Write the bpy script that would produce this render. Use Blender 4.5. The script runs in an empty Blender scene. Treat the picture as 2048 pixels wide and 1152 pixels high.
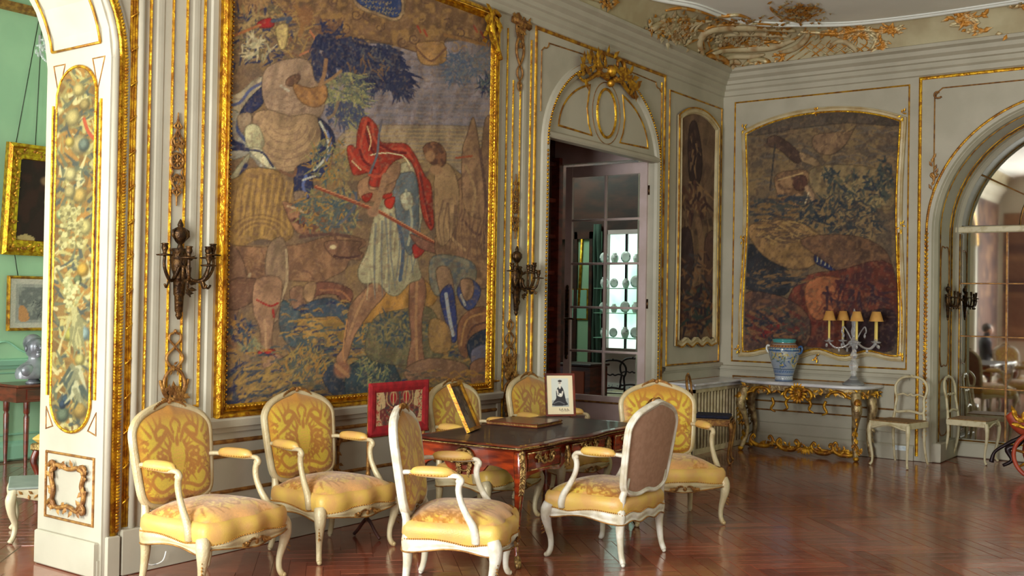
import bpy, math, random
import numpy as np
from mathutils import Vector
PI = math.pi
V = Vector
scn = bpy.context.scene
COL = scn.collection

# ------------------------------------------------------------ camera
FPX, YAW, PITCH, ROLL = 2149.2, 0.6275, 0.0127, 0.0166
EYE = (0.0, 0.0, 1.6)
cy, sy, cp, sp = math.cos(YAW), math.sin(YAW), math.cos(PITCH), math.sin(PITCH)
FD = V((cy*cp, sy*cp, sp)); RT0 = V((sy, -cy, 0)); UP0 = RT0.cross(FD)
RT = RT0*math.cos(ROLL)+UP0*math.sin(ROLL); UP = UP0*math.cos(ROLL)-RT0*math.sin(ROLL)
cam_d = bpy.data.cameras.new('camera'); cam = bpy.data.objects.new('camera', cam_d); COL.objects.link(cam)
from mathutils import Matrix
m3 = Matrix((RT, UP, -FD)).transposed()
cam.matrix_world = Matrix.Translation(EYE) @ m3.to_4x4()
cam_d.sensor_width = 36; cam_d.lens = FPX/2048*36; cam_d.clip_end = 200
scn.camera = cam

def trace(X, Y, Z):
    "survey coordinates (photo grid) of points of the room, used to copy flat artwork onto its own canvas"
    vx, vy, vz = X-EYE[0], Y-EYE[1], Z-EYE[2]
    d = vx*FD[0]+vy*FD[1]+vz*FD[2]
    return 1024+FPX*(vx*RT[0]+vy*RT[1]+vz*RT[2])/d, 576-FPX*(vx*UP[0]+vy*UP[1]+vz*UP[2])/d
def ray(x, y): return FD+RT*((x-1024)/FPX)-UP*((y-576)/FPX)
def at_x(x, y, X): r = ray(x, y); return V(EYE)+r*(X/r[0])
def at_y(x, y, Y): r = ray(x, y); return V(EYE)+r*(Y/r[1])
def at_z(x, y, Z): r = ray(x, y); return V(EYE)+r*((Z-EYE[2])/r[2])

# ------------------------------------------------------------ light
scn.view_settings.view_transform = 'Standard'; scn.view_settings.look = 'None'
scn.view_settings.gamma = 1.0; scn.view_settings.use_curve_mapping = False
scn.view_settings.exposure = 0.0
world = bpy.data.worlds.new('sky'); scn.world = world; world.use_nodes = True
wb = world.node_tree.nodes['Background']; wb.inputs[0].default_value = (0.72, 0.86, 1.0, 1); wb.inputs[1].default_value = 0.5

def area(name, loc, target, sx, sy_, power, col):
    l = bpy.data.lights.new(name, 'AREA'); l.shape = 'RECTANGLE'; l.size = sx; l.size_y = sy_; l.energy = power; l.color = col
    o = bpy.data.objects.new(name, l); COL.objects.link(o); o.location = loc
    o.rotation_euler = (V(target)-V(loc)).to_track_quat('-Z', 'Y').to_euler()
    return o
# daylight through the tall windows of the room (left end wall and garden side), and of the green room; the cabinet room gets a fill lamp
area('window_daylight_end', (-1.5, 3.0, 1.9), (3.0, 3.6, 1.6), 2.8, 2.8, 740, (0.95, 1.0, 0.95))
area('window_daylight_garden', (1.5, -5.3, 1.9), (1.5, 0.0, 1.9), 2.2, 3.0, 38, (1.0, 0.93, 0.90))
area('window_daylight_garden', (5.5, -5.3, 1.9), (5.5, 0.0, 1.9), 2.2, 3.0, 36, (1.0, 0.93, 0.90))
area('window_daylight_garden', (9.5, -5.3, 1.9), (9.5, 0.0, 1.9), 2.2, 3.0, 52, (0.66, 1.0, 0.42))
area('window_daylight_green_room', (-2.9, 8.3, 1.9), (3.6, 6.6, 1.6), 2.4, 2.8, 560, (0.95, 1.0, 0.97))
area('cabinet_room_fill_light', (11.6, 8.7, 4.3), (12.2, 7.3, 1.2), 1.2, 1.2, 75, (0.85, 1.0, 0.92))  # added fill lamp near the ceiling, brightens the porcelain; no window there

# ------------------------------------------------------------ materials
def s2l(c): 
    c = np.asarray(c, float)/255.0
    return np.where(c <= 0.04045, c/12.92, ((c+0.055)/1.055)**2.4)
def nmat(name):
    m = bpy.data.materials.new(name); m.use_nodes = True; nt = m.node_tree
    return m, nt, nt.nodes['Principled BSDF']
def mat(name, rgb, rough=0.5, metal=0.0, rgb2=None, scale=8.0, bump=0.0, bscale=60.0, coat=0.0, lo=0.4, hi=0.6, stretch=None, emit=0.0, trans=0.0, spec=None, detail=4):
    m, nt, b = nmat(name); N = nt.nodes; L = nt.links
    c = tuple(s2l(rgb))+(1,)
    b.inputs['Base Color'].default_value = c
    b.inputs['Roughness'].default_value = rough; b.inputs['Metallic'].default_value = metal
    b.inputs['Coat Weight'].default_value = coat; b.inputs['Transmission Weight'].default_value = trans
    if spec is not None: b.inputs['Specular IOR Level'].default_value = spec
    tc = N.new('ShaderNodeTexCoord'); mp = N.new('ShaderNodeMapping'); L.new(tc.outputs['Object'], mp.inputs[0])
    if stretch: mp.inputs['Scale'].default_value = stretch
    if rgb2 is not None:
        n = N.new('ShaderNodeTexNoise'); n.inputs['Scale'].default_value = scale; n.inputs['Detail'].default_value = detail
        L.new(mp.outputs[0], n.inputs[0])
        r = N.new('ShaderNodeValToRGB'); r.color_ramp.elements[0].position = lo; r.color_ramp.elements[1].position = hi
        r.color_ramp.elements[0].color = c; r.color_ramp.elements[1].color = tuple(s2l(rgb2))+(1,)
        L.new(n.outputs[0], r.inputs[0]); L.new(r.outputs[0], b.inputs['Base Color'])
    if bump:
        n2 = N.new('ShaderNodeTexNoise'); n2.inputs['Scale'].default_value = bscale; n2.inputs['Detail'].default_value = 3
        L.new(mp.outputs[0], n2.inputs[0])
        bp = N.new('ShaderNodeBump'); bp.inputs['Strength'].default_value = bump; bp.inputs['Distance'].default_value = 0.01
        L.new(n2.outputs[0], bp.inputs['Height']); L.new(bp.outputs[0], b.inputs['Normal'])
    if emit:
        b.inputs['Emission Color'].default_value = c; b.inputs['Emission Strength'].default_value = emit
    return m
def attr_mat(name, rough=0.8, metal=0.0, bump=0.25, bscale=220.0, coat=0.0, weave=True, sheen=0.0, spec=0.3, grain=0.12):
    m, nt, b = nmat(name); N = nt.nodes; L = nt.links
    a = N.new('ShaderNodeAttribute'); a.attribute_name = 'Col'
    tc = N.new('ShaderNodeTexCoord'); n = N.new('ShaderNodeTexNoise'); n.inputs['Scale'].default_value = bscale; n.inputs['Detail'].default_value = 2
    L.new(tc.outputs['Object'], n.inputs[0])
    hs = N.new('ShaderNodeMixRGB'); hs.blend_type = 'MULTIPLY'; hs.inputs[0].default_value = 1.0
    rp = N.new('ShaderNodeMapRange'); rp.inputs['To Min'].default_value = 1-grain*2; rp.inputs['To Max'].default_value = 1+grain*2
    L.new(n.outputs[0], rp.inputs[0]); L.new(a.outputs['Color'], hs.inputs[1]); L.new(rp.outputs[0], hs.inputs[2])
    L.new(hs.outputs[0], b.inputs['Base Color'])
    b.inputs['Roughness'].default_value = rough; b.inputs['Metallic'].default_value = metal; b.inputs['Coat Weight'].default_value = coat
    b.inputs['Specular IOR Level'].default_value = spec; b.inputs['Sheen Weight'].default_value = sheen
    bp = N.new('ShaderNodeBump'); bp.inputs['Strength'].default_value = bump; bp.inputs['Distance'].default_value = 0.004
    L.new(n.outputs[0], bp.inputs['Height']); L.new(bp.outputs[0], b.inputs['Normal'])
    return m
M = {}
M['wall'] = mat('painted_boiserie', (180, 172, 154), 0.55, rgb2=(170, 162, 144), scale=2.5, bump=0.06, bscale=30)
M['wall_plain'] = mat('plain_plaster', (205, 196, 184), 0.7, rgb2=(196, 188, 172), scale=2, bump=0.05)
M['ceiling'] = mat('ceiling_plaster', (236, 236, 230), 0.8, rgb2=(228, 228, 222), scale=1.5, bump=0.05)
M['cove'] = mat('cove_plaster', (184, 172, 138), 0.7, rgb2=(166, 150, 116), scale=2.2, bump=0.1, bscale=14)
M['gilt'] = mat('gilding', (232, 182, 48), 0.34, 0.85, rgb2=(176, 116, 34), scale=22, bump=0.5, bscale=70)
M['gilt_flat'] = mat('worn_gilding', (214, 160, 44), 0.45, 0.7, rgb2=(150, 96, 36), scale=14, bump=0.4, bscale=60)
M['gilt_dull'] = mat('dull_gilding', (172, 124, 62), 0.5, 0.5, rgb2=(128, 84, 44), scale=20, bump=0.5, bscale=60)
M['relief'] = mat('brownish_stucco_relief', (186, 168, 132), 0.65, rgb2=(150, 112, 68), scale=7, bump=0.3, bscale=30, lo=0.45, hi=0.68)
M['gilt_stucco'] = mat('gilded_stucco', (190, 130, 50), 0.5, 0.45, rgb2=(196, 180, 140), scale=9, bump=0.6, bscale=40, lo=0.48, hi=0.62)
M['bronze'] = mat('dark_bronze', (92, 64, 34), 0.38, 0.8, rgb2=(54, 38, 26), scale=30, bump=0.4, bscale=90)
M['ormolu'] = mat('ormolu', (190, 158, 100), 0.32, 0.85, rgb2=(110, 84, 50), scale=50, bump=0.7, bscale=120)
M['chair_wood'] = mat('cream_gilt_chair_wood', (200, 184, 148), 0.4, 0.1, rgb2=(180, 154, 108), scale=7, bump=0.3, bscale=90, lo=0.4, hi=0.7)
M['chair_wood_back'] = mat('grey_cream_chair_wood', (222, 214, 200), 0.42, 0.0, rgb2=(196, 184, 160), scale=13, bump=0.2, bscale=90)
M['damask'] = attr_mat('gold_damask', rough=0.42, bump=0.25, bscale=160, sheen=0.3, spec=0.55, grain=0.08)
M['damask_side'] = mat('gold_satin_border', (206, 158, 92), 0.42, rgb2=(208, 170, 84), scale=10, bump=0.15, bscale=140)
M['back_cloth'] = mat('mauve_brown_back_cloth', (176, 136, 112), 0.85, rgb2=(166, 126, 102), scale=30, bump=0.2, bscale=300)
M['brass'] = mat('brass_nails', (196, 138, 60), 0.35, 0.8)
M['tapestry'] = attr_mat('woven_tapestry', rough=0.9, bump=0.25, bscale=170, grain=0.08)
M['paint'] = attr_mat('painted_canvas', rough=0.6, bump=0.1, grain=0.05)
M['print'] = attr_mat('printed_paper', rough=0.45, bump=0.02, grain=0.02, coat=0.15)
M['glaze'] = attr_mat('painted_faience', rough=0.18, bump=0.03, grain=0.04, coat=0.6)
M['desk_wood'] = mat('tulipwood_veneer', (152, 52, 16), 0.22, rgb2=(92, 26, 10), scale=5, coat=0.5, bump=0.03, stretch=(1, 1, 5))
M['leather'] = mat('dark_desk_leather', (58, 42, 40), 0.5, rgb2=(46, 32, 32), scale=9, coat=0.1, bump=0.12, bscale=200)
M['mahogany'] = mat('red_mahogany', (112, 42, 24), 0.3, rgb2=(74, 26, 16), scale=6, coat=0.3, stretch=(1, 1, 4))
M['dark_wood'] = mat('dark_brown_panelling', (74, 36, 26), 0.5, rgb2=(48, 24, 20), scale=3, stretch=(1, 1, 3))
M['marble'] = mat('grey_white_marble', (222, 220, 226), 0.3, rgb2=(170, 168, 176), scale=5, coat=0.3, lo=0.45, hi=0.75, detail=9)
M['console_gilt'] = mat('silvery_cream_gilding', (184, 160, 116), 0.42, 0.45, rgb2=(122, 96, 64), scale=16, bump=0.5, bscale=60)
M['radiator'] = mat('cream_radiator_grille', (222, 204, 168), 0.5, rgb2=(196, 176, 138), scale=10)
M['white_chair'] = mat('white_painted_side_chair', (206, 192, 158), 0.42, rgb2=(184, 166, 126), scale=14, lo=0.5, hi=0.65, bump=0.15)
M['blue_cloth'] = mat('navy_seat_cloth', (34, 38, 66), 0.8, rgb2=(26, 28, 52), scale=20)
M['cane'] = mat('cane_seat', (150, 112, 66), 0.7, rgb2=(120, 88, 52), scale=50, bump=0.4, bscale=120)
M['green_wall'] = mat('pale_green_wall', (158, 192, 156), 0.7, rgb2=(150, 184, 150), scale=2)
M['green_trim'] = mat('pale_green_trim', (142, 186, 160), 0.5)
M['red_velvet'] = mat('crimson_velvet', (160, 20, 28), 0.75, rgb2=(132, 12, 22), scale=20, bump=0.2)
M['red_paint'] = mat('red_lacquer_wheel', (176, 70, 44), 0.4, rgb2=(150, 52, 34), scale=12)
M['black_iron'] = mat('dark_iron', (40, 26, 30), 0.4, 0.5)
M['wax'] = mat('candle_wax', (236, 206, 110), 0.5)
M['shade'] = mat('ochre_paper_shade', (214, 160, 84), 0.8, rgb2=(200, 142, 70), scale=10)
M['white_door'] = mat('mauve_white_door_paint', (200, 178, 176), 0.5, rgb2=(188, 166, 160), scale=4)
M['porcelain'] = mat('white_porcelain', (232, 232, 228), 0.2, rgb2=(70, 90, 110), scale=24, lo=0.58, hi=0.66, coat=0.4)
M['steel'] = mat('silvered_bust_metal', (150, 150, 158), 0.3, 0.35, rgb2=(100, 100, 108), scale=6)
M['jacket'] = mat('dark_navy_jacket', (36, 36, 52), 0.8)
M['skin'] = mat('skin', (206, 156, 128), 0.55)
M['hair'] = mat('dark_hair', (40, 30, 26), 0.6, bump=0.4)
M['paper'] = mat('white_notice_paper', (224, 232, 236), 0.6, rgb2=(200, 214, 222), scale=40)
M['grey_top'] = mat('grey_green_stool_cover', (150, 158, 150), 0.4, rgb2=(136, 144, 138), scale=10)
m, nt, b = nmat('clear_window_glass'); b.inputs['Base Color'].default_value = (0.9, 0.95, 0.93, 1); b.inputs['Roughness'].default_value = 0.02
b.inputs['Transmission Weight'].default_value = 1.0; b.inputs['IOR'].default_value = 1.12; M['pane'] = m
m, nt, b = nmat('cut_glass'); b.inputs['Base Color'].default_value = (0.93, 0.93, 0.96, 1); b.inputs['Roughness'].default_value = 0.05
b.inputs['Transmission Weight'].default_value = 0.8; b.inputs['IOR'].default_value = 1.45; M['crystal'] = m
m, nt, b = nmat('old_mirror_glass'); b.inputs['Base Color'].default_value = (0.66, 0.66, 0.64, 1); b.inputs['Roughness'].default_value = 0.03
b.inputs['Metallic'].default_value = 1.0; M['mirror'] = m
M['lit_window'] = mat('bright_garden_light', (236, 255, 246), 0.9, rgb2=(176, 232, 200), scale=1.6, lo=0.45, hi=0.62)
_b = M['lit_window'].node_tree; _pb = _b.nodes['Principled BSDF']; _cr = [n for n in _b.nodes if n.type == 'VALTORGB'][0]
_b.links.new(_cr.outputs[0], _pb.inputs['Emission Color']); _pb.inputs['Emission Strength'].default_value = 1.5
# parquet: colour varies per block
m, nt, b = nmat('waxed_parquet'); N = nt.nodes; L = nt.links
oi = N.new('ShaderNodeObjectInfo'); at = N.new('ShaderNodeAttribute'); at.attribute_name = 'Col'
ad = N.new('ShaderNodeMath'); ad.operation = 'ADD'; L.new(oi.outputs['Random'], ad.inputs[0]); L.new(at.outputs['Fac'], ad.inputs[1])
fr = N.new('ShaderNodeMath'); fr.operation = 'FRACT'; L.new(ad.outputs[0], fr.inputs[0])
cr = N.new('ShaderNodeValToRGB'); cr.color_ramp.elements[0].color = tuple(s2l((110, 52, 38)))+(1,); cr.color_ramp.elements[1].color = tuple(s2l((156, 84, 60)))+(1,)
L.new(fr.outputs[0], cr.inputs[0])
ge = N.new('ShaderNodeNewGeometry'); nz_ = N.new('ShaderNodeTexNoise'); nz_.inputs['Scale'].default_value = 14; nz_.inputs['Detail'].default_value = 5
L.new(ge.outputs['Position'], nz_.inputs[0])
mr = N.new('ShaderNodeMapRange'); mr.inputs['To Min'].default_value = 0.7; mr.inputs['To Max'].default_value = 1.25; L.new(nz_.outputs[0], mr.inputs[0])
mx = N.new('ShaderNodeMixRGB'); mx.blend_type = 'MULTIPLY'; mx.inputs[0].default_value = 1; L.new(cr.outputs[0], mx.inputs[1]); L.new(mr.outputs[0], mx.inputs[2])
L.new(mx.outputs[0], b.inputs['Base Color'])
b.inputs['Roughness'].default_value = 0.2; b.inputs['Coat Weight'].default_value = 0.5; b.inputs['Coat Roughness'].default_value = 0.12
nb = N.new('ShaderNodeTexNoise'); nb.inputs['Scale'].default_value = 5; nb.inputs['Detail'].default_value = 3; L.new(ge.outputs['Position'], nb.inputs[0])
bp = N.new('ShaderNodeBump'); bp.inputs['Strength'].default_value = 0.18; bp.inputs['Distance'].default_value = 0.02; L.new(nb.outputs[0], bp.inputs['Height'])
L.new(bp.outputs[0], b.inputs['Normal']); L.new(bp.outputs[0], b.inputs['Coat Normal'])
M['floor'] = m

# ------------------------------------------------------------ mesh helpers
class MB:
    def __init__(s): s.v = []; s.f = []; s.sm = []
    def add(s, vs, fs, smooth=True):
        o = len(s.v); s.v += [tuple(p) for p in vs]; s.f += [tuple(i+o for i in f) for f in fs]; s.sm += [smooth]*len(fs)
    def box(s, a, b, bev=0.0):
        x0, y0, z0 = [min(a[i], b[i]) for i in range(3)]; x1, y1, z1 = [max(a[i], b[i]) for i in range(3)]
        if bev <= 0:
            s.add([(x0,y0,z0),(x1,y0,z0),(x1,y1,z0),(x0,y1,z0),(x0,y0,z1),(x1,y0,z1),(x1,y1,z1),(x0,y1,z1)],
                  [(0,3,2,1),(4,5,6,7),(0,1,5,4),(1,2,6,5),(2,3,7,6),(3,0,4,7)], False)
        else:
            vs = []; 
            for z, i in ((z0, bev), (z0+bev, 0), (z1-bev, 0), (z1, bev)):
                vs += [(x0+i,y0+i,z),(x1-i,y0+i,z),(x1-i,y1-i,z),(x0+i,y1-i,z)]
            fs = [(3,2,1,0),(12,13,14,15)]
            for k in range(3):
                for j in range(4): fs.append((k*4+j, k*4+(j+1)%4, k*4+4+(j+1)%4, k*4+4+j))
            s.add(vs, fs, False)
    def tube(s, pts, rad, n=8, closed=False, caps=True, flat=1.0, up=None):
        P = [V(p) for p in pts]; k = len(P)
        if not hasattr(rad, '__len__'): rad = [rad]*k
        T = []
        for i in range(k):
            a = P[(i-1) % k] if closed or i > 0 else P[i]; b = P[(i+1) % k] if closed or i < k-1 else P[i]
            t = (b-a); T.append(t.normalized() if t.length > 1e-9 else V((0,0,1)))
        u = V(up) if up is not None else (V((0,0,1)) if abs(T[0].z) < 0.9 else V((1,0,0)))
        u = (u-T[0]*u.dot(T[0])).normalized(); vs = []
        for i in range(k):
            if up is not None: u = V(up)
            u = (u-T[i]*u.dot(T[i]))
            u = u.normalized() if u.length > 1e-6 else V((0,0,1)); w = T[i].cross(u)
            for j in range(n):
                a = 2*PI*j/n; vs.append(P[i]+(u*math.cos(a)*flat+w*math.sin(a))*rad[i])
        fs = []
        for i in range(k if closed else k-1):
            i2 = (i+1) % k
            for j in range(n): fs.append((i*n+j, i*n+(j+1) % n, i2*n+(j+1) % n, i2*n+j))
        if caps and not closed: fs.append(tuple(range(n-1, -1, -1))); fs.append(tuple((k-1)*n+j for j in range(n)))
        s.add(vs, fs)
    def lathe(s, prof, c=(0,0,0), n=20, tf=None):
        vs = []; k = len(prof)
        for r, z in prof:
            for j in range(n):
                a = 2*PI*j/n; p = (c[0]+r*math.cos(a), c[1]+r*math.sin(a), c[2]+z); vs.append(tf(p) if tf else p)
        fs = [(i*n+j, i*n+(j+1) % n, (i+1)*n+(j+1) % n, (i+1)*n+j) for i in range(k-1) for j in range(n)]
        s.add(vs, fs)
    def ball(s, c, r, n=8, m=6, sc=(1,1,1)):
        vs = [(c[0], c[1], c[2]-r*sc[2])]
        for i in range(1, m):
            t = -PI/2+PI*i/m
            for j in range(n):
                a = 2*PI*j/n; vs.append((c[0]+r*sc[0]*math.cos(t)*math.cos(a), c[1]+r*sc[1]*math.cos(t)*math.sin(a), c[2]+r*sc[2]*math.sin(t)))
        vs.append((c[0], c[1], c[2]+r*sc[2])); L_ = len(vs)-1
        fs = [(0, 1+(j+1) % n, 1+j) for j in range(n)]
        for i in range(m-2):
            for j in range(n): fs.append((1+i*n+j, 1+i*n+(j+1) % n, 1+(i+1)*n+(j+1) % n, 1+(i+1)*n+j))
        fs += [(L_, 1+(m-2)*n+j, 1+(m-2)*n+(j+1) % n) for j in range(n)]
        s.add(vs, fs)
    def bead(s, c, r):
        x, y, z = c
        s.add([(x+r,y,z),(x,y+r,z),(x-r,y,z),(x,y-r,z),(x,y,z+r),(x,y,z-r)],
              [(0,1,4),(1,2,4),(2,3,4),(3,0,4),(1,0,5),(2,1,5),(3,2,5),(0,3,5)])
    def leaf(s, p, d, nrm, ln, w, lift=0.3, curl=0.3):
        p = V(p); d = V(d).normalized(); nrm = V(nrm).normalized(); t = d.cross(nrm)
        s.add([p, p+d*ln*0.45+t*w*0.5+nrm*w*0.1, p+d*ln*0.5+nrm*w*lift*1.6, p+d*ln*0.45-t*w*0.5+nrm*w*0.1, p+d*ln+nrm*w*curl+t*w*0.15],
              [(0,1,2),(0,2,3),(1,4,2),(2,4,3)])
    def prism(s, poly, tf, h0, h1):
        n = len(poly); vs = [tf(u, z, h0) for u, z in poly]+[tf(u, z, h1) for u, z in poly]
        fs = [tuple(range(n)), tuple(range(2*n-1, n-1, -1))]+[(i, (i+1) % n, n+(i+1) % n, n+i) for i in range(n)]
        s.add(vs, fs, False)
    def molding(s, pts, tf, prof, closed=False):
        k = len(pts); out = []
        for i in range(k):
            p = pts[i]; a = pts[(i-1) % k] if closed or i > 0 else None; b = pts[(i+1) % k] if closed or i < k-1 else None
            def nn(q, r):
                dx, dy = r[0]-q[0], r[1]-q[1]; l = math.hypot(dx, dy) or 1; return (-dy/l, dx/l)
            n1 = nn(a, p) if a else nn(p, b); n2 = nn(p, b) if b else n1
            mx_, my = n1[0]+n2[0], n1[1]+n2[1]; l2 = mx_*mx_+my*my
            if l2 < 1e-6: mx_, my, sc = n1[0], n1[1], 1
            else: sc = min(2/l2, 1.6)
            for (o, h) in prof: out.append(tf(p[0]+mx_*sc*o, p[1]+my*sc*o, h))
        m_ = len(prof); fs = []
        for i in range(k if closed else k-1):
            i2 = (i+1) % k
            for j in range(m_-1): fs.append((i*m_+j, i2*m_+j, i2*m_+j+1, i*m_+j+1))
        s.add(out, fs, False)
    def build(s, name, m, parent=None, smooth=None, shade=None):
        me = bpy.data.meshes.new(name); me.from_pydata(s.v, [], s.f); me.validate()
        if len(me.polygons) == len(s.sm): me.polygons.foreach_set('use_smooth', s.sm if smooth is None else [smooth]*len(s.sm))
        me.materials.append(M[m] if isinstance(m, str) else m)
        o = bpy.data.objects.new(name, me); COL.objects.link(o)
        if parent: o.parent = parent
        return o
def empty(name, loc=(0,0,0), rz=0.0, sc=1.0):
    o = bpy.data.objects.new(name, None); o.empty_display_size = 0.1; COL.objects.link(o); o.location = loc; o.rotation_euler = (0,0,rz); o.scale = (sc,)*3
    return o
def tag(o, label=None, cat=None, group=None, kind=None):
    if label: o['label'] = label
    if cat: o['category'] = cat
    if group: o['group'] = group
    if kind: o['kind'] = kind
    return o
def stuff(o): o['kind'] = 'stuff'; return o
def struct(o, label=None): o['kind'] = 'structure'; 
def copy_tree(o, parent=None):
    c = o.copy(); COL.objects.link(c); c.parent = parent
    for ch in o.children: copy_tree(ch, c)
    return c
def smooth_path(pts, n=6, closed=False):
    P = [V(p) for p in pts]; k = len(P); out = []
    rng = range(k) if closed else range(k-1)
    for i in rng:
        g = lambda q: P[q % k] if closed else P[max(0, min(k-1, q))]
        p0, p1, p2, p3 = g(i-1), g(i), g(i+1), g(i+2)
        for j in range(n):
            t = j/n; out.append(0.5*((2*p1)+(p2-p0)*t+(2*p0-5*p1+4*p2-p3)*t*t+(3*p1-p0-3*p2+p3)*t**3))
    if not closed: out.append(P[-1])
    return out
def sp2(pts, n=6, closed=False): return [(p[0], p[1]) for p in smooth_path([(a, b, 0) for a, b in pts], n, closed)]
def lerp_list(vals, n):
    k = len(vals)-1; return [vals[min(int(i/(n-1)*k), k-1)]*(1-((i/(n-1)*k)-min(int(i/(n-1)*k), k-1)))+vals[min(int(i/(n-1)*k), k-1)+1]*((i/(n-1)*k)-min(int(i/(n-1)*k), k-1)) for i in range(n)]
def spiral(cx, cz, r0, r1, a0, a1, n=16): return [(cx+(r0+(r1-r0)*i/(n-1))*math.cos(a0+(a1-a0)*i/(n-1)), cz+(r0+(r1-r0)*i/(n-1))*math.sin(a0+(a1-a0)*i/(n-1))) for i in range(n)]
def arc(cx, cz, rx, rz, a0, a1, n=24): return [(cx+rx*math.cos(a0+(a1-a0)*i/(n-1)), cz+rz*math.sin(a0+(a1-a0)*i/(n-1))) for i in range(n)]

YA, XB, XJ = 5.42, 11.65, 3.57
def TA(u, z, h=0): return (u, YA-h, z)         # long tapestry wall
def TB(u, z, h=0): return (XB-h, u, z)         # far wall with the console
def TJ(u, z, h=0): return (XJ-h, u, z)         # jamb of the arch on the left
PLINE = [(-.008,0),(-.006,.008),(0,.012),(.006,.008),(.008,0)]
def scaled(prof, k, kh=None): return [(a*k, h*(kh or k)) for a, h in prof]
PFRAME = [(-.035,0),(-.035,.03),(-.022,.045),(-.008,.035),(.005,.04),(.02,.022),(.03,.02),(.035,0)]

# ------------------------------------------------------------ woven / painted surfaces
_lat = np.random.RandomState(7).rand(128, 128)
def vnoise(x, y, s, k=0):
    x = x/s+17.3*k; y = y/s+9.1*k; xi = np.floor(x).astype(int); yi = np.floor(y).astype(int); fx = x-xi; fy = y-yi
    fx = fx*fx*(3-2*fx); fy = fy*fy*(3-2*fy)
    a = _lat[xi % 128, yi % 128]; b = _lat[(xi+1) % 128, yi % 128]; c = _lat[xi % 128, (yi+1) % 128]; d = _lat[(xi+1) % 128, (yi+1) % 128]
    return (a*(1-fx)+b*fx)*(1-fy)+(c*(1-fx)+d*fx)*fy
class Canvas:
    def __init__(s, pos, nx, ny, tf=None, coords=None, base=(120, 100, 70), seed=3):
        s.nx, s.ny = nx, ny; s.outline = 0
        uu, vv = np.meshgrid(np.linspace(-1, 1, nx), np.linspace(0, 1, ny)); P = pos(uu, vv)
        s.P = np.stack([np.broadcast_to(a, uu.shape) for a in P], -1)
        s.X, s.Y = coords(s.P) if coords else (s.P[..., 0], s.P[..., 2])
        s.X = np.array(s.X); s.Y = np.array(s.Y)
        s.c = np.ones(uu.shape+(3,))*np.array(base, float); s.r = np.random.RandomState(seed)
    def _sub(s, x0, x1, y0, y1):
        m = (s.X >= x0) & (s.X <= x1) & (s.Y >= y0) & (s.Y <= y1); return np.nonzero(m)
    def _put(s, idx, col, a):
        a = np.clip(a, 0, 1)[:, None]; s.c[idx] = s.c[idx]*(1-a)+np.asarray(col, float)*a
    def poly(s, pts, col, a=1.0, smooth=True, mottle=0.0, mcol=None, ms=9):
        if smooth: pts = sp2(pts, 4, True)
        p = np.array(pts); i = s._sub(p[:, 0].min(), p[:, 0].max(), p[:, 1].min(), p[:, 1].max())
        if len(i[0]) == 0: return
        x, y = s.X[i], s.Y[i]; ins = np.zeros(len(x), bool); q = np.roll(p, -1, 0)
        for (xa, ya), (xb, yb) in zip(p, q):
            if ya == yb: continue
            c = ((ya > y) != (yb > y)) & (x < (xb-xa)*(y-ya)/(yb-ya)+xa); ins ^= c
        al = ins*a
        if s.outline:
            base = np.asarray(col, float)*(1+.34*(vnoise(x+y*.25, y*.35, s.outline, 6)-.5)+.16*(vnoise(x, y, s.outline*2.2, 2)-.5)-.12*((x-p[:, 0].min())/(np.ptp(p[:, 0])+1)-.5))[:, None]; col = base
        if mottle: 
            n = vnoise(x, y, ms, 1); s._put(i, col, al); s._put(i, mcol, al*np.clip((n-0.5)*4, 0, 1)*mottle)
        else: s._put(i, col, al)
        if s.outline: s.stroke(list(pts)+[pts[0]], s.outline*.28, np.asarray(col, float).reshape(-1, 3).mean(0)*.55, a*.55, False)
    def stroke(s, pts, w, col, a=1.0, smooth=True, w1=None):
        if smooth and len(pts) > 2: pts = sp2(pts, 4)
        p = np.array(pts, float); w1 = w if w1 is None else w1; wm = max(w, w1)
        i = s._sub(p[:, 0].min()-wm, p[:, 0].max()+wm, p[:, 1].min()-wm, p[:, 1].max()+wm)
        if len(i[0]) == 0: return
        x, y = s.X[i], s.Y[i]; best = np.zeros(len(x)); k = len(p)-1
        for j in range(k):
            d = p[j+1]-p[j]; l2 = d@d+1e-12; t = np.clip(((x-p[j, 0])*d[0]+(y-p[j, 1])*d[1])/l2, 0, 1)
            dist = np.hypot(x-p[j, 0]-t*d[0], y-p[j, 1]-t*d[1]); ww = w+(w1-w)*(j+t)/k
            best = np.maximum(best, np.clip((ww*0.5-dist)/(0.25*wm)+0.5, 0, 1))
        s._put(i, col, best*a)
    def blob(s, cx, cy, rx, ry, col, a=1.0, rot=0.0, hard=3.0):
        R_ = max(rx, ry)*1.2; i = s._sub(cx-R_, cx+R_, cy-R_, cy+R_)
        if len(i[0]) == 0: return
        dx, dy = s.X[i]-cx, s.Y[i]-cy; c_, s_ = math.cos(rot), math.sin(rot)
        d = np.hypot((dx*c_+dy*s_)/rx, (-dx*s_+dy*c_)/ry); s._put(i, col, np.clip((1-d)*hard, 0, 1)*a)
    def leaves(s, cx, cy, rx, ry, n, ln, w, cols, ang=None, spread=3.14, a=0.9):
        for _ in range(n):
            t = s.r.rand()*6.283; q = math.sqrt(s.r.rand()); x = cx+rx*q*math.cos(t); y = cy+ry*q*math.sin(t)
            an = (s.r.rand()*6.283 if ang is None else ang+(s.r.rand()-.5)*spread); l = ln*(.6+.8*s.r.rand())
            s.stroke([(x, y), (x+l*math.cos(an), y+l*math.sin(an))], w, cols[s.r.randint(len(cols))], a, False, w*0.3)
    def mottle(s, col, sc, thr, a, k=0, reg=None):
        n = vnoise(s.X, s.Y, sc, k); al = np.clip((n-thr)*6, 0, 1)*a
        if reg is not None: al = al*reg
        s.c = s.c*(1-al[..., None])+np.array(col, float)*al[..., None]
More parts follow.
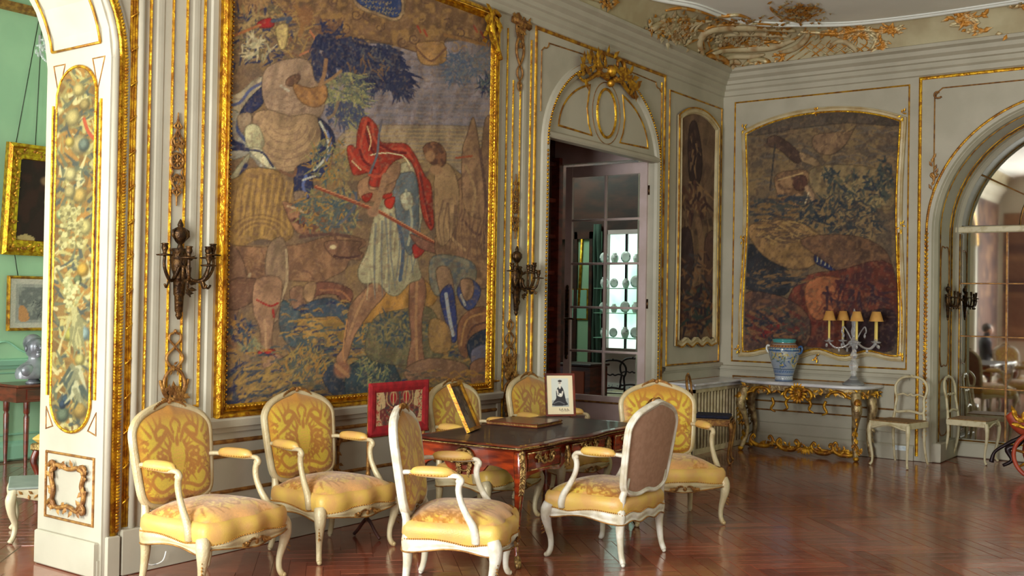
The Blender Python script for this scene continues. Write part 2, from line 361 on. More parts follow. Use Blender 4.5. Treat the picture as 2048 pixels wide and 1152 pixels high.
    def build(s, name, m, parent=None, gain=1.0, grain=0.06, relief=None, smooth=True):
        nx, ny = s.nx, s.ny; me = bpy.data.meshes.new(name); n = nx*ny
        me.vertices.add(n); me.vertices.foreach_set('co', s.P.astype(np.float32).ravel())
        a = (np.arange(ny-1)[:, None]*nx+np.arange(nx-1)[None, :]).ravel()
        q = np.stack([a, a+1, a+nx+1, a+nx], 1).astype(np.int32); k = len(q)
        me.loops.add(4*k); me.loops.foreach_set('vertex_index', q.ravel())
        me.polygons.add(k); me.polygons.foreach_set('loop_start', np.arange(0, 4*k, 4, dtype=np.int32)); me.polygons.foreach_set('use_smooth', np.ones(k, bool))
        me.update(calc_edges=True)
        g = 1+(s.r.rand(ny, nx, 1)-.5)*2*grain
        lin = np.clip(s2l(np.clip(s.c*g, 0, 255))*gain, 0, 0.95)
        at_ = me.color_attributes.new('Col', 'FLOAT_COLOR', 'POINT')
        at_.data.foreach_set('color', np.concatenate([lin, np.ones((ny, nx, 1))], -1).astype(np.float32).ravel())
        me.materials.append(M[m]); o = bpy.data.objects.new(name, me); COL.objects.link(o)
        if parent: o.parent = parent
        return o
# ============================================================ SETTING
# ---- floor: herringbone parquet, blocks laid at 45 degrees
fl = MB(); fl.box((-3.4, -5.4, -0.2), (13.2, 10.1, -0.004)); floor = fl.build('floor', 'floor'); struct(floor)
PL, PW = 0.60, 0.10
def plank_mesh(name, L_, W_):
    b = MB(); g = 0.0012; x, y = L_/2-g, W_/2-g; i = 0.0016
    b.add([(-x,-y,-.004),(x,-y,-.004),(x,y,-.004),(-x,y,-.004),(-x+i,-y+i,0),(x-i,-y+i,0),(x-i,y-i,0),(-x+i,y-i,0)],
          [(4,5,6,7),(0,1,5,4),(1,2,6,5),(2,3,7,6),(3,0,4,7)], False); return b
blocks = []; c45 = math.sqrt(.5)
for m_ in range(-22, 23):
    for k in range(-110, 110):
        for kind in (0, 1):
            x0, y0 = k*PW+m_*PL, k*PW-m_*PL
            cx, cy_ = (x0+PL/2, y0+PW/2) if kind == 0 else (x0+PL+PW/2, y0+PW-PL/2)
            X, Y = (cx-cy_)*c45+5, (cx+cy_)*c45+1
            if not(-1.5 < X < 12.3 and -3.0 < Y < 9.5): continue
            if X > 11.5 and not (0.4 < Y < 3.0): continue
            if 5.2 < Y < 6.3 and X > 3.3: continue
            px, py = trace(X, Y, 0)
            d = math.hypot(X, Y); front = X*FD[0]+Y*FD[1] > 1
            vis = front and -40 < px < 2088 and 600 < py < 1230
            blocks.append(((0 if vis else 100)+d, X, Y, kind))
blocks.sort(); bm0 = plank_mesh('p', PL, PW).build('parquet_block', 'floor', floor); rest = MB(); cols = []
for i, (d, X, Y, kind) in enumerate(blocks):
    ang = PI/4+(PI/2 if kind else 0)
    if i < 300:
        o = bm0 if i == 0 else bm0.copy()
        if i: COL.objects.link(o)
        o.location = (X, Y, 0.0004*((i*37) % 5)/5); o.rotation_euler = (0.0012*(((i*13) % 7)-3)/3, 0.0008*(((i*29) % 5)-2)/2, ang)
    else:
        b = plank_mesh('q', PL, PW); c_, s_ = math.cos(ang), math.sin(ang)
        rest.add([(X+v[0]*c_-v[1]*s_, Y+v[0]*s_+v[1]*c_, v[2]) for v in b.v], b.f, False); cols += [random.random()]*8
ro = rest.build('parquet_blocks', 'floor', floor); stuff(ro)
ca = ro.data.color_attributes.new('Col', 'FLOAT_COLOR', 'POINT'); ca.data.foreach_set('color', np.repeat(np.array(cols), 4).astype(np.float32))

# ---- long wall with the big tapestry (arch opening on the left, doorway near the far end)
w = MB()
ARCH = lambda off=0.0, n=20: arc(2.07, 2.95, 1.5+off, 1.0+off, 0, PI, n)
w.prism([(-3.2, 0), (0.57, 0)]+[(0.57, 2.95)]+ARCH()[::-1][1:-1]+[(3.57, 2.95), (3.57, 0), (4.4, 0), (4.4, 4.7), (-3.2, 4.7)], TA, 0, -0.65)
w.prism([(4.4, 0), (7.95, 0), (7.95, 4.7), (4.4, 4.7)], TA, 0, -0.2)
w.prism([(7.95, 3.14), (10.0, 3.14), (10.0, 4.7), (7.95, 4.7)], TA, 0, -0.2)
w.prism([(10.0, 0), (13.1, 0), (13.1, 4.7), (10.0, 4.7)], TA, 0, -0.2)
wall_left = w.build('wall_left', 'wall'); struct(wall_left)
# far wall with arched niche
w = MB()
NA = arc(1.7, 2.4, 1.32, 1.29, PI, 0, 28)
w.prism([(5.42, 0), (3.02, 0), (3.02, 2.4)]+NA[::-1][1:-1]+[(0.38, 2.4), (0.38, 0), (-5.3, 0), (-5.3, 4.7), (5.42, 4.7)], TB, 0, -0.8)
wall_far = w.build('wall_far', 'wall'); struct(wall_far)
w = MB(); w.box((12.46, 0.2, 0), (12.56, 3.2, 4.0)); o = w.build('niche_backing', 'wall', wall_far)
# unseen ends of the room: window walls
w = MB()
for a, b_ in (((-1.8, -5.3, 0), (-1.6, 0.6, 4.7)), ((-1.8, 4.0, 0), (-1.6, 5.42, 4.7)), ((-1.8, 0.6, 0), (-1.6, 4.0, .5)), ((-1.8, 0.6, 3.3), (-1.6, 4.0, 4.7))): w.box(a, b_)
o = w.build('wall_back', 'wall'); struct(o)
w = MB()
for xa, xb in ((-3.4, .4), (2.6, 4.4), (6.6, 8.4), (10.6, 12.4)): w.box((xa, -5.4, 0), (xb, -5.2, 4.7))
for xa, xb in ((.4, 2.6), (4.4, 6.6), (8.4, 10.6)): w.box((xa, -5.4, 0), (xb, -5.2, .4)); w.box((xa, -5.4, 3.4), (xb, -5.2, 4.7))
o = w.build('wall_garden', 'wall'); struct(o)
w = MB(); w.box((-3.4, -5.4, 4.62), (13.1, 10.1, 4.8)); ceiling = w.build('ceiling', 'ceiling'); struct(ceiling)

# ---- cornice, cove
def ring(h): return [(-3.2+h, -5.2+h), (XB-h, -5.2+h), (XB-h, YA-h), (-3.2+h, YA-h)]
PC = [(0.0,4.04),(.02,4.05),(.025,4.10),(.05,4.12),(.05,4.165),(.075,4.175),(.085,4.21),(.13,4.24),(.145,4.28),(.19,4.30),(.19,4.335),(.16,4.35)]
w = MB(); vs = []
for h, z in PC: vs += [(x, y, z) for x, y in ring(h)]
w.add(vs, [(i*4+j, i*4+(j+1) % 4, i*4+4+(j+1) % 4, i*4+4+j) for i in range(len(PC)-1) for j in range(4)], False)
o = w.build('trim_1', 'wall'); struct(o); cornice = o
edge = sp2([(8.6, 5.1), (9.1, 5.14), (9.41, 5.08), (9.81, 4.89), (10.39, 4.8), (10.8, 4.62), (11.06, 4.27), (11.3, 3.81), (11.38, 3.07), (11.34, 2.13), (11.3, 1.2)], 5)
base = sp2([(8.6, 5.25), (9.1, 5.25), (9.41, 5.25), (9.9, 5.25), (10.7, 5.25), (11.47, 5.24), (11.48, 4.5), (11.48, 3.81), (11.48, 3.07), (11.48, 2.13), (11.48, 1.2)], 5)
base = [(min(x, 11.49), min(y, 5.26)) for x, y in base]
edge = [(-2.9, 5.1)]+edge+[(11.3, -4.9), (-2.9, -4.9)]; base = [(-3.04, 5.26)]+base+[(11.49, -5.04), (-3.04, -5.04)]
w = MB(); vs = []; n = len(edge); K = 7
for i in range(K):
    t = i/(K-1)*PI/2; a, z = 1-math.cos(t), 4.34+0.285*math.sin(t)
    vs += [(bx*(1-a)+ex*a, by*(1-a)+ey*a, z) for (bx, by), (ex, ey) in zip(base, edge)]
w.add(vs, [(i*n+j, i*n+(j+1) % n, (i+1)*n+(j+1) % n, (i+1)*n+j) for i in range(K-1) for j in range(n)])
cove = w.build('trim_2', 'cove'); struct(cove)
from mathutils.bvhtree import BVHTree
bvh = BVHTree.FromPolygons([V(v) for v in w.v]+[V((-3, -5, 4.615)), V((13, -5, 4.615)), V((13, 6, 4.615)), V((-3, 6, 4.615))], w.f+[(len(w.v), len(w.v)+1, len(w.v)+2, len(w.v)+3)])
w = MB(); w.tube([(x, y, 4.612) for x, y in edge], 0.024, 6, closed=True); w.tube([(x-.05, y-.05, 4.615) for x, y in edge], 0.012, 5, closed=True)
o = w.build('edge_moulding', 'ceiling', cove)

# ---- helpers for gilt mouldings that belong to a wall (each run its own part)
def gl(parent, tf, pts, k=1.0, m='gilt', closed=False, name='gilt_moulding', prof=PLINE, kh=None):
    w = MB(); w.molding(pts, tf, scaled(prof, k, kh), closed); return w.build(name, m, parent)
def rect(u0, z0, u1, z1): return [(u0, z0), (u1, z0), (u1, z1), (u0, z1)]
def band(parent, tf, pts, prof, m='wall', name='moulding', closed=False):
    w = MB(); w.molding(pts, tf, prof, closed); return w.build(name, m, parent)
RAILP = [(-.05,0),(-.05,.02),(-.02,.03),(-.015,.05),(.03,.06),(.04,.055),(.045,.03),(.05,0)]
BASEP = [(0,.035),(0.10,.035),(.12,.028),(.13,.015),(.14,0)]
# skirtings
for (tf, pa, a, b_) in ((TA, wall_left, 3.72, 7.9), (TA, wall_left, 10.2, 11.65), (TB, wall_far, 3.2, 5.42)):
    w = MB(); w.molding([(a, 0), (b_, 0)], tf, [(0,.03),(0.13,.03),(.15,.02),(.165,.0)]); o = w.build('skirting', 'wall', pa)
# dado rails
band(wall_left, TA, [(3.74, .80), (7.3, .80)], RAILP, name='dado_rail'); band(wall_left, TA, [(10.22, .90), (11.64, .90)], scaled(RAILP, .7), name='dado_rail')
band(wall_far, TB, [(3.25, .87), (5.41, .87)], scaled(RAILP, .7), name='dado_rail')
# --- arch corner: clustered shafts, gilded leaf roll that follows the arch
w = MB()
for x, r in ((3.60, .022), (3.675, .018), (3.76, .024)):
    w.tube([TA(x, 0, 0), TA(x, 3.0 if x < 3.7 else 4.04, 0)], r, 10)
w.tube([TA(x, z, 0) for x, z in ARCH(.03, 40)], .022, 8); w.tube([TA(x, z, 0) for x, z in ARCH(.105, 40)], .018, 8)
o = w.build('shaft', 'wall', wall_left)
w = MB(); P_ = [(3.635, .23), (3.635, 2.95)]
w.tube([TA(x, z, .006) for x, z in P_], .026, 8); w.tube([TA(x, z, .006) for x, z in ARCH(.065, 60)], .026, 8)
rr = random.Random(4)
for i in range(150):
    z = .25+i*.018
    for sx in (-1, 1): w.leaf(TA(3.635+sx*.005, z, .028), (sx*.75, 0, .9), (0, -1, 0), .03, .02, .3, .5)
A2 = ARCH(.065, 190)
for i in range(120):
    (x, z), (x2, z2) = A2[i], A2[i+1]; d = V((x2-x, 0, z2-z)).normalized(); t = V((d.z, 0, -d.x))
    for sx in (-1, 1): w.leaf(TA(x, z, .028), d*.9+t*sx*.75, (0, -1, 0), .03, .02, .3, .5)
o = w.build('gilded_leaf_roll', 'gilt', wall_left)
# --- reeded gilt band beside it
w = MB()
for dx in (-.016, 0, .016): w.tube([TA(3.712+dx, .27, 0), TA(3.712+dx, 4.03, 0)], .010, 7)
for i in range(18):
    z = .4+i*.2; w.tube([TA(3.69, z, .004), TA(3.712, z+.02, .014), TA(3.735, z+.04, .004)], .007, 5)
o = w.build('reeded_gilt_band', 'gilt', wall_left)
w = MB(); 
for a, b_ in ((3.585, 3.66), (3.68, 3.80)): w.box(TA(a, 0, 0), TA(b_, .235 if a < 3.6 else .26, .045), .006)
o = w.build('plinth_block', 'wall', wall_left)
# --- panel strips left of the tapestry
gl(wall_left, TA, [(3.825, 4.03), (3.825, .93), (3.93, .93)], 1.1); gl(wall_left, TA, [(3.98, 4.03), (3.98, 1.02)]); gl(wall_left, TA, [(4.08, 4.03), (4.08, 1.02)]); gl(wall_left, TA, [(4.21, 4.03), (4.21, .93), (4.12, .93)], 1.1)
band(wall_left, TA, [(3.895, 4.03), (3.895, .9)], [(-.03,0),(-.02,.005),(0,.006),(.02,.005),(.03,0)]); band(wall_left, TA, [(4.15, 4.03), (4.15, .9)], [(-.03,0),(-.02,.005),(0,.006),(.02,.005),(.03,0)])
band(wall_left, TA, [(4.285, 4.03), (4.285, .84)], [(-.03,0),(-.02,.012),(.02,.012),(.03,0)])
# --- dado panels under the tapestry
for a, b_ in ((3.86, 4.25), (4.3, 5.28), (5.42, 6.5), (6.6, 7.28)):
    gl(wall_left, TA, rect(a, .375, b_, .60), 1.6, 'gilt_dull', True, kh=.8)
gl(wall_left, TA, [(3.82, .69), (7.3, .69)], 1.7, 'gilt_dull', kh=.7); gl(wall_left, TA, [(3.82, .20), (7.3, .20)], .8, 'wall')
w = MB()
for x0, s_ in ((5.35, 1), (5.35, -1), (6.55, 1), (6.55, -1)):
    w.tube([TA(x0+s_*u, z, .015) for u, z in sp2([(.0, .66), (.05, .655), (.075, .61), (.05, .575), (.02, .60)], 4)], lerp_list([.012, .016, .008], 17), 6); w.tube([TA(x0+s_*u, z, .015) for u, z in sp2([(.03, .58), (.01, .50), (.03, .42), (.075, .39), (.10, .36), (.05, .33)], 4)], lerp_list([.010, .015, .008], 21), 6)
    for i in range(10): w.leaf(TA(x0+s_*(.02+.012*(i % 4)), .36+.028*i, .02), (s_*math.cos(i*2.), 0, math.sin(i*2.)), (0, -1, 0), .05, .025)
o = w.build('panel_scroll', 'gilt_dull', wall_left)
# --- strips between tapestry and doorway
gl(wall_left, TA, [(7.30, .93), (7.225, .93), (7.225, 3.95)], 1.2)
gl(wall_left, TA, [(7.44, 3.5), (7.44, .80)]); gl(wall_left, TA, [(7.545, 3.5), (7.545, .80)]); gl(wall_left, TA, [(7.70, .62), (7.70, 3.9)], 1.1)
gl(wall_left, TA, [(7.35, 3.93), (7.35, .60)], 1.0); band(wall_left, TA, [(7.62, .6), (7.62, 4.0)], [(-.04,0),(-.03,.007),(0,.01),(.03,.007),(.04,0)]); band(wall_left, TA, [(7.30, .6), (7.30, 4.0)], [(-.03,0),(-.02,.01),(.02,.01),(.03,0)])
gl(wall_left, TA, rect(7.34, .3, 7.66, .55), 1.2, 'gilt_dull', True)
w = MB(); rr = random.Random(9)
for i in range(40): w.leaf(TA(7.42+.008*(i % 28), 4.0+.04*rr.random(), .02), (rr.uniform(-1, 1), 0, rr.uniform(-.3, 1)), (0, -1, 0), .06, .035)
w.tube([TA(7.40, 4.02, .01), TA(7.66, 4.0, .01)], .03, 6); o = w.build('gilded_capital', 'gilt_dull', wall_left)
# --- doorway surround
dz = [(7.775, 0), (7.775, 4.03), (10.19, 4.03), (10.19, 0)]
gl(wall_left, TA, dz, 2.2, 'gilt_flat', kh=1.2)
DA = arc(8.985, 3.02, 1.05, .85, PI, 0, 40)
w = MB(); w.molding([(7.935, 0)]+DA+[(10.035, 0)], TA, [(-.05,0),(-.04,.03),(-.01,.045),(.02,.04),(.05,.02),(.06,0)]); o = w.build('door_architrave', 'wall', wall_left)
bead = MB(); bp_ = [(7.925, .05+i*.035) for i in range(84)]+arc(8.985, 3.02, 1.06, .86, PI, 0, 100)+[(10.045, .05+i*.035) for i in range(84)]
for u, z in bp_: bead.bead(TA(u, z, .045), .016)
o = bead.build('gilded_beading', 'gilt', wall_left); stuff(o)
gl(wall_left, TA, [(7.90, 0)]+arc(8.985, 3.02, 1.09, .9, PI, 0, 40)+[(10.07, 0)], 1.2, 'gilt_flat', kh=1.6)
gl(wall_left, TA, [(10.115, 0), (10.115, 3.95)], 1.2, 'gilt')
gl(wall_left, TA, [(7.86, 3.3), (7.86, 3.84)]+arc(7.92, 3.93, .055, .055, -PI*.6, 0, 6)+[(8.6, 3.945)], .8, 'gilt_dull'); gl(wall_left, TA, [(10.11, 3.3), (10.11, 3.84)]+arc(10.04, 3.93, .055, .055, -PI*.4, -PI, 6)+[(9.4, 3.945)], .8, 'gilt_dull')
# tympanum above the doorway
w = MB(); w.prism([(7.95, 3.14)]+arc(8.985, 3.14, 1.0, .72, PI, 0, 24)+[(10.02, 3.14)], TA, .005, -.02); o = w.build('tympanum', 'wall', wall_left)
band(wall_left, TA, [(7.95, 3.11), (10.03, 3.11)], [(-.03,-.05),(-.03,.035),(-.01,.05),(.02,.04),(.04,.01),(.045,0)], name='door_transom')
def clip_arc(a0, a1): return arc(8.985, 3.19, .84, .52, a0, a1, 16)
gl(wall_left, TA, clip_arc(PI*.985, PI*.62)+[(8.66, 3.6), (8.63, 3.45), (8.66, 3.3), (8.72, 3.2)], 1.5, 'gilt_flat', True, kh=1.2)
gl(wall_left, TA, clip_arc(PI*.015, PI*.38)+[(9.31, 3.6), (9.34, 3.45), (9.31, 3.3), (9.25, 3.2)], 1.5, 'gilt_flat', True, kh=1.2)
gl(wall_left, TA, arc(8.985, 3.45, .175, .235, 0, 2*PI, 33)[:-1], 1.9, 'gilt', True, kh=1.8, name='oval_moulding'); gl(wall_left, TA, arc(8.985, 3.45, .26, .30, 0, 2*PI, 33)[:-1], .8, 'gilt_dull', True)
w = MB(); rr = random.Random(3)
for sx in (-1, 1):
    w.tube([TA(8.985+sx*u, z, .05) for u, z in spiral(.16, 3.93, .15, .03, -2.2, 3.4, 16)], lerp_list([.026, .022, .012], 16), 6)
    w.tube([TA(8.985+sx*u, z, .04) for u, z in sp2([(.05, 3.78), (.2, 3.80), (.33, 3.74), (.46, 3.68), (.55, 3.70)], 4)], lerp_list([.03, .012], 17), 6)
    for i in range(26):
        u = .04+.5*rr.random(); z = 3.93-.5*u*u-.1*u+rr.uniform(-.07, .07)
        w.leaf(TA(8.985+sx*u, z, .05), (sx*rr.uniform(-.3, 1), 0, rr.uniform(-.6, 1)), (0, -1, 0), .13, .06)
w.ball(TA(8.985, 3.86, .05), .06, 8, 6); w.ball(TA(8.985, 3.74, .05), .04, 8, 6)
o = w.build('gilded_cartouche', 'gilt_flat', wall_left)
# --- narrow bay right of the doorway
gl(wall_left, TA, rect(10.30, .945, 11.60, 3.90), 1.1, 'gilt_flat', True)
gl(wall_left, TA, rect(10.34, .3, 11.60, .76), 1.1, 'gilt_dull', True)
# ---- far wall mouldings
gl(wall_far, TB, rect(5.27, .955, 3.29, 3.965), 1.1, 'gilt_flat', True)
gl(wall_far, TB, rect(5.25, .52, 3.4, .78), 1.2, 'gilt_dull', True); gl(wall_far, TB, [(5.4, .42), (3.25, .42)], 1.1, 'gilt_dull'); gl(wall_far, TB, [(5.4, .28), (3.25, .28)], .7, 'wall')
gl(wall_far, TB, [(3.175, 0.05), (3.175, 4.02), (.2, 4.02), (.2, .05)], 2.2, 'gilt', kh=1.4)
gl(wall_far, TB, [(3.03, 3.0), (3.03, 3.80)]+arc(2.98, 3.86, .05, .05, -PI, -PI/2, 5)[::-1][:0]+[(3.0, 3.86), (2.95, 3.9), (.5, 3.9)], .9, 'gilt_dull')
w = MB(); w.tube([TB(u, z, .01) for u, z in spiral(3.0, 3.84, .05, .015, -2.5, 2.5, 12)], .010, 6); w.tube([TB(u, z, .01) for u, z in spiral(3.035, 3.0, .045, .01, 3, 8, 12)], .012, 6)
for i in range(10): w.leaf(TB(3.03+.02*math.sin(i), 2.8+i*.04, .015), (0, .6*math.sin(i*2.), 1), (-1, 0, 0), .07, .03)
o = w.build('gilt_scroll', 'gilt_dull', wall_far)
OA = arc(1.7, 2.4, 1.375, 1.345, 0, PI, 44)
w = MB(); w.molding([(3.075, 0.0)]+OA+[(.325, 0)], TB, [(-.045,0),(-.04,.02),(0,.03),(.035,.025),(.05,.0)]); o = w.build('arch_architrave', 'wall', wall_far)
w = MB(); rr = random.Random(5); P_ = [(3.09, .22), (3.09, 2.4)]; w.tube([TB(u, z, .02) for u, z in P_], .016, 6); w.tube([TB(u, z, .02) for u, z in arc(1.7, 2.4, 1.39, 1.36, 0, PI, 50)], .016, 6)
for i in range(100): w.leaf(TB(3.09, .24+i*.0215, .03), (0, (-1)**i*.8, .9), (-1, 0, 0), .035, .022)
for (u, z), (u2, z2) in zip(arc(1.7, 2.4, 1.39, 1.36, 0, PI, 170)[:-1], arc(1.7, 2.4, 1.39, 1.36, 0, PI, 170)[1:]): w.leaf(TB(u, z, .03), (0, u2-u, z2-z), (-1, 0, 0), .03, .024)
o = w.build('gilded_leaf_roll', 'gilt_flat', wall_far)
# niche intrados: mouldings and recessed panels
def TN(t, r, d):  # t along the arch path, d depth
    u, z = t; return (XB+d, u, z)
def npath(off, n=40): return [(3.02-off, .0)]+arc(1.7, 2.4, 1.32-off, 1.29-off, 0, PI, n)+[(.38+off, .0)]
w = MB(); P0 = npath(0); vs = []; prof = [(0,0),(.03,.05),(.0,.1),(.0,.13),(.02,.15),(.02,.55),(.0,.57),(0,.62),(.03,.66),(.05,.75)]
for off, d in prof: vs += [(XB+d, u, z) for u, z in npath(off)]
n = len(P0); w.add(vs, [(i*n+j, i*n+j+1, (i+1)*n+j+1, (i+1)*n+j) for i in range(len(prof)-1) for j in range(n-1)], False)
o = w.build('niche_reveal', 'wall', wall_far)
for d in (.16, .54, .64):
    w = MB(); w.tube([(XB+d, u, z) for u, z in npath(.022)[1:-1]], .008, 5); w.tube([(XB+d, 2.998, .2), (XB+d, 2.998, 2.4)], .008, 5); o = w.build('gilt_moulding', 'gilt_flat', wall_far)
w = MB()
for z0, z1 in ((.25, .85), (1.0, 2.25)):
    pp = sp2([(.2, z0+.05), (.35, z0), (.5, z0+.05), (.51, (z0+z1)/2), (.5, z1-.05), (.35, z1), (.2, z1-.05), (.19, (z0+z1)/2)], 5, True)
    w.tube([(XB+d, 2.996, z) for d, z in pp], .007, 5, closed=True)
o = w.build('reveal_panel_moulding', 'gilt_dull', wall_far)
w = MB(); w.box((XB+.0, 2.93, 0), (XB+.75, 3.02, .2), .01); w.box((12.34, .4, 0), (12.45, 3.0, .16), .01); o = w.build('niche_plinth', 'wall', wall_far)

# ---- the large arched mirror in the niche (glazing like a french window)
mir = tag(empty('arched_mirror', (12.38, 1.7, 0)), 'tall arched mirror divided by thin bars, set in the arched niche', 'mirror')
def local(o): o.location = -V(o.parent.location); return o
w = MB(); ys = [2.93, 2.4575, 1.985, 1.512, 1.04, .567]; zs = [.18, .75, 1.307, 1.88, 2.44]
for i in range(5):
    for j in range(4):
        w = MB(); w.box((12.39, ys[i+1]+.008, zs[j]+.008), (12.40, ys[i]-.008, zs[j+1]-.008)); local(w.build('mirror_pane', 'mirror', mir))
MA = lambda r, n=30: arc(1.7, 2.46, 1.24*r, 1.18*r, 0, PI, n)
for i in range(6):
    a0, a1 = PI*i/6+.01, PI*(i+1)/6-.01
    for r0, r1 in ((.52, .99), (0.03, .50)):
        w = MB(); pts = arc(1.7, 2.5, 1.24*r1, 1.17*r1, a0, a1, 10)+arc(1.7, 2.5, 1.24*r0, 1.17*r0, a1, a0, 6)
        w.prism(pts, lambda u, z, h: (12.39+h, u, z), 0, .01); local(w.build('mirror_pane', 'mirror', mir))
w = MB()
for y in ys[1:-1]: w.box((12.375, y-.009, .17), (12.402, y+.009, 2.44))
for z in zs[1:-1]: w.box((12.378, .56, z-.006), (12.402, 2.94, z+.006))
for i in range(1, 6): a = PI*i/6; w.tube([(12.385, 1.7, 2.5), (12.385, 1.7+1.22*math.cos(a), 2.5+1.15*math.sin(a))], .008, 5)
w.tube([(12.385, u, z) for u, z in arc(1.7, 2.5, .63, .6, 0, PI, 24)], .009, 5)
local(w.build('glazing_bar', 'gilt_dull', mir))
w = MB(); w.box((12.35, .5, 2.43), (12.41, 2.99, 2.50), .01); local(w.build('transom', 'white_chair', mir))
w = MB(); w.molding([(2.955, .16)]+arc(1.7, 2.4, 1.255, 1.23, 0, PI, 40)+[(.445, .16)], lambda u, z, h: (12.40-h, u, z), [(-.03,0),(-.03,.04),(0,.055),(.03,.03),(.03,0)], True); local(w.build('mirror_frame', 'wall', mir))
w = MB(); w.tube([(12.355, 2.93, .17), (12.355, 2.93, 2.42)], .008, 6); w.tube([(12.355, .5, .175), (12.355, 2.93, .175)], .008, 6); local(w.build('gilt_edge', 'gilt_flat', mir))

# ---- stucco on the cove and ceiling
def cast(x, y, off=.01):
    h = bvh.ray_cast(V(EYE), ray(x, y).normalized())
    if h[0] is None: return None
    nrm = h[1]; nrm = nrm if nrm.dot(ray(x, y)) < 0 else -nrm; return h[0]+nrm*off, nrm
def stucco(name, lines, leafs, m='gilt_stucco', rad=.02):
    w = MB(); rr = random.Random(len(lines)*7+len(leafs))
    for pts, r in lines:
        P = [cast(x, y) for x, y in sp2(pts, 5)]; P = [p[0] for p in P if p]
        if len(P) > 2: w.tube(P, lerp_list([r*.5, r, r, r*.4], len(P)), 6)
    for (x, y, rx, ry, n, s) in leafs:
        for _ in range(n):
            c = cast(x+rr.gauss(0, rx*.5), y+rr.gauss(0, ry*.5), .008)
            if not c: continue
            d = V((rr.uniform(-1, 1), rr.uniform(-1, 1), rr.uniform(-.5, .5))); d = d-c[1]*d.dot(c[1]); w.leaf(c[0], d, c[1], s*(.6+.8*rr.random()), s*.5, .5, .4)
    return w.build(name, m, cove)
L0 = [([(1272, 92), (1290, 78), (1300, 55), (1330, 42), (1370, 36), (1410, 44)], .022), ([(1310, 96), (1330, 70), (1362, 50), (1400, 48)], .02), ([(1330, 104), (1352, 78), (1385, 60), (1410, 62)], .018),
      ([(1350, 110), (1372, 88), (1395, 78)], .016), ([(1385, 118), (1398, 98), (1402, 72), (1412, 56)], .02), ([(1404, 118), (1420, 112), (1445, 118), (1456, 134), (1458, 150), (1452, 162)], .034),
      ([(1412, 128), (1424, 120), (1436, 126), (1436, 136), (1426, 138)], .02), ([(1478, 160), (1482, 140), (1500, 122), (1525, 120), (1545, 128), (1562, 122), (1566, 112)], .034),
      ([(1462, 168), (1468, 150), (1474, 168)], .03), ([(1330, 20), (1360, 14), (1400, 20), (1440, 30), (1475, 28), (1500, 36)], .024),
      ([(1408, 98), (1404, 70), (1420, 52), (1470, 46), (1530, 46), (1580, 52)], .018), ([(1420, 100), (1416, 76), (1432, 60)], .012), ([(1410, 108), (1432, 96), (1462, 92), (1500, 90), (1530, 92)], .02),
      ([(1466, 92), (1500, 84), (1540, 82), (1570, 84), (1600, 70), (1612, 52)], .016), ([(1545, 112), (1580, 104), (1610, 86), (1622, 70)], .012),
      ([(1600, 46), (1590, 30), (1575, 18), (1560, 10)], .012), ([(1600, 46), (1598, 25), (1600, 4)], .012), ([(1600, 46), (1612, 28), (1632, 8)], .012), ([(1600, 42), (1625, 30), (1650, 22)], .012), ([(1600, 44), (1580, 38), (1550, 28)], .012), ([(1565, 38), (1545, 20), (1540, 12)], .012),
      ([(1600, 62), (1640, 64), (1680, 66), (1720, 58), (1760, 62), (1800, 54)], .03), ([(1560, 128), (1600, 126), (1660, 121), (1720, 116), (1766, 112)], .018)]
LF = [(1350, 50, 50, 20, 60, .10), (1290, 92, 20, 14, 22, .09), (1340, 90, 30, 20, 30, .08), (1500, 80, 60, 12, 50, .09), (1600, 22, 45, 22, 80, .08), (1545, 55, 30, 14, 34, .09), (1470, 40, 50, 8, 30, .08), (1440, 132, 14, 8, 16, .08), (1465, 158, 12, 10, 20, .08),
      (1530, 130, 30, 6, 18, .07), (1690, 64, 60, 9, 70, .10), (1770, 60, 30, 6, 24, .09), (1670, 120, 8, 10, 14, .08), (1560, 115, 8, 8, 10, .08)]
LF = [(x, y, rx, ry, int(n*1.7), s_*.8) for x, y, rx, ry, n, s_ in LF]
stucco('gilded_rocaille', L0, LF)
RB = [([(1290+i*11, 88-i*1.5+((i*7) % 5)), (1318+i*10, 62-i*2), (1352+i*9, 44-i*.5)], .022) for i in range(9)]
RB += [([(1404, 112), (1398, 84), (1414, 60), (1460, 52), (1530, 54), (1590, 60)], .05), ([(1424, 108), (1450, 98), (1500, 96), (1550, 92), (1590, 78)], .045), ([(1440, 118), (1470, 112), (1500, 112), (1530, 108)], .035), ([(1430, 72), (1480, 66), (1540, 68), (1580, 72)], .03), ([(1450, 128), (1466, 122), (1482, 128)], .04), ([(1456, 140), (1466, 134), (1478, 140)], .03), ([(1560, 104), (1590, 96), (1612, 76), (1618, 60)], .035), ([(1660, 96), (1672, 84), (1692, 84), (1710, 98), (1716, 110)], .03), ([(1290, 100), (1280, 84), (1296, 62), (1324, 48)], .035)]
stucco('stucco_relief', RB, [(1340, 70, 40, 24, 70, .10), (1480, 76, 70, 14, 80, .09)], 'relief')
LAT = []
for k in range(8): LAT.append(([(1570+k*22, 124-k*2), (1600+k*22, 102-k*2), (1625+k*18, 80)], .008)); LAT.append(([(1600+k*20, 86), (1622+k*20, 100), (1646+k*18, 118-k*1.5)], .008))
stucco('gilded_lattice', LAT, [])
stucco('gilded_rocaille', [([(1722, 108), (1742, 100), (1752, 80), (1738, 66)], .02), ([(1700, 96), (1716, 74)], .01), ([(1690, 100), (1706, 74)], .01)], [(1762, 92, 10, 16, 20, .08), (1790, 104, 40, 5, 22, .07), (1840, 100, 30, 3, 12, .06)])
stucco('gilded_rocaille', [([(1900, 52), (1925, 50), (1940, 40), (1965, 30)], .018), ([(1925, 50), (1930, 22), (1950, 16)], .014), ([(1940, 44), (1962, 62)], .014)], [(1932, 36, 26, 12, 40, .09), (1950, 62, 20, 6, 14, .08)])
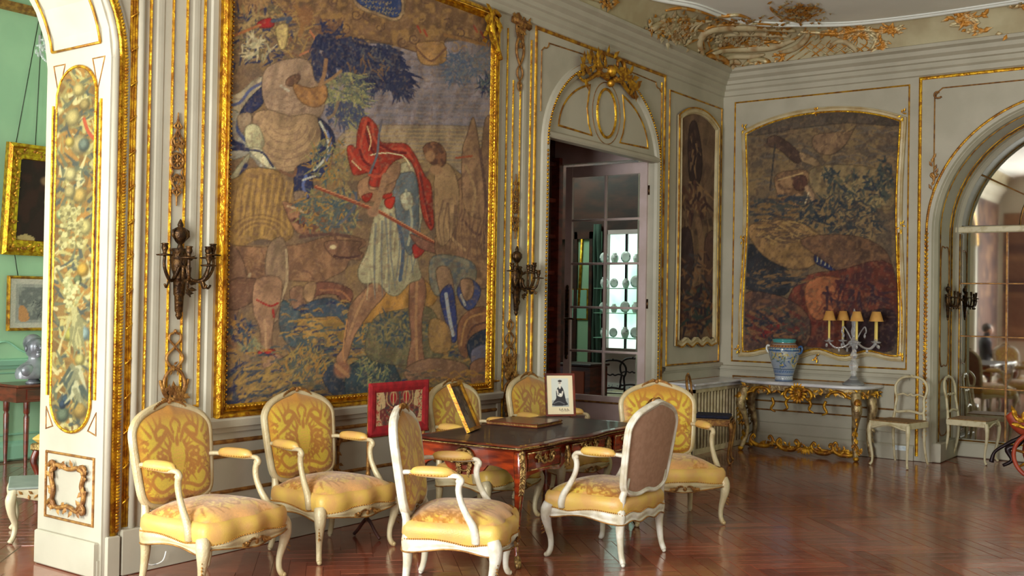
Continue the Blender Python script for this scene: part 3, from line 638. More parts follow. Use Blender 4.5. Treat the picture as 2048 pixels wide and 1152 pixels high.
stucco('gilded_rocaille', [([(2000, 84), (2030, 74), (2070, 66)], .024)], [(2030, 76, 40, 8, 50, .1), (2040, 6, 14, 8, 14, .1)])
stucco('gilded_rocaille', [([(1200, 2), (1222, 14), (1236, -4)], .016), ([(1130, -10), (1170, -6), (1200, 4)], .02)], [(1215, 6, 14, 8, 18, .08), (1320, 62, 10, 8, 10, .08)])

# ---- jamb of the arch with its panels
gl(wall_left, TJ, [(5.99, 2.72), (5.99, 1.0)], 1.2, 'gilt'); gl(wall_left, TJ, [(5.505, 2.72), (5.505, 1.0)], 1.2, 'gilt')
gl(wall_left, TJ, rect(5.985, .285, 5.50, .665), 1.0, 'gilt_dull', True)
gl(wall_left, TJ, [(6.02, 3.03), (5.47, 3.03)], .7, 'gilt_dull')
for a, b_ in (((6.0, 2.96), (5.88, 2.96)), ((5.60, 2.96), (5.48, 2.96))):
    gl(wall_left, TJ, [a, b_, (((a[0]+b_[0])/2), 2.78)], .5, 'gilt_dull', True)
gl(wall_left, TJ, [(6.0, .80), (6.0, .93), (5.93, .82)], .5, 'gilt_dull', True); gl(wall_left, TJ, [(5.49, .80), (5.49, .93), (5.57, .82)], .5, 'gilt_dull', True)
w = MB(); w.box((XJ-.03, 5.44, 0), (XJ, 6.05, .2), .008); w.box((XJ-.015, 5.43, 0), (XJ, 6.06, .1)); o = w.build('skirting', 'wall', wall_left)
# gilt rocaille frame in the low jamb panel
w = MB(); rr = random.Random(12)
fr_ = sp2([(5.90, .58), (5.84, .60), (5.74, .585), (5.64, .60), (5.58, .57), (5.60, .50), (5.575, .45), (5.60, .38), (5.64, .35), (5.74, .37), (5.84, .35), (5.90, .38), (5.885, .45), (5.91, .52)], 4, True)
w.tube([TJ(u, z, .015) for u, z in fr_], .014, 6, closed=True)
for u, z in fr_[::2]: w.leaf(TJ(u, z, .018), (0, rr.uniform(-1, 1), rr.uniform(-1, 1)), (-1, 0, 0), .055, .035)
for cu, cz in ((5.89, .585), (5.585, .585), (5.59, .36), (5.895, .36)):
    w.tube([TJ(u, z, .02) for u, z in spiral(cu, cz, .04, .012, 0, 5, 12)], .011, 6)
o = w.build('gilt_rocaille_frame', 'gilt_dull', wall_left)
# curved soffit panel outline
def TS(t, y): (x, z) = (2.07+1.485*math.cos(t), 2.95+.985*math.sin(t)); return (x, y, z)
w = MB(); 
for y in (5.50, 5.99): w.tube([TS(.09+i*.05, y) for i in range(28)], .008, 5)
w.tube([TS(.09, 5.50), TS(.09, 5.99)], .008, 5); o = w.build('soffit_panel_moulding', 'gilt_flat', wall_left)

# ---- green room beyond the arch
def gbox(name, a, b_, m='green_wall'):
    w = MB(); w.box(a, b_); o = w.build(name, m); struct(o); return o
wg = gbox('wall_green_room_end', (-3.4, 9.9, 0), (6.4, 10.05, 4.7)); gbox('wall_green_room_side', (6.3, 5.62, 0), (6.4, 9.9, 4.7))
w = MB(); w.box((-3.4, 6.07, 0), (-3.2, 7.1, 4.7)); w.box((-3.4, 9.5, 0), (-3.2, 9.9, 4.7)); w.box((-3.4, 7.1, 0), (-3.2, 9.5, .5)); w.box((-3.4, 7.1, 3.3), (-3.2, 9.5, 4.7)); o = w.build('wall_green_room_windows', 'green_wall'); struct(o)
TG = lambda u, z, h=0: (u, 9.9-h, z)
band(wg, TG, [(4.6, .93), (6.3, .93)], RAILP, 'green_trim', 'dado_rail'); band(wg, TG, [(4.6, .84), (6.3, .84)], PLINE, 'green_trim'); band(wg, TG, [(4.6, .02), (6.3, .02)], scaled(BASEP, 1.2), 'green_trim', 'skirting')
band(wg, TG, rect(4.8, .25, 6.2, .62), scaled(PLINE, 1.4), 'green_trim', closed=True)
band(wg, TG, sp2([(4.8, 1.02), (5.2, 1.06), (5.45, 1.14), (5.62, 1.05), (5.8, 1.0), (6.2, 1.02)], 6), scaled(PLINE, 1.3), 'green_trim')
band(wg, TG, [(4.6, 4.33), (6.3, 4.33)], [(-.04,0),(-.03,.05),(0,.07),(.03,.1),(.04,0)], 'gilt_dull', 'picture_rail')
w = MB(); w.tube([TG(5.60, 1.98, .01), TG(5.52, 1.99, .01), TG(5.56, 1.77, .01)], .004, 4)
w.tube([TG(5.7, 3.0, .02), TG(5.75, 4.3, .01)], .004, 4); w.tube([TG(5.5, 3.0, .02), TG(5.72, 4.3, .01)], .004, 4); local_ = w.build('hanging_wire', 'black_iron', wg)

# ---- brown lobby and cabinet room beyond the doorway
lob = gbox('wall_lobby', (6.4, 6.66, 0), (9.98, 6.76, 4.7), 'dark_wood'); gbox('wall_cabinet_room_side', (9.9, 9.0, 0), (13.1, 9.1, 4.7), 'green_wall')
w = MB(); w.box((12.9, 5.62, 0), (13.0, 7.12, 4.7)); w.box((12.9, 7.76, 0), (13.0, 9.0, 4.7)); w.box((12.9, 7.12, 2.62), (13.0, 7.76, 4.7)); w.box((12.9, 7.12, 0), (13.0, 7.76, .55))
wc = w.build('wall_cabinet_room_end', 'dark_wood'); struct(wc)
for z in (.35, .8, 1.15, 1.5, 1.9, 2.3, 2.7, 3.1): 
    w = MB(); w.box((7.9, 6.60, z), (9.98, 6.66, z+.05), .008); o = w.build('panel_rail', 'mahogany', lob)
w = MB(); w.box((9.2, 6.58, 0), (9.28, 6.66, 3.2)); w.box((9.9, 6.56, 0), (9.98, 6.66, 3.2)); o = w.build('panel_stile', 'mahogany', lob)
w = MB(); w.box((9.96, 5.62, 3.13), (10.04, 6.75, 4.7)); o = w.build('wall_lobby_header', 'white_door'); struct(o)
# ============================================================ TAPESTRIES
G = 1.25   # thread colours are lighter than they look in the dim room
def flat_pos(tf, u0, u1, z0, z1, h=.012):
    def f(u, v):
        U = u0+(u1-u0)*(u+1)/2; Z = z0+(z1-z0)*v; P = [np.asarray(a, float) for a in tf(U, Z, h)]; return P
    return f
tr = lambda P: trace(P[..., 0], P[..., 1], P[..., 2])
NAVY, BLUE, TEAL, OCH, TAN, BRN, DKB, FLESH, BEI, RED, CREAM = (38, 42, 70), (60, 72, 112), (66, 82, 84), (150, 108, 52), (150, 122, 88), (108, 76, 56), (66, 48, 44), (142, 104, 78), (150, 130, 104), (150, 44, 32), (186, 170, 130)
C = Canvas(flat_pos(TA, 4.35, 7.16, .87, 3.99), 330, 400, coords=tr, base=(116, 92, 68), seed=5); C.outline = 9
def folds(c, x0, y0, x1, y1, n, dx, dy, col, w=3, a=.5, jit=10):
    for i in range(n):
        t = (i+.5)/n; x = x0+(x1-x0)*t+c.r.uniform(-jit, jit)*.3; y = y0+(y1-y0)*t+c.r.uniform(-jit, jit)*.3
        c.stroke([(x, y), (x+dx*.5+c.r.uniform(-jit, jit), y+dy*.5), (x+dx+c.r.uniform(-jit, jit), y+dy)], w, col, a, True, w*.4)
c = C
c.mottle((132, 104, 66), 34, .45, .6, 1); c.mottle((84, 70, 62), 22, .6, .6, 2)
# sky
c.poly([(640, 100), (820, 90), (1000, 110), (1000, 420), (900, 330), (690, 300), (640, 230)], (122, 112, 114), .95)
for y in range(120, 330, 7): c.stroke([(660, y+3), (760, y-2), (880, y+2), (1000, y+4)], 3, (136, 122, 118) if y % 2 else (106, 104, 118), .5)
c.poly([(690, 262), (800, 250), (1000, 262), (1000, 330), (690, 340)], (148, 124, 84), .55)
for y in range(262, 330, 8): c.stroke([(690, y), (850, y-3), (1000, y+2)], 3, (164, 136, 88), .5)
# upper border: scrolls and cartouche
c.poly([(440, -30), (1000, -30), (1000, 84), (900, 70), (880, 128), (850, 110), (760, 84), (700, 74), (640, 60), (560, 40), (500, 60), (440, 100)], (112, 84, 58), 1, mottle=.8, mcol=(148, 112, 66), ms=11)
for i in range(46):
    x = 460+i*11.5; y = c.r.uniform(-10, 100) if x > 640 else c.r.uniform(-10, 50); c.stroke(spiral(x, y, 12, 3, c.r.rand()*6, c.r.rand()*6+5, 8), 3, (150, 116, 74) if i % 2 else (78, 56, 46), .7)
c.poly([(704, -12), (716, -24), (790, -24), (808, 0), (806, 30), (790, 42), (762, 34), (716, 16)], TAN); c.poly([(712, -14), (790, -22), (802, 2), (800, 28), (786, 35), (762, 27), (722, 10)], (44, 58, 96))
for r_, (yy, xs) in enumerate(((2, 722), (13, 730), (23, 748))):
    for i in range(9): c.stroke([(xs+i*7, yy+i*.6), (xs+3+i*7, yy+4*(i % 2)+i*.6), (xs+4+i*7, yy-2+i*.6)], 1.8, (150, 132, 92), .8, False)
c.poly([(832, 92), (846, 84), (886, 86), (892, 120), (874, 130), (842, 126)], (150, 112, 68)); c.stroke([(832, 95), (862, 122), (892, 96)], 4, BRN); c.stroke([(890, 70), (1000, 96)], 7, (128, 92, 54)); 
for x, y in ((835, 58), (848, 66), (948, 58), (962, 70)): c.stroke([(x, y-6), (x+6, y+6)], 4, RED, .7)
# upper left: quiver, laurel, red and blue
c.leaves(480, 70, 50, 60, 130, 20, 5, [NAVY, (120, 104, 70), (84, 74, 60), (146, 120, 76)]); c.leaves(540, 70, 50, 60, 110, 22, 6, [NAVY, (98, 84, 60), (150, 124, 80)])
c.leaves(590, 60, 40, 50, 70, 24, 5, [BRN, (148, 116, 66), (92, 74, 58)]); c.leaves(510, 96, 30, 22, 40, 16, 5, [(150, 142, 110), CREAM])
c.poly([(515, 45), (540, 36), (548, 52), (522, 56)], (140, 34, 34)); c.stroke([(462, 74), (520, 50)], 5, (150, 92, 54)); c.stroke([(545, 42), (580, 36), (575, 44)], 7, (64, 72, 88)); c.poly([(552, 56), (575, 50), (572, 92), (560, 96)], (176, 152, 96))
c.stroke([(590, 10), (606, 40), (600, 70)], 10, (134, 96, 58)); c.blob(612, 30, 18, 24, (128, 88, 56), .9); c.stroke([(640, 40), (660, 80), (650, 110)], 9, (118, 84, 58))
c.stroke([(620, 62), (634, 90), (600, 110)], 4, (170, 104, 70)); c.leaves(660, 70, 26, 30, 60, 18, 6, [NAVY, BRN])
# tree: dark clump, light clump, right clump
for (x, y, rx, ry, n) in ((700, 105, 44, 30, 200), (752, 130, 56, 42, 330), (800, 165, 26, 26, 90), (650, 100, 26, 34, 120), (645, 135, 24, 18, 60)): c.leaves(x, y, rx, ry, n, 21, 6.5, [NAVY, (30, 34, 60), (52, 56, 76), (44, 48, 70)], 1.2, 1.9, .95)
c.leaves(740, 125, 46, 30, 46, 13, 4, [(112, 84, 60), (80, 80, 84)], 1.2, 2)
for (x, y, rx, ry, n) in ((690, 190, 46, 46, 330), (700, 232, 30, 16, 80)): c.leaves(x, y, rx, ry, n, 18, 3.8, [(124, 122, 82), (96, 98, 78), (150, 142, 92), (74, 80, 80)], .9, 2.6, .9)
c.leaves(690, 225, 40, 22, 60, 16, 5, [(66, 72, 92), (56, 62, 88)], 1.0, 1.6); c.leaves(920, 135, 34, 32, 150, 13, 4, [(84, 92, 106), (72, 84, 104), (100, 102, 104)]); c.leaves(970, 130, 24, 50, 90, 14, 4, [(84, 92, 104), (104, 98, 92)]); c.leaves(975, 170, 14, 20, 40, 13, 4, [NAVY, TEAL])
# left figure: billowing drapery behind
c.poly([(452, 196), (480, 184), (510, 158), (530, 156), (526, 180), (500, 204), (486, 226), (452, 222)], (154, 140, 112)); c.poly([(482, 222), (500, 196), (528, 172), (526, 206), (500, 228), (478, 234)], NAVY); c.stroke([(456, 212), (480, 205), (500, 180), (524, 166)], 6, (72, 80, 120), .9)
c.poly([(449, 226), (480, 228), (486, 268), (510, 300), (540, 330), (556, 338), (520, 334), (498, 312), (450, 316)], (142, 136, 120)); c.stroke([(458, 240), (462, 280), (484, 292)], 12, NAVY); c.stroke([(478, 238), (476, 262), (500, 290)], 7, (60, 72, 110)); c.stroke([(450, 300), (490, 298), (520, 312), (548, 334)], 7, NAVY)
c.poly([(449, 370), (470, 340), (496, 308), (498, 318), (478, 352), (449, 386)], (150, 142, 112)); c.stroke([(449, 398), (470, 372), (492, 330)], 8, NAVY)
c.poly([(476, 232), (500, 226), (502, 246), (488, 266), (478, 256)], (148, 126, 100))
# bald giant's back and head
c.poly([(530, 140), (560, 122), (600, 116), (622, 128), (630, 160), (650, 176), (650, 206), (640, 232), (600, 250), (560, 246), (532, 214), (524, 178)], (146, 120, 96))
for i in range(9): c.stroke(arc(575, 178, 22+i*6, 14+i*6, .4, 2.2, 8), 2.2, (164, 138, 108) if i % 2 else (126, 100, 80), .5)
c.poly([(576, 156), (596, 148), (600, 158), (588, 172), (572, 170)], (98, 70, 54)); c.stroke([(562, 172), (578, 182)], 5, (172, 160, 136)); c.poly([(588, 168), (620, 176), (650, 170), (654, 196), (636, 214), (608, 208), (592, 190)], (152, 108, 64), 1, mottle=.7, mcol=(120, 84, 54), ms=6)
c.stroke([(640, 170), (662, 158), (682, 142)], 6, (140, 108, 74)); c.stroke([(676, 204), (668, 228), (656, 236)], 6, (120, 100, 78)); c.stroke([(652, 120), (648, 150), (640, 170)], 8, (140, 104, 72))
# torso
c.poly([(506, 232), (536, 220), (580, 232), (612, 228), (636, 236), (646, 262), (642, 300), (628, 324), (604, 336), (578, 344), (556, 340), (534, 318), (514, 280)], (150, 122, 90))
for i in range(11): c.stroke(arc(572, 244, 20+i*6, 10+i*8, .2, 2.9, 10), 2.4, (172, 142, 98) if i % 2 else (118, 92, 70), .55)
c.poly([(490, 256), (510, 248), (522, 262), (528, 290), (512, 300), (494, 290)], (176, 168, 128)); c.poly([(498, 300), (520, 296), (538, 320), (552, 338), (530, 332)], (186, 178, 142)); c.stroke([(500, 300), (526, 306), (546, 334)], 4, NAVY)
# blue swag on the right of the torso
c.poly([(636, 236), (656, 250), (668, 270), (670, 296), (660, 320), (654, 348), (634, 356), (624, 350), (626, 382), (614, 398), (590, 392), (588, 356), (596, 332), (624, 320), (640, 292), (642, 262)], NAVY)
c.stroke([(640, 244), (656, 280), (650, 316), (628, 340)], 5, (176, 174, 154)); c.stroke([(654, 262), (662, 296), (648, 330)], 4, (92, 104, 148)); c.stroke([(612, 352), (606, 372), (614, 392)], 6, (84, 96, 140)); c.stroke([(606, 360), (640, 348)], 4, (170, 166, 150)); c.poly([(588, 384), (612, 386), (610, 412), (594, 412)], (128, 106, 86))
c.stroke([(560, 342), (586, 352), (592, 338)], 6, BRN)
# yellow robe
c.poly([(450, 380), (478, 352), (500, 336), (540, 338), (562, 348), (568, 380), (580, 430), (586, 470), (560, 486), (520, 478), (470, 500), (444, 500)], (140, 108, 62), 1, mottle=.6, mcol=(116, 88, 56), ms=16)
for i in range(18): x = 456+i*6.5; c.stroke([(x+20, 345+abs(i-9)*3), (x+14-i*.2, 400+i), (x+c.r.uniform(-6, 14), 470)], 3.2, (172, 134, 70) if i % 2 else (104, 78, 52), .6)
for i in range(6): c.stroke(arc(520, 470+i*4, 60-i*4, 40, -2.8, -.3, 9), 3, (168, 130, 72) if i % 2 else (104, 76, 52), .5)
c.poly([(566, 402), (600, 416), (640, 430), (652, 448), (640, 470), (600, 468), (584, 450), (574, 430)], (130, 92, 66), 1, mottle=.7, mcol=(88, 56, 48), ms=7)
c.stroke([(575, 412), (606, 424), (636, 450)], 4, (170, 140, 104)); c.stroke([(590, 440), (618, 456)], 9, (76, 44, 40))
# light shrub between figures
c.leaves(656, 320, 40, 46, 150, 13, 4, [(132, 122, 74), (110, 104, 72), TEAL, OCH]); c.leaves(640, 420, 50, 44, 230, 12, 4.5, [(128, 116, 72), TEAL, (78, 86, 80), OCH, (96, 92, 70)]); c.leaves(690, 420, 26, 50, 100, 12, 5, [(60, 76, 84), (84, 84, 72), (140, 126, 80)]); c.leaves(690, 340, 20, 34, 60, 12, 4, [(140, 120, 76), (116, 100, 70)])
# hound
c.poly([(440, 500), (480, 492), (540, 494), (600, 488), (650, 474), (690, 470), (726, 478), (732, 490), (718, 500), (728, 508), (720, 520), (700, 520), (690, 540), (660, 556), (640, 566), (600, 562), (560, 560), (500, 560), (460, 580), (440, 590)], (126, 92, 66), 1, mottle=.6, mcol=(100, 72, 56), ms=14)
for i in range(26): x = c.r.uniform(460, 660); y = c.r.uniform(492, 556); c.stroke([(x, y), (x+12, y+4), (x+18, y+16)], 3, (150, 114, 78) if i % 2 else (90, 62, 52), .5)
c.poly([(648, 486), (676, 480), (722, 484), (716, 498), (724, 508), (700, 514), (676, 518), (660, 508)], (104, 74, 56)); c.blob(666, 494, 8, 5, (196, 176, 132)); c.stroke([(668, 512), (694, 516), (720, 511)], 4, (70, 46, 42)); c.stroke([(600, 474), (660, 468), (700, 474)], 6, (84, 58, 50)); c.stroke([(664, 460), (674, 484)], 6, (96, 68, 54))
c.poly([(440, 500), (470, 494), (492, 540), (486, 580), (470, 640), (440, 660)], (118, 88, 68))
c.poly([(540, 486), (566, 476), (576, 520), (570, 580), (556, 640), (530, 640), (534, 580), (530, 530)], (128, 104, 80)); c.stroke([(500, 548), (484, 590), (472, 610)], 6, (152, 130, 100)); c.stroke([(572, 500), (574, 560), (562, 600)], 5, (160, 138, 104))
c.poly([(460, 562), (520, 560), (510, 600), (458, 620)], (98, 70, 54)); c.poly([(632, 566), (670, 566), (700, 578), (706, 594), (694, 616), (680, 612), (672, 590), (640, 590), (624, 596)], (104, 66, 52)); c.stroke([(640, 580), (680, 582), (700, 600)], 4, (146, 96, 66)); c.stroke([(676, 592), (690, 612)], 4, (60, 40, 40)); c.poly([(580, 580), (606, 574), (612, 610), (604, 632), (586, 620)], (128, 94, 72)); c.poly([(610, 570), (632, 566), (624, 604), (608, 596)], (152, 118, 84))
# standing leg and sandal of the left figure
c.poly([(512, 560), (560, 556), (562, 600), (548, 640), (544, 690), (552, 706), (568, 716), (566, 736), (552, 746), (530, 740), (522, 716), (520, 660), (506, 620)], (140, 106, 80)); c.stroke([(514, 600), (540, 612), (556, 606)], 4, (140, 40, 36)); c.stroke([(546, 620), (548, 634)], 5, (140, 40, 36)); c.poly([(518, 702), (546, 698), (550, 708), (520, 712)], (146, 42, 36)); c.stroke([(530, 640), (532, 700)], 4, (164, 130, 96))
c.blob(452, 690, 24, 18, (112, 78, 58)); c.blob(446, 656, 8, 5, (124, 30, 32))
# ground
yy = np.clip((c.Y-600)/30, 0, 1)
def ground(reg, x0, x1, y0, y1, n, cols_, ln, wd):
    for _ in range(n):
        x, y = c.r.uniform(x0, x1), c.r.uniform(y0, y1); c.stroke([(x, y), (x+ln*.5, y-ln*.25*c.r.rand()), (x+ln, y+c.r.uniform(-3, 6))], wd, cols_[c.r.randint(len(cols_))], .8, True, wd*.4)
c.poly([(566, 600), (600, 622), (700, 606), (760, 640), (720, 690), (600, 700), (560, 660)], (62, 72, 76)); c.poly([(610, 610), (660, 596), (700, 620), (690, 650), (620, 640)], (56, 66, 78)); c.poly([(600, 640), (680, 640), (690, 690), (610, 680)], (150, 116, 62))
ground(0, 560, 740, 600, 720, 190, [OCH, (60, 72, 78), TEAL, (160, 124, 66), NAVY], 16, 4.5)
c.poly([(440, 740), (520, 742), (600, 700), (700, 716), (1000, 700), (1000, 850), (430, 850)], (96, 82, 58), 1, mottle=.8, mcol=(140, 106, 60), ms=13); ground(0, 440, 980, 690, 800, 420, [(56, 68, 72), OCH, (132, 104, 60), (74, 76, 66), NAVY], 18, 5)
c.poly([(640, 720), (672, 730), (692, 780), (680, 800), (650, 770)], (44, 52, 64)); c.leaves(610, 730, 44, 36, 130, 20, 4, [(66, 76, 76), (140, 116, 66), OCH, (84, 82, 66)], -1.2, 2); c.leaves(470, 780, 44, 40, 60, 34, 8, [NAVY, (50, 56, 70), (142, 108, 60)], -.9, 1.5); c.leaves(510, 770, 50, 36, 70, 28, 6, [(150, 118, 64), (50, 58, 70), (120, 96, 58)], -.5, 1.2); c.leaves(500, 690, 20, 16, 30, 12, 5, [(86, 92, 80), (126, 120, 84)]); c.leaves(478, 660, 26, 24, 60, 12, 5, [NAVY, (60, 70, 76), OCH])
c.poly([(700, 730), (780, 720), (800, 800), (700, 806)], (44, 56, 62)); c.leaves(745, 740, 30, 40, 140, 11, 4, [(110, 110, 72), (84, 92, 74), (142, 128, 80), (52, 62, 66)]); c.leaves(770, 660, 56, 30, 160, 13, 5, [(56, 68, 74), (124, 112, 70), OCH, (76, 84, 76)])
# running hunter
c.poly([(780, 560), (820, 556), (850, 560), (866, 610), (700, 650), (760, 600)], (156, 112, 56)); c.poly([(746, 640), (800, 620), (866, 620), (880, 720), (740, 720)], (92, 86, 62), .8); c.leaves(800, 660, 60, 34, 150, 12, 5, [(50, 62, 72), (126, 110, 70), (70, 78, 72)])
c.poly([(744, 566), (772, 566), (770, 590), (744, 620), (716, 660), (706, 680), (694, 720), (680, 732), (672, 716), (688, 690), (694, 650), (700, 612), (724, 584)], (136, 98, 72)); c.stroke([(738, 576), (716, 620), (698, 670)], 5, (160, 120, 84)); c.stroke([(694, 640), (686, 700), (690, 724)], 3, (170, 120, 76)); c.blob(684, 740, 20, 20, (128, 84, 62)); c.stroke([(672, 730), (696, 752)], 8, (150, 108, 74))
c.poly([(822, 556), (846, 556), (852, 590), (844, 640), (846, 700), (852, 740), (824, 752), (814, 730), (822, 680), (818, 620)], (128, 88, 66)); c.stroke([(834, 560), (832, 640), (834, 720)], 5, (154, 112, 76)); c.poly([(812, 736), (860, 716), (930, 728), (930, 756), (860, 760), (816, 760)], (112, 82, 62))
c.poly([(760, 396), (784, 376), (800, 330), (828, 326), (842, 352), (846, 420), (838, 470), (836, 520), (842, 556), (820, 566), (796, 590), (776, 588), (756, 566), (724, 566), (716, 540), (734, 500), (744, 450)], (152, 142, 110))
folds(c, 742, 450, 830, 380, 11, -8, 150, (182, 172, 130), 5, .6); folds(c, 748, 450, 836, 390, 9, 0, 150, (92, 96, 100), 5, .6)
c.poly([(786, 360), (812, 345), (832, 352), (838, 420), (832, 486), (818, 510), (800, 470), (792, 430)], (88, 96, 100), .95); c.poly([(800, 392), (820, 384), (826, 410), (810, 420)], (176, 172, 142)); c.stroke([(796, 440), (806, 500), (800, 560)], 7, (72, 84, 100)); c.stroke([(812, 380), (824, 440), (816, 490)], 5, (150, 148, 124))
c.poly([(716, 366), (742, 350), (770, 352), (790, 340), (790, 372), (770, 396), (742, 404), (720, 396)], (146, 108, 78)); c.poly([(724, 392), (744, 386), (740, 400), (730, 404)], RED); c.poly([(762, 392), (784, 386), (778, 400)], RED); c.poly([(770, 400), (790, 394), (784, 416), (772, 414)], RED)
c.poly([(742, 350), (780, 330), (800, 326), (796, 356), (770, 372), (740, 380)], (150, 112, 82))
# red cloak
c.poly([(725, 236), (736, 234), (748, 244), (758, 262), (762, 284), (786, 286), (812, 288), (828, 306), (840, 330), (850, 352), (862, 370), (866, 420), (868, 450), (860, 460), (846, 432), (840, 400), (836, 364), (826, 332), (812, 316), (790, 322), (772, 342), (764, 372), (738, 370), (744, 344), (732, 346), (708, 350), (698, 324), (694, 296), (704, 290), (712, 296), (714, 270), (720, 246)], (140, 46, 34))
for p in ([(732, 240), (726, 268), (722, 300), (742, 332)], [(744, 246), (750, 280), (772, 298), (806, 298), (824, 318)], [(700, 300), (714, 326), (740, 344)], [(832, 330), (846, 380), (856, 440)], [(738, 350), (760, 352), (776, 330)]): c.stroke(p, 5, (176, 74, 52), .85)
for p in ([(737, 246), (734, 270), (744, 300), (760, 316)], [(720, 300), (728, 322), (750, 336)], [(760, 290), (790, 304), (812, 306)], [(840, 346), (850, 400), (862, 450)]): c.stroke(p, 5, (88, 24, 26), .85)
c.stroke([(742, 310), (770, 306), (806, 312), (822, 336)], 2.5, (214, 196, 150)); c.stroke([(734, 252), (742, 280), (738, 300)], 2.5, (206, 170, 120)); c.stroke([(704, 322), (722, 340)], 2.5, (206, 180, 130)); c.poly([(826, 490), (852, 486), (846, 506), (830, 516)], (140, 42, 36))
c.stroke([(764, 240), (758, 270), (754, 310), (740, 346)], 4.5, (92, 92, 100)); c.stroke([(712, 386), (710, 410), (690, 438), (676, 448)], 5, (80, 84, 96)); c.stroke([(676, 420), (660, 460)], 6, (78, 86, 84))
# spear and hands
c.stroke([(632, 374), (760, 424), (880, 492), (916, 514)], 7, (130, 62, 42), 1, False); c.stroke([(632, 372), (760, 421), (880, 489)], 2.2, (184, 122, 84), 1, False); c.blob(746, 424, 14, 12, (150, 112, 84)); c.blob(896, 506, 12, 9, (138, 100, 76)); c.poly([(906, 500), (916, 498), (914, 532), (904, 536)], (152, 46, 34)); c.poly([(918, 496), (940, 510), (944, 534), (926, 520)], (90, 104, 104))
c.stroke([(770, 352), (760, 390), (750, 420)], 12, (148, 112, 82)); c.poly([(820, 468), (850, 480), (896, 500), (880, 508), (840, 496)], (120, 80, 64))
# companion, horse, and drapery at the right
c.poly([(900, 380), (930, 350), (980, 330), (985, 560), (900, 560), (870, 500), (880, 430)], (116, 86, 64), 1, mottle=.8, mcol=(142, 108, 76), ms=12)
c.poly([(870, 340), (900, 330), (918, 380), (912, 450), (890, 490), (872, 470)], (148, 118, 84)); c.poly([(846, 296), (862, 284), (880, 288), (892, 306), (890, 328), (876, 334), (856, 322)], (112, 74, 52), 1, mottle=.8, mcol=(74, 50, 42), ms=5); c.blob(860, 312, 12, 13, (150, 112, 78)); c.blob(872, 340, 16, 12, (148, 112, 80))
c.poly([(924, 310), (934, 270), (946, 234), (954, 262), (962, 300), (970, 240), (982, 250), (980, 420), (930, 420)], (128, 98, 72), 1, mottle=.6, mcol=(100, 76, 62), ms=9); c.stroke([(912, 316), (944, 312)], 4, (140, 70, 46)); c.stroke([(930, 330), (950, 380), (944, 430)], 5, (152, 122, 86)); c.stroke([(960, 300), (972, 400), (966, 500)], 6, (84, 62, 54)); c.stroke([(926, 440), (956, 470), (974, 450)], 5, (86, 60, 52)); c.stroke([(888, 420), (900, 470), (930, 500)], 5, (160, 128, 90))
folds(c, 880, 380, 975, 420, 14, 6, 90, (150, 116, 80), 4, .5); folds(c, 880, 400, 975, 440, 12, -6, 90, (84, 62, 54), 4, .5)
c.poly([(860, 520), (900, 510), (950, 530), (940, 580), (870, 590)], (110, 106, 90), .9, mottle=.7, mcol=(66, 76, 88), ms=8); c.poly([(872, 540), (900, 540), (912, 620), (902, 640), (884, 600)], (134, 104, 78))
c.poly([(880, 590), (902, 570), (912, 620), (914, 676), (902, 682), (890, 640)], (48, 54, 96)); c.stroke([(892, 588), (898, 630), (906, 670)], 7, (150, 150, 150)); c.poly([(914, 578), (936, 556), (962, 580), (944, 620), (924, 610)], (52, 58, 92)); c.stroke([(922, 590), (930, 610)], 5, (150, 148, 140)); c.poly([(920, 562), (944, 560), (946, 590), (930, 600)], (132, 100, 76))
c.poly([(916, 650), (936, 622), (974, 616), (978, 670), (944, 680), (934, 716), (918, 700)], (114, 76, 54)); c.stroke([(922, 690), (934, 640), (972, 626)], 4, (150, 108, 66)); c.stroke([(930, 700), (944, 656), (975, 644)], 4, (80, 52, 44)); c.poly([(934, 690), (950, 668), (978, 662), (978, 720), (946, 724)], (36, 44, 60)); c.poly([(944, 700), (976, 690), (976, 730), (946, 730)], (92, 88, 104)); c.poly([(860, 640), (896, 650), (900, 700), (862, 700)], (146, 108, 62), .8); c.poly([(940, 730), (978, 720), (978, 790), (950, 790)], (112, 78, 58)); ground(0, 800, 975, 740, 790, 70, [(112, 84, 58), OCH, (74, 66, 58)], 18, 5)
c.mottle((92, 68, 62), 5, .62, .30, 4); c.mottle((160, 128, 92), 4, .66, .28, 5)
big = tag(empty('large_tapestry', TA(5.75, .87)), 'largest tapestry, hunter in a red cloak with a hound, in a gilt frame', 'tapestry')
C.c = C.c*.95+np.array([4, 3, 2])
local(C.build('woven_field', 'tapestry', big, gain=G, grain=.05))
w = MB(); w.box(TA(4.33, .85, 0), TA(7.18, 4.0, .008)); local(w.build('backing', 'dark_wood', big))
w = MB(); w.molding(rect(4.365, .875, 7.15, 3.985), TA, [(-.035,0),(-.04,.035),(-.02,.05),(-.004,.045),(.012,.02),(.03,.03),(.045,.018),(.05,.012)], True)
local(w.build('gilt_frame', 'gilt', big))
w = MB(); w.tube([TA(x, z, .045) for x, z in rect(4.365, .875, 7.15, 3.985)], .012, 6, closed=True)
rr = random.Random(8)
pts_ = [(4.40, .9+i*.03) for i in range(100)]+[(7.115, .9+i*.03) for i in range(100)]+[(4.4+i*.03, .91) for i in range(91)]
for x, z in pts_: w.bead(TA(x, z, .035), .011)
stuff(local(w.build('frame_beading', 'gilt_flat', big)))
w = MB()
w.tube([TA(u, z, .06) for u, z in sp2([(7.18, 3.62), (7.12, 3.70), (7.06, 3.80), (7.02, 3.92), (7.08, 4.0), (7.16, 3.98)], 5)], lerp_list([.018, .035, .03, .015], 26), 7)
for i in range(26): w.leaf(TA(7.08+rr.uniform(-.1, .1), 3.7+rr.random()*.32, .07), (rr.uniform(-1, 1), 0, rr.uniform(-1, .6)), (0, -1, 0), .1, .05)
local(w.build('corner_ornament', 'gilt', big))

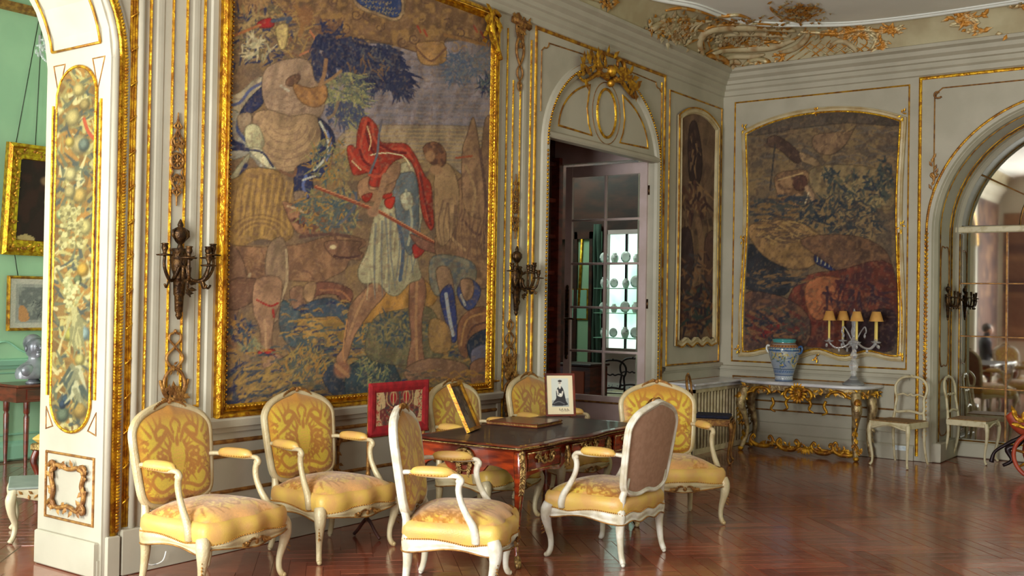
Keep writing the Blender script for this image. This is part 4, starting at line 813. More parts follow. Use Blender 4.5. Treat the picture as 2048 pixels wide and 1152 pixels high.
# ---- tapestry on the far wall, curved outline
def bz0(u): return 1.10+.035*np.cos(u*3*PI)*(1-abs(u)**4)-.02*abs(u)**8+.012*u
def bz1(u): return 3.735-.13*np.abs(u)**3+.02*np.cos(u*PI)-.0*u
def bw(v): return 1-.03*np.sin(v*PI)**2+.018*np.sin(v*2*PI)
YC, YH = 4.245, .875
def posB(u, v): z = bz0(u)+(bz1(u)-bz0(u))*v; y = YC-YH*u*bw(v); return np.full_like(u, XB-.012), y, z
C = Canvas(posB, 170, 240, coords=tr, base=(104, 86, 66), seed=9); c = C; C.outline = 8
c.mottle((128, 104, 70), 24, .45, .6, 1); c.mottle((70, 62, 58), 15, .55, .6, 2)
for i in range(120): x, y = c.r.uniform(1490, 1790), c.r.uniform(235, 400); c.stroke([(x, y), (x+20, y-4), (x+38, y+4)], 3.5, [(132, 108, 78), (96, 86, 78), (84, 78, 74)][i % 3], .5)
c.poly([(1490, 215), (1640, 205), (1800, 205), (1800, 250), (1700, 246), (1600, 256), (1490, 270)], (78, 68, 60), .8); c.poly([(1576, 215), (1627, 213), (1626, 227), (1577, 229)], (34, 36, 92), 1, False)
c.poly([(1630, 270), (1700, 262), (1712, 250), (1690, 290), (1660, 310), (1630, 300)], (110, 86, 66), 1, mottle=.5, mcol=(140, 112, 80), ms=8); folds(c, 1640, 300, 1690, 265, 7, 16, -18, (146, 116, 82), 2.5, .6)
c.poly([(1536, 276), (1556, 272), (1590, 296), (1604, 318), (1590, 326), (1560, 300), (1538, 292)], (74, 56, 48)); c.stroke([(1550, 290), (1540, 380)], 3.5, (62, 56, 52), 1, False); c.stroke([(1530, 290), (1552, 286)], 5, (80, 62, 50)); c.poly([(1600, 304), (1634, 320), (1644, 338), (1622, 330), (1604, 322)], (138, 112, 82))
c.poly([(1554, 348), (1610, 340), (1618, 360), (1606, 384), (1600, 410), (1570, 420), (1552, 380)], (124, 94, 68), 1, mottle=.8, mcol=(92, 68, 52), ms=6); c.poly([(1584, 356), (1610, 352), (1612, 376), (1592, 380)], (80, 54, 46)); c.blob(1578, 362, 10, 11, (150, 116, 84), .8); c.leaves(1575, 395, 26, 18, 30, 14, 4, [(150, 116, 82), (84, 62, 52)], .8, 1.6); c.stroke([(1556, 360), (1606, 346)], 3, (172, 140, 96)); c.stroke([(1614, 376), (1624, 398), (1610, 430), (1588, 452)], 10, (160, 128, 96)); c.stroke([(1618, 384), (1600, 436)], 3, (190, 168, 130))
c.poly([(1620, 340), (1700, 330), (1780, 350), (1780, 420), (1700, 400), (1640, 400)], (128, 108, 76), .8, mottle=.6, mcol=(100, 88, 68), ms=10)
c.leaves(1710, 390, 60, 40, 170, 13, 6, [(46, 52, 60), (60, 66, 64), (140, 120, 82), (86, 82, 66)]); c.leaves(1560, 420, 70, 30, 130, 18, 6, [(52, 56, 64), (66, 66, 62), (120, 92, 60)], 0, 1); c.leaves(1670, 430, 80, 34, 190, 15, 6, [(40, 46, 56), (58, 60, 60), (126, 102, 70)]); c.leaves(1770, 360, 16, 40, 50, 12, 6, [(44, 52, 58), (70, 72, 64)]); c.leaves(1660, 350, 16, 14, 24, 10, 5, [(62, 66, 64), (50, 56, 60)])
c.poly([(1486, 500), (1510, 490), (1540, 520), (1580, 545), (1570, 590), (1500, 580), (1484, 560)], (44, 44, 48)); c.poly([(1500, 450), (1580, 440), (1640, 470), (1650, 510), (1600, 540), (1540, 520), (1506, 486)], (134, 102, 66), 1, mottle=.7, mcol=(104, 80, 58), ms=10); c.leaves(1560, 460, 60, 26, 80, 18, 4, [(150, 120, 76), (84, 66, 54)], 0, 1)
c.leaves(1720, 440, 50, 40, 110, 16, 5, [(50, 54, 58), (128, 106, 74), (70, 62, 56)]); c.poly([(1632, 506), (1656, 512), (1688, 532), (1680, 545), (1650, 536), (1630, 524)], (38, 42, 76)); 
for i in range(6): c.stroke([(1636+i*8, 510+i*4), (1634+i*8, 524+i*3)], 2.5, (150, 142, 120))
c.poly([(1600, 480), (1700, 470), (1770, 500), (1780, 560), (1700, 560), (1660, 530)], (92, 66, 52), .9, mottle=.7, mcol=(122, 88, 62), ms=9)
c.poly([(1600, 560), (1680, 540), (1784, 530), (1784, 690), (1700, 696), (1600, 690), (1560, 650)], (96, 50, 40), 1, mottle=.8, mcol=(64, 38, 40), ms=12); c.poly([(1612, 570), (1650, 552), (1690, 566), (1676, 610), (1640, 640), (1616, 620)], (146, 88, 58)); c.stroke([(1606, 600), (1612, 640), (1650, 650)], 7, (84, 36, 32)); c.leaves(1700, 600, 60, 50, 90, 26, 7, [(70, 36, 38), (112, 62, 46), (54, 36, 44)], 1, 2.4)
c.poly([(1484, 590), (1570, 596), (1620, 640), (1600, 700), (1484, 700)], (72, 54, 50), 1, mottle=.8, mcol=(112, 76, 56), ms=9); c.poly([(1512, 640), (1550, 636), (1560, 666), (1530, 676), (1512, 664)], (110, 38, 38)); c.leaves(1545, 650, 60, 40, 120, 18, 6, [(40, 40, 50), (120, 84, 58), (90, 44, 40), (66, 62, 56)], .3, 2); c.poly([(1700, 640), (1784, 620), (1784, 700), (1690, 700)], (44, 34, 40), .8); c.leaves(1540, 560, 60, 20, 60, 20, 6, [(48, 50, 56), (116, 88, 60)], 0, .8)
c.mottle((60, 46, 44), 5, .6, .35, 4); c.mottle((142, 110, 78), 4, .66, .3, 5)
tB = tag(empty('sea_tapestry', TB(YC, 1.1)), 'brown tapestry with curved outline hanging above the marble console table', 'tapestry')
local(C.build('woven_field', 'tapestry', tB, gain=1.2, grain=.05))
def outline(pos, off=0, n=26):
    o = []
    for us, vs in ((np.linspace(-1, 1, n), np.zeros(n)), (np.ones(n), np.linspace(0, 1, n)), (np.linspace(1, -1, n), np.ones(n)), (-np.ones(n), np.linspace(1, 0, n))):
        P = pos(us, vs); o += list(zip(P[0][:-1], P[1][:-1], P[2][:-1]))
    return o
ol = [(float(y), float(z)) for x, y, z in outline(posB)]
w = MB(); w.molding(ol, TB, [(-.01,.012),(-.012,.03),(.0,.04),(.012,.03),(.035,.028),(.045,.042),(.058,.035),(.062,0)], True); local(w.build('carved_frame', 'chair_wood', tB))
w = MB(); w.tube([TB(y, z, .036) for y, z in ol], .011, 6, closed=True)
o2 = [(y+(y-YC)/abs(y-YC+1e-6)*.05*(abs(y-YC) > .8), z+(.05 if z > 2.4 else -.05)*(abs(y-YC) < .84)) for y, z in ol]
for (y, z) in ((YC+.93, 1.07), (YC-.93, 1.07), (YC+.9, 3.64), (YC-.9, 3.64), (YC, 1.03), (YC+.05, 3.79), (YC+.9, 2.35), (YC-.9, 2.45)):
    rr = random.Random(int(y*100)); 
    for i in range(6): w.leaf(TB(y+rr.uniform(-.015, .015), z+rr.uniform(-.04, .04), .045), (0, rr.uniform(-.4, .4), rr.uniform(-1, 1)), (-1, 0, 0), .05, .02)
w.tube([TB(y, z, .03) for y, z in [(YC-.925, 1.06), (YC-.915, 1.5), (YC-.88, 2.0), (YC-.87, 2.4)]], .010, 5); w.tube([TB(y, z, .03) for y, z in [(YC+.925, 1.06), (YC+.93, 1.5), (YC+.9, 2.0), (YC+.885, 2.4)]], .010, 5)
local(w.build('frame_gilding', 'gilt', tB))

# ---- narrow tapestry in the bay right of the doorway
def posN(u, v):
    z0 = 1.15+.022*np.cos(u*4*PI)*(1-np.abs(u)**6); z1 = 3.80-.14*np.abs(u)**2.2; return 10.975+.505*u*(1-.02*np.sin(v*PI)), np.full_like(u, YA-.012), z0+(z1-z0)*v
C = Canvas(posN, 80, 200, coords=tr, base=(100, 78, 62), seed=4); c = C; C.outline = 7
c.mottle((124, 98, 72), 16, .45, .6, 1); c.mottle((58, 44, 42), 18, .6, .7, 2)
for i in range(90): x = c.r.uniform(1352, 1438); y = c.r.uniform(230, 690); c.stroke([(x, y), (x+c.r.uniform(-4, 4), y+24), (x+c.r.uniform(-6, 6), y+44)], 3, [(128, 98, 72), (78, 54, 48), (60, 46, 46), (138, 110, 80)][i % 4], .55)
c.poly([(1352, 200), (1400, 196), (1438, 240), (1438, 420), (1352, 420)], (112, 88, 72), .55)
c.poly([(1380, 250), (1392, 244), (1402, 290), (1404, 340), (1396, 370), (1380, 360), (1376, 300)], (62, 46, 44)); c.leaves(1388, 300, 9, 40, 26, 16, 4, [(132, 102, 76), (84, 60, 52), (50, 38, 40)], 1.5, .8); c.leaves(1388, 400, 28, 40, 60, 18, 6, [(66, 46, 46), (138, 106, 76), (92, 62, 52)], 1.4, 1.6)
c.stroke([(1396, 440), (1404, 500), (1388, 560), (1372, 556)], 12, (136, 104, 80), .7); c.poly([(1356, 470), (1380, 460), (1388, 540), (1374, 590), (1356, 560)], (54, 40, 44), .8); c.leaves(1395, 620, 38, 46, 110, 20, 6, [(46, 36, 44), (70, 46, 44), (48, 58, 56), (112, 74, 50)]); c.poly([(1410, 480), (1436, 470), (1436, 600), (1412, 580)], (74, 50, 46), .7); c.leaves(1395, 560, 38, 60, 60, 16, 5, [(128, 92, 66), (60, 44, 46), (66, 60, 64)])
tN = tag(empty('narrow_tapestry', TA(10.975, 1.12)), 'narrow dark tapestry between the glazed doorway and the room corner', 'tapestry')
local(C.build('woven_field', 'tapestry', tN, gain=1.15, grain=.05))
ol = [(float(x), float(z)) for x, y, z in outline(posN)]
w = MB(); w.molding(ol, TA, [(-.0,.012),(-.0,.03),(.012,.04),(.025,.028),(.045,.028),(.055,.042),(.068,.03),(.07,0)][::1], True); local(w.build('carved_frame', 'chair_wood', tN))
w = MB(); w.tube([TA(x, z, .036) for x, z in ol], .010, 5, closed=True); local(w.build('frame_gilding', 'gilt_flat', tN))
# make the mouldings sit outside of the woven fields whichever way the outline runs

# ---- fruit and flower tapestry panel on the jamb
def posJ(u, v):
    ww = .20; z0 = .80+.18*(1-np.sqrt(np.clip(1-u*u*.98, 0, 1))); z1 = 2.93-.18*(1-np.sqrt(np.clip(1-u*u*.98, 0, 1))); return np.full_like(u, XJ-.01), 5.745-ww*u, z0+(z1-z0)*v
C = Canvas(posJ, 72, 300, coords=tr, base=(150, 116, 62), seed=6); c = C
c.mottle((120, 90, 50), 14, .5, .7, 1)
cl = [(196, 182, 112), (214, 200, 140), (160, 144, 86), (110, 112, 84), (176, 128, 62), (84, 88, 78)]
for i in range(260):
    y = 140+i*2.8; x = 150+c.r.uniform(-42, 42)*min(1, (i+8)/40)-(y-500)*.012
    c.leaves(x, y, 6, 6, 2, 26, 8, cl)
for (x, y, r, col) in [(158, 180, 14, (206, 184, 112)), (146, 236, 18, (196, 176, 110)), (170, 210, 12, (172, 150, 90)), (160, 290, 20, (188, 168, 110)), (140, 285, 10, (214, 186, 92)), (168, 290, 13, (120, 130, 112)), (142, 350, 14, (206, 190, 126)), (160, 392, 16, (200, 168, 92)), (140, 385, 13, (190, 172, 110)), (170, 455, 16, (206, 190, 118)), (122, 430, 10, (176, 190, 130)), (166, 540, 14, (214, 168, 70)), (156, 560, 9, (120, 128, 86)), (140, 670, 13, (184, 176, 84)), (168, 668, 14, (150, 170, 160)), (160, 720, 12, (196, 180, 104)), (126, 830, 15, (110, 122, 96)), (160, 820, 18, (176, 144, 76)), (132, 800, 11, (70, 88, 96)), (125, 810, 8, (60, 76, 92))]:
    c.blob(x, y, r, r*1.25, tuple(v*.62 for v in col), 1, .3); c.blob(x-2, y-3, r*.8, r, col, 1, .3, 1.6)
for i in range(170): c.blob(142+c.r.uniform(-22, 24), 455+c.r.uniform(-44, 40), 4.5, 4.5, [(206, 196, 132), (170, 158, 100), (128, 118, 74)][i % 3], .9)
for i in range(70): c.blob(142+c.r.uniform(-14, 16), 585+c.r.uniform(-30, 30), 4, 4, [(214, 206, 146), (170, 166, 110)][i % 2], .9)
c.stroke([(168, 238), (176, 262), (190, 280)], 7, (190, 90, 56)); c.leaves(150, 640, 16, 26, 20, 46, 8, [(188, 178, 120), (142, 136, 92)], 1.6, .6); c.leaves(150, 760, 22, 30, 26, 36, 10, [(196, 190, 146), (140, 136, 100), (80, 88, 76)], 1.6, 1.6)
tJ = tag(empty('flower_tapestry', TJ(5.745, .8)), 'slim tapestry panel of fruit and flowers on the bright arch jamb', 'tapestry')
local(C.build('woven_field', 'tapestry', tJ, gain=.52, grain=.05))
ol = [(float(y), float(z)) for x, y, z in outline(posJ)]
w = MB(); w.tube([TJ(y, z, .008) for y, z in ol], .010, 6, closed=True); local(w.build('gilt_frame', 'gilt', tJ))
w = MB(); w.box(TJ(5.975, 1.0, 0), TJ(5.95, 2.70, .006)); w.box(TJ(5.54, 1.0, 0), TJ(5.52, 2.70, .006)); local(w.build('dark_border', 'dark_wood', tJ))
# ============================================================ ARMCHAIRS
def damask(c, sx=1.0, cx=0.0, cz=0.74, k=1.0, seed=0):
    Yl, Mo, Mo2 = (206, 178, 52), (176, 116, 36), (158, 98, 30)
    def P(x, z): return (cx+x*k*sx, cz+z*k)
    for s_ in (1, -1):
        S = lambda pts, w, col=Mo, a=1, w1=None: c.stroke([P(s_*x, z) for x, z in pts], w*k, col, a, True, (w1 if w1 is not None else w)*k)
        # big acanthus scrolls in the upper corners
        S([(.03, .07), (.06, .12), (.10, .135), (.135, .11), (.13, .075), (.105, .08)], .022); S([(.07, .10), (.12, .05), (.17, .02), (.205, -.01)], .03, Mo, 1, .01)
        for (x, z, dx, dz) in ((.14, .10, .03, .08), (.17, .09, .05, .08), (.19, .06, .06, .05), (.20, .03, .06, .02), (.12, .13, .01, .07), (.10, .14, -.02, .06), (.19, .0, .05, -.03)): S([(x, z), (x+dx*.6, z+dz*.5), (x+dx, z+dz)], .02, Mo, 1, .004)
        S([(.05, .0), (.09, .02), (.12, .0), (.10, -.03)], .014); S([(.20, -.02), (.23, -.06), (.22, -.10)], .02, Mo, 1, .008); S([(.23, -.05), (.26, -.04)], .02); S([(.22, -.1), (.19, -.14), (.21, -.17)], .016)
        # lower cartouche sweep
        S([(.0, -.15), (.06, -.16), (.12, -.18), (.16, -.16), (.18, -.12), (.15, -.09), (.12, -.11)], .018); S([(.02, -.19), (.1, -.215), (.19, -.20), (.24, -.16), (.25, -.11)], .018, Mo2)
        S([(.03, -.20), (.09, -.245), (.2, -.245)], .02, Mo2)
        # flowers flanking the pineapple
        for (fx, fz, r) in ((.105, -.045, .03), (.08, -.09, .02), (.12, -.005, .018), (.155, -.06, .018)):
            for q in range(6): a = q*PI/3; c.blob(*P(s_*(fx+r*math.cos(a)), fz+r*math.sin(a)), r*.62*k, r*.62*k, Mo, 1)
            c.blob(*P(s_*fx, fz), r*.5*k, r*.5*k, (214, 170, 66), 1)
        S([(.03, -.14), (.07, -.11), (.10, -.07)], .012); S([(.02, -.12), (.045, -.06), (.06, -.0), (.045, .05)], .020, Mo); S([(.03, -.10), (.05, -.05)], .006, Yl)
        for z in (-.09, -.05, -.01, .03): S([(.05, z), (.075, z+.012), (.085, z+.035)], .014, Mo, 1, .003)
        S([(.02, .10), (.03, .14), (.0, .17)], .016)
    for i in range(22):
        a = 2*PI*i/22+.14; r0, r1 = .085, .125+.03*(i % 2); c.stroke([P(.95*r0*math.cos(a), -.03+1.05*r0*math.sin(a)), P(r1*math.cos(a+.12), -.03+1.05*r1*math.sin(a+.12))], .016*k, Mo, 1, False, .004*k)
    for s_ in (1, -1):
        for q in range(9): zq = -.22+q*.035; c.leaves(*P(s_*(.205+.02*math.sin(q)), zq), .02, .015, 5, .032, .009, [Mo, Mo2], PI/2+s_*.8, 2.2)
        for q in range(6): c.leaves(*P(s_*(.05+.03*q), -.215+.01*math.sin(q*2)), .012, .012, 3, .03, .009, [Mo], PI/2, 2.4)
    for i in range(5):
        for j in range(7):
            x = (i-2)*.013+(.006 if j % 2 else 0); z = -.08+j*.018
            if (x/.036)**2+((z+.03)/.075)**2 < 1: c.blob(*P(x, z), .0075*k, .0085*k, (214, 168, 66), 1)
    c.stroke([P(0, -.12), P(0, -.16)], .02*k, Mo); c.blob(*P(0, .055), .016*k, .03*k, Mo); c.blob(*P(0, -.03), .0, .0, Mo) if False else None

bzz = lambda u: .448+.03*np.abs(u)**8+.010*np.cos(u*2*PI)*(1-u*u)
tzz = lambda u: .968-.075*np.abs(u)**1.5-.035*np.abs(u)**9+.010*np.exp(-(u/.12)**2)
bww = lambda v: .246+.038*np.clip(v, 0, 1)**.8-.012*np.clip(v*8-7, 0, 1)**2-.012*np.clip(1-v*8, 0, 1)**2
def back_y(s): return -.262-(s-.42)*.17
def posback(off=0.0, dome=.035):
    def f(u, v):
        W = bww(v); x = u*W; z = bzz(u)+(tzz(u)-bzz(u))*v
        d = dome*(1-np.abs(u)**5)*(1-np.abs(2*v-1)**6)
        return x, back_y(z)+.25*x*x+off+d, z
    return f
CC = Canvas(posback(.006), 84, 100, base=(206, 176, 50), seed=2)
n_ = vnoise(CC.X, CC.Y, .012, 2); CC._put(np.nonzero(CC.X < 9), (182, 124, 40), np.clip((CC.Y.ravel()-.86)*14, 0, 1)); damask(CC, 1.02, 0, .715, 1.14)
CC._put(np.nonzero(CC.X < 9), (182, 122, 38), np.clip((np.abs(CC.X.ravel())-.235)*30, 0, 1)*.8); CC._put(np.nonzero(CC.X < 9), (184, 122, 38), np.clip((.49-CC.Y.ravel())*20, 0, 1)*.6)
# seat outline and the damask seat cloth on a mottled ground
swz = lambda v: .265+.07*v**.8
def seat_xy(u, v):
    x = u*(swz(v)+.012*np.sin(v*PI*2)*np.abs(u)**2); y = -.27+.52*v+.045*np.cos(u*PI/2)*v**3+.012*np.cos(u*3*PI)*v**6-.02*np.cos(u*PI/2)*(1-v)**3
    return x, y
def posseat(u, v):
    x, y = seat_xy(u, v); e = np.maximum(np.abs(u)**5, np.abs(2*v-1)**5)
    k_ = 1-.045*e; z = .425+.055*(1-np.abs(u)**3.2)*(1-np.abs(2*v-1)**3.4)-.022*e; return x*k_, (y+.01)*k_-.01, z
SC = Canvas(posseat, 64, 60, base=(212, 172, 74), seed=3, coords=lambda P: (P[..., 0], P[..., 1])); 
nn_ = vnoise(SC.X, SC.Y, .06, 3); SC._put(np.nonzero(SC.X < 9), (212, 152, 90), np.clip((nn_.ravel()-.4)*4, 0, 1)*.9); damask(SC, 1.1, 0, -.0, 1.05)
for _ in range(9): x, y = SC.r.uniform(-.25, .25), SC.r.uniform(-.2, .22); SC.leaves(x, y, .05, .04, 8, .06, .012, [(186, 124, 40), (222, 190, 64)])
loopn = 26
def seat_loop(off=0, n=loopn):
    o = []
    for us, vs in ((np.linspace(-1, 1, n), np.ones(n)), (np.ones(n), np.linspace(1, 0, n)), (np.linspace(1, -1, n), np.zeros(n)), (-np.ones(n), np.linspace(0, 1, n))):
        x, y = seat_xy(us, vs); o += list(zip(x[:-1], y[:-1], us[:-1], vs[:-1]))
    # round the corners, offset outwards
    P = np.array(o); Q = P[:, :2].copy()
    for _ in range(2): Q = (np.roll(Q, 1, 0)+Q*2+np.roll(Q, -1, 0))/4
    T = np.roll(Q, -1, 0)-np.roll(Q, 1, 0); T /= np.linalg.norm(T, axis=1)[:, None]; Nn = np.stack([-T[:, 1], T[:, 0]], 1)
    return Q+Nn*off, P[:, 2], P[:, 3]
def wav(u, v):
    if v > .985: return .012*math.cos(u*PI)-.004
    if v < .015: return .008*math.cos(u*3*PI)
    return -.016*math.exp(-((v-.70)/.16)**2)+.012*math.exp(-((v-.3)/.2)**2)
def make_chair(white=False):
    root = empty('armchair')
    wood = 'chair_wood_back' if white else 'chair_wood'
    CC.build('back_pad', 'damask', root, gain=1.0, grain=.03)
    w = MB(); uu, vv = np.meshgrid(np.linspace(-1, 1, 14), np.linspace(0, 1, 14)); P = posback(-.03, -.008)(uu, vv)
    w.add([(P[0][i, j], P[1][i, j], P[2][i, j]) for i in range(14) for j in range(14)], [(i*14+j, i*14+j+1, (i+1)*14+j+1, (i+1)*14+j) for i in range(13) for j in range(13)])
    tag(w.build('back_lining', 'back_cloth', root), 'plain mauve-brown cloth on the rear of the back')
    # carved back frame
    us = np.linspace(-1, 1, 22); vs = np.linspace(0, 1, 18); ol = []
    f = posback(-.012, 0)
    for a, b_ in ((us, us*0), (vs*0+1, vs), (us[::-1], us*0+1), (vs*0-1, vs[::-1])):
        P = f(a, b_); ol += list(zip(P[0][:-1], P[1][:-1], P[2][:-1]))
    Q = np.array(ol); 
    for _ in range(1): Q = (np.roll(Q, 1, 0)+Q*2+np.roll(Q, -1, 0))/4
    cen = Q.mean(0); D = Q-cen; D[:, 1] = 0; D /= np.linalg.norm(D, axis=1)[:, None]
    w = MB()
    w.tube([V(q+d*.014) for q, d in zip(Q, D)], .022, 10, closed=True); w.tube([V(q+d*.026+np.array([0, .008, 0])) for q, d in zip(Q, D)], .010, 6, closed=True); w.tube([V(q+d*.02+np.array([0, -.018, 0])) for q, d in zip(Q, D)], .010, 6, closed=True)
    for s_ in (1, -1):
        w.tube([(s_*.230, back_y(.54)-.004, .54), (s_*.238, back_y(.48)-.002, .46), (s_*.245, -.262, .42), (s_*.25, -.26, .34)], [.019, .021, .023, .024], 8)
    w.build('back_frame', wood, root)
    w = MB(); w.tube([V(q+d*.0+np.array([0, .006, 0])) for q, d in zip(Q, D)], .0055, 5, closed=True); w.build('gilt_bead', 'gilt_dull', root)
    w = MB(); rr = random.Random(6); cy0 = back_y(.99)
    w.ball((0, cy0+.01, 1.000), .017, 7, 5)
    for s_ in (1, -1):
        w.tube([(s_*x, cy0+.006, z) for x, z in ((.0, 1.005), (.03, 1.012), (.05, 1.000), (.045, .985))], [.007, .009, .008, .004], 6)
        for i in range(9): w.leaf((s_*(.012+i*.011), cy0+.01, .992-.0004*i*i), (s_*.8, .1, .8-.12*i), (0, 1, .2), .035, .018, .5, .3)
        for i in range(5): w.leaf((s_*(.17+i*.012), back_y(.94)+.01, .935-i*.006), (s_, .1, .5), (0, 1, .2), .028, .014)
        for i in range(6): w.leaf((s_*(.02+i*.01), back_y(.46)+.02, .46), (s_*1, .2, -.2+.2*(i % 2)), (0, 1, 0), .03, .014)
    stuff(w.build('crest_carving', 'gilt_dull', root))
    # seat
    SC.build('seat_pad', 'damask', root, gain=1.0, grain=.03)
    w = MB(); rings = []
    for off, z, k_ in ((-.016, .418, 0), (.002, .408, 0), (.014, .385, .2), (.016, .352, .6), (.006, .318, 1)): Q2, U_, V_ = seat_loop(off); rings.append([(x, y, z+k_*wav(u_, v_)) for (x, y), u_, v_ in zip(Q2, U_, V_)])
    n = len(rings[0]); w.add([p for r in rings for p in r], [(i*n+j, i*n+(j+1) % n, (i+1)*n+(j+1) % n, (i+1)*n+j) for i in range(len(rings)-1) for j in range(n)])
    w.build('seat_border', 'damask_side', root)
    w = MB(); Q2, U_, V_ = seat_loop(.013, 44)
    for (x, y), u_, v_ in zip(Q2, U_, V_): w.bead((x, y, .322+wav(u_, v_)), .0052)
    stuff(w.build('nail_trim', 'brass', root))
    # serpentine rail
    w = MB(); Q0, U, Vv = seat_loop(0); rings = []
    front = np.clip((Vv-.98)*60, 0, 1); side = (np.abs(U) > .98); 
    bot = np.where(front > 0, .268-.016*np.cos(U*PI), np.where(Vv < .02, .262+.012*np.cos(U*3*PI), .268+.016*np.cos((Vv-.5)*2*PI)))
    for _ in range(2): bot = (np.roll(bot, 1)+bot*2+np.roll(bot, -1))/4
    for off, t in ((-.02, 0), (.004, 0), (.012, .15), (.012, .5), (.004, .7), (.006, .85), (.014, .93), (.010, 1.0), (-.018, 1.0), (-.02, .5), (-.02, 0)):
        Q2, _, _ = seat_loop(off); rings.append([(x, y, (.320+wav(u_, v_))*(1-t)+bb*t) for (x, y), bb, u_, v_ in zip(Q2, bot, U, Vv)])
    n = len(Q0); w.add([p for r in rings for p in r], [(i*n+j, i*n+(j+1) % n, (i+1)*n+(j+1) % n, (i+1)*n+j) for i in range(len(rings)-1) for j in range(n)])
    w.build('seat_rail', wood, root)
    w = MB(); yf = .306
    for s_ in (1, -1):
        for i in range(9): w.leaf((s_*(.008+i*.011), yf-.0005*i, .285+.004*math.sin(i)), (s_, .2, .9-.25*i), (0, 1, 0), .034, .018, .6, .4)
        w.tube([(s_*u, yf+.002, z) for u, z in spiral(.075, .282, .022, .006, 2.5, 7.5, 10)], .006, 5)
        for (x0, y0) in ((s_*.338, .235),):
            for i in range(7): w.leaf((x0, y0, .30-i*.022), (s_*.5, .5, -.8+.3*(i % 2)), (s_*.7, .7, 0), .032, .018, .5, .3)
    Q2, _, _ = seat_loop(.016); w.tube([(x, y, bb+.002) for (x, y), bb in zip(Q2, bot)], .0045, 5, closed=True)
    w.ball((0, yf+.004, .280), .016, 7, 5, (1, .6, 1.1)); stuff(w.build('rail_carving', 'gilt_dull', root))
    # legs
    for s_ in (1, -1):
        w = MB(); X, Y = s_*.322, .222; d = V((s_*.6, .8, 0))
        pts = [V((X, Y, .34))-d*.0, V((X, Y, .30))+d*.014, V((X, Y, .25))+d*.018, V((X, Y, .19))+d*.006, V((X, Y, .12))-d*.012, V((X, Y, .06))-d*.014, V((X, Y, .025))+d*.0, V((X, Y, .012))+d*.014]
        w.tube(smooth_path(pts, 4), lerp_list([.034, .040, .034, .025, .019, .017, .018, .013], 29), 10); w.ball(V((X, Y, .016))+d*.014, .016, 8, 6)
        w.build('leg', wood, root)
        if s_ == 1: leg_first = None
        w = MB(); X, Y = s_*.250, -.250; d = V((s_*.35, -.93, 0))
        pts = [V((X, Y, .35)), V((X, Y, .30))+d*.004, V((X, Y, .22))+d*.0, V((X, Y, .14))+d*.006, V((X, Y, .07))+d*.016, V((X, Y, .02))+d*.034]
        w.tube(smooth_path(pts, 4), lerp_list([.030, .033, .027, .021, .018, .018], 21), 10); w.ball(V((X, Y, .014))+d*.035, .014, 7, 5)
        w.build('leg', wood, root)
        # arm
        ya = back_y(.66)
        w = MB()
        pts = [(s_*.262, ya+.0, .672), (s_*.278, ya+.06, .680), (s_*.298, ya+.14, .672), (s_*.308, -.06, .668), (s_*.312, .0, .672), (s_*.314, .032, .668), (s_*.314, .048, .648), (s_*.312, .040, .628), (s_*.311, .024, .632)]
        w.tube(smooth_path(pts, 4), lerp_list([.018, .015, .015, .016, .016, .017, .017, .013, .009], 33), 9, flat=.85)
        w.ball((s_*.3135, .030, .645), .017, 8, 6, (.9, 1, 1)); a_ = w.build('arm', wood, root)
        w = MB(); pts = [(s_*.312, .040, .648), (s_*.308, .030, .60), (s_*.308, .042, .54), (s_*.314, .075, .47), (s_*.322, .112, .41), (s_*.322, .128, .355), (s_*.320, .128, .32)]
        w.tube(smooth_path(pts, 4), lerp_list([.019, .018, .017, .019, .022, .026, .022], 25), 9); w.build('arm_support', wood, root)
        w = MB(); pc = V((s_*.298, -.115, .688)); vs = []
        k1, k2 = 12, 10
        for i in range(k1+1):
            t = i/k1; yy = pc.y-.125+.25*t; r = .036*math.sqrt(max(0, 1-abs(2*t-1)**3.2)); xx = pc.x+s_*(.012*(t-.5))
            for j in range(k2): a = 2*PI*j/k2; vs.append((xx+r*math.cos(a), yy, pc.z-.004+r*1.0*max(math.sin(a), -.55)))
        w.add(vs, [(i*k2+j, i*k2+(j+1) % k2, (i+1)*k2+(j+1) % k2, (i+1)*k2+j) for i in range(k1) for j in range(k2)])
        p_ = w.build('arm_pad', 'damask_side', a_)
        w = MB()
        for i in range(40):
            a = 2*PI*i/40; w.bead((pc.x+.035*math.copysign(abs(math.cos(a))**.5, math.cos(a)), pc.y+.122*math.sin(a), pc.z-.014), .0042)
        stuff(w.build('nail_trim', 'brass', a_))
    return root
grp = 'cream and gilt armchairs upholstered in gold damask'
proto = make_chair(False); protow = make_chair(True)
def put(o, x, y, deg, label, first=False, sc=1.0):
    c = o if first else copy_tree(o); c.location = (x, y, 0); c.rotation_euler = (0, 0, math.radians(deg)); c.scale = (sc, sc, sc); tag(c, label, 'armchair', grp); return c
put(proto, 3.885, 4.84, 189, 'gold damask armchair nearest the bright arch jamb, backed against the wall', True)
put(proto, 4.90, 4.94, 180, 'gold damask armchair against the wall under the large tapestry, left of the red screen')
put(protow, 4.713, 3.736, -151, 'brightly lit gold damask armchair seen side-on in front of the left end of the desk', True)
put(protow, 5.96, 3.55, 0, 'armchair turned away, showing its plain mauve-brown back, in front of the desk')
put(proto, 7.19, 3.73, 137, 'gold damask armchair at the right-hand end of the desk, facing the camera')
put(proto, 6.30, 4.76, 181, 'armchair behind the desk, its back half hidden by the leaning picture frame')
put(proto, 7.34, 4.80, 178, 'armchair behind the desk, its back half hidden by the standing portrait photograph')

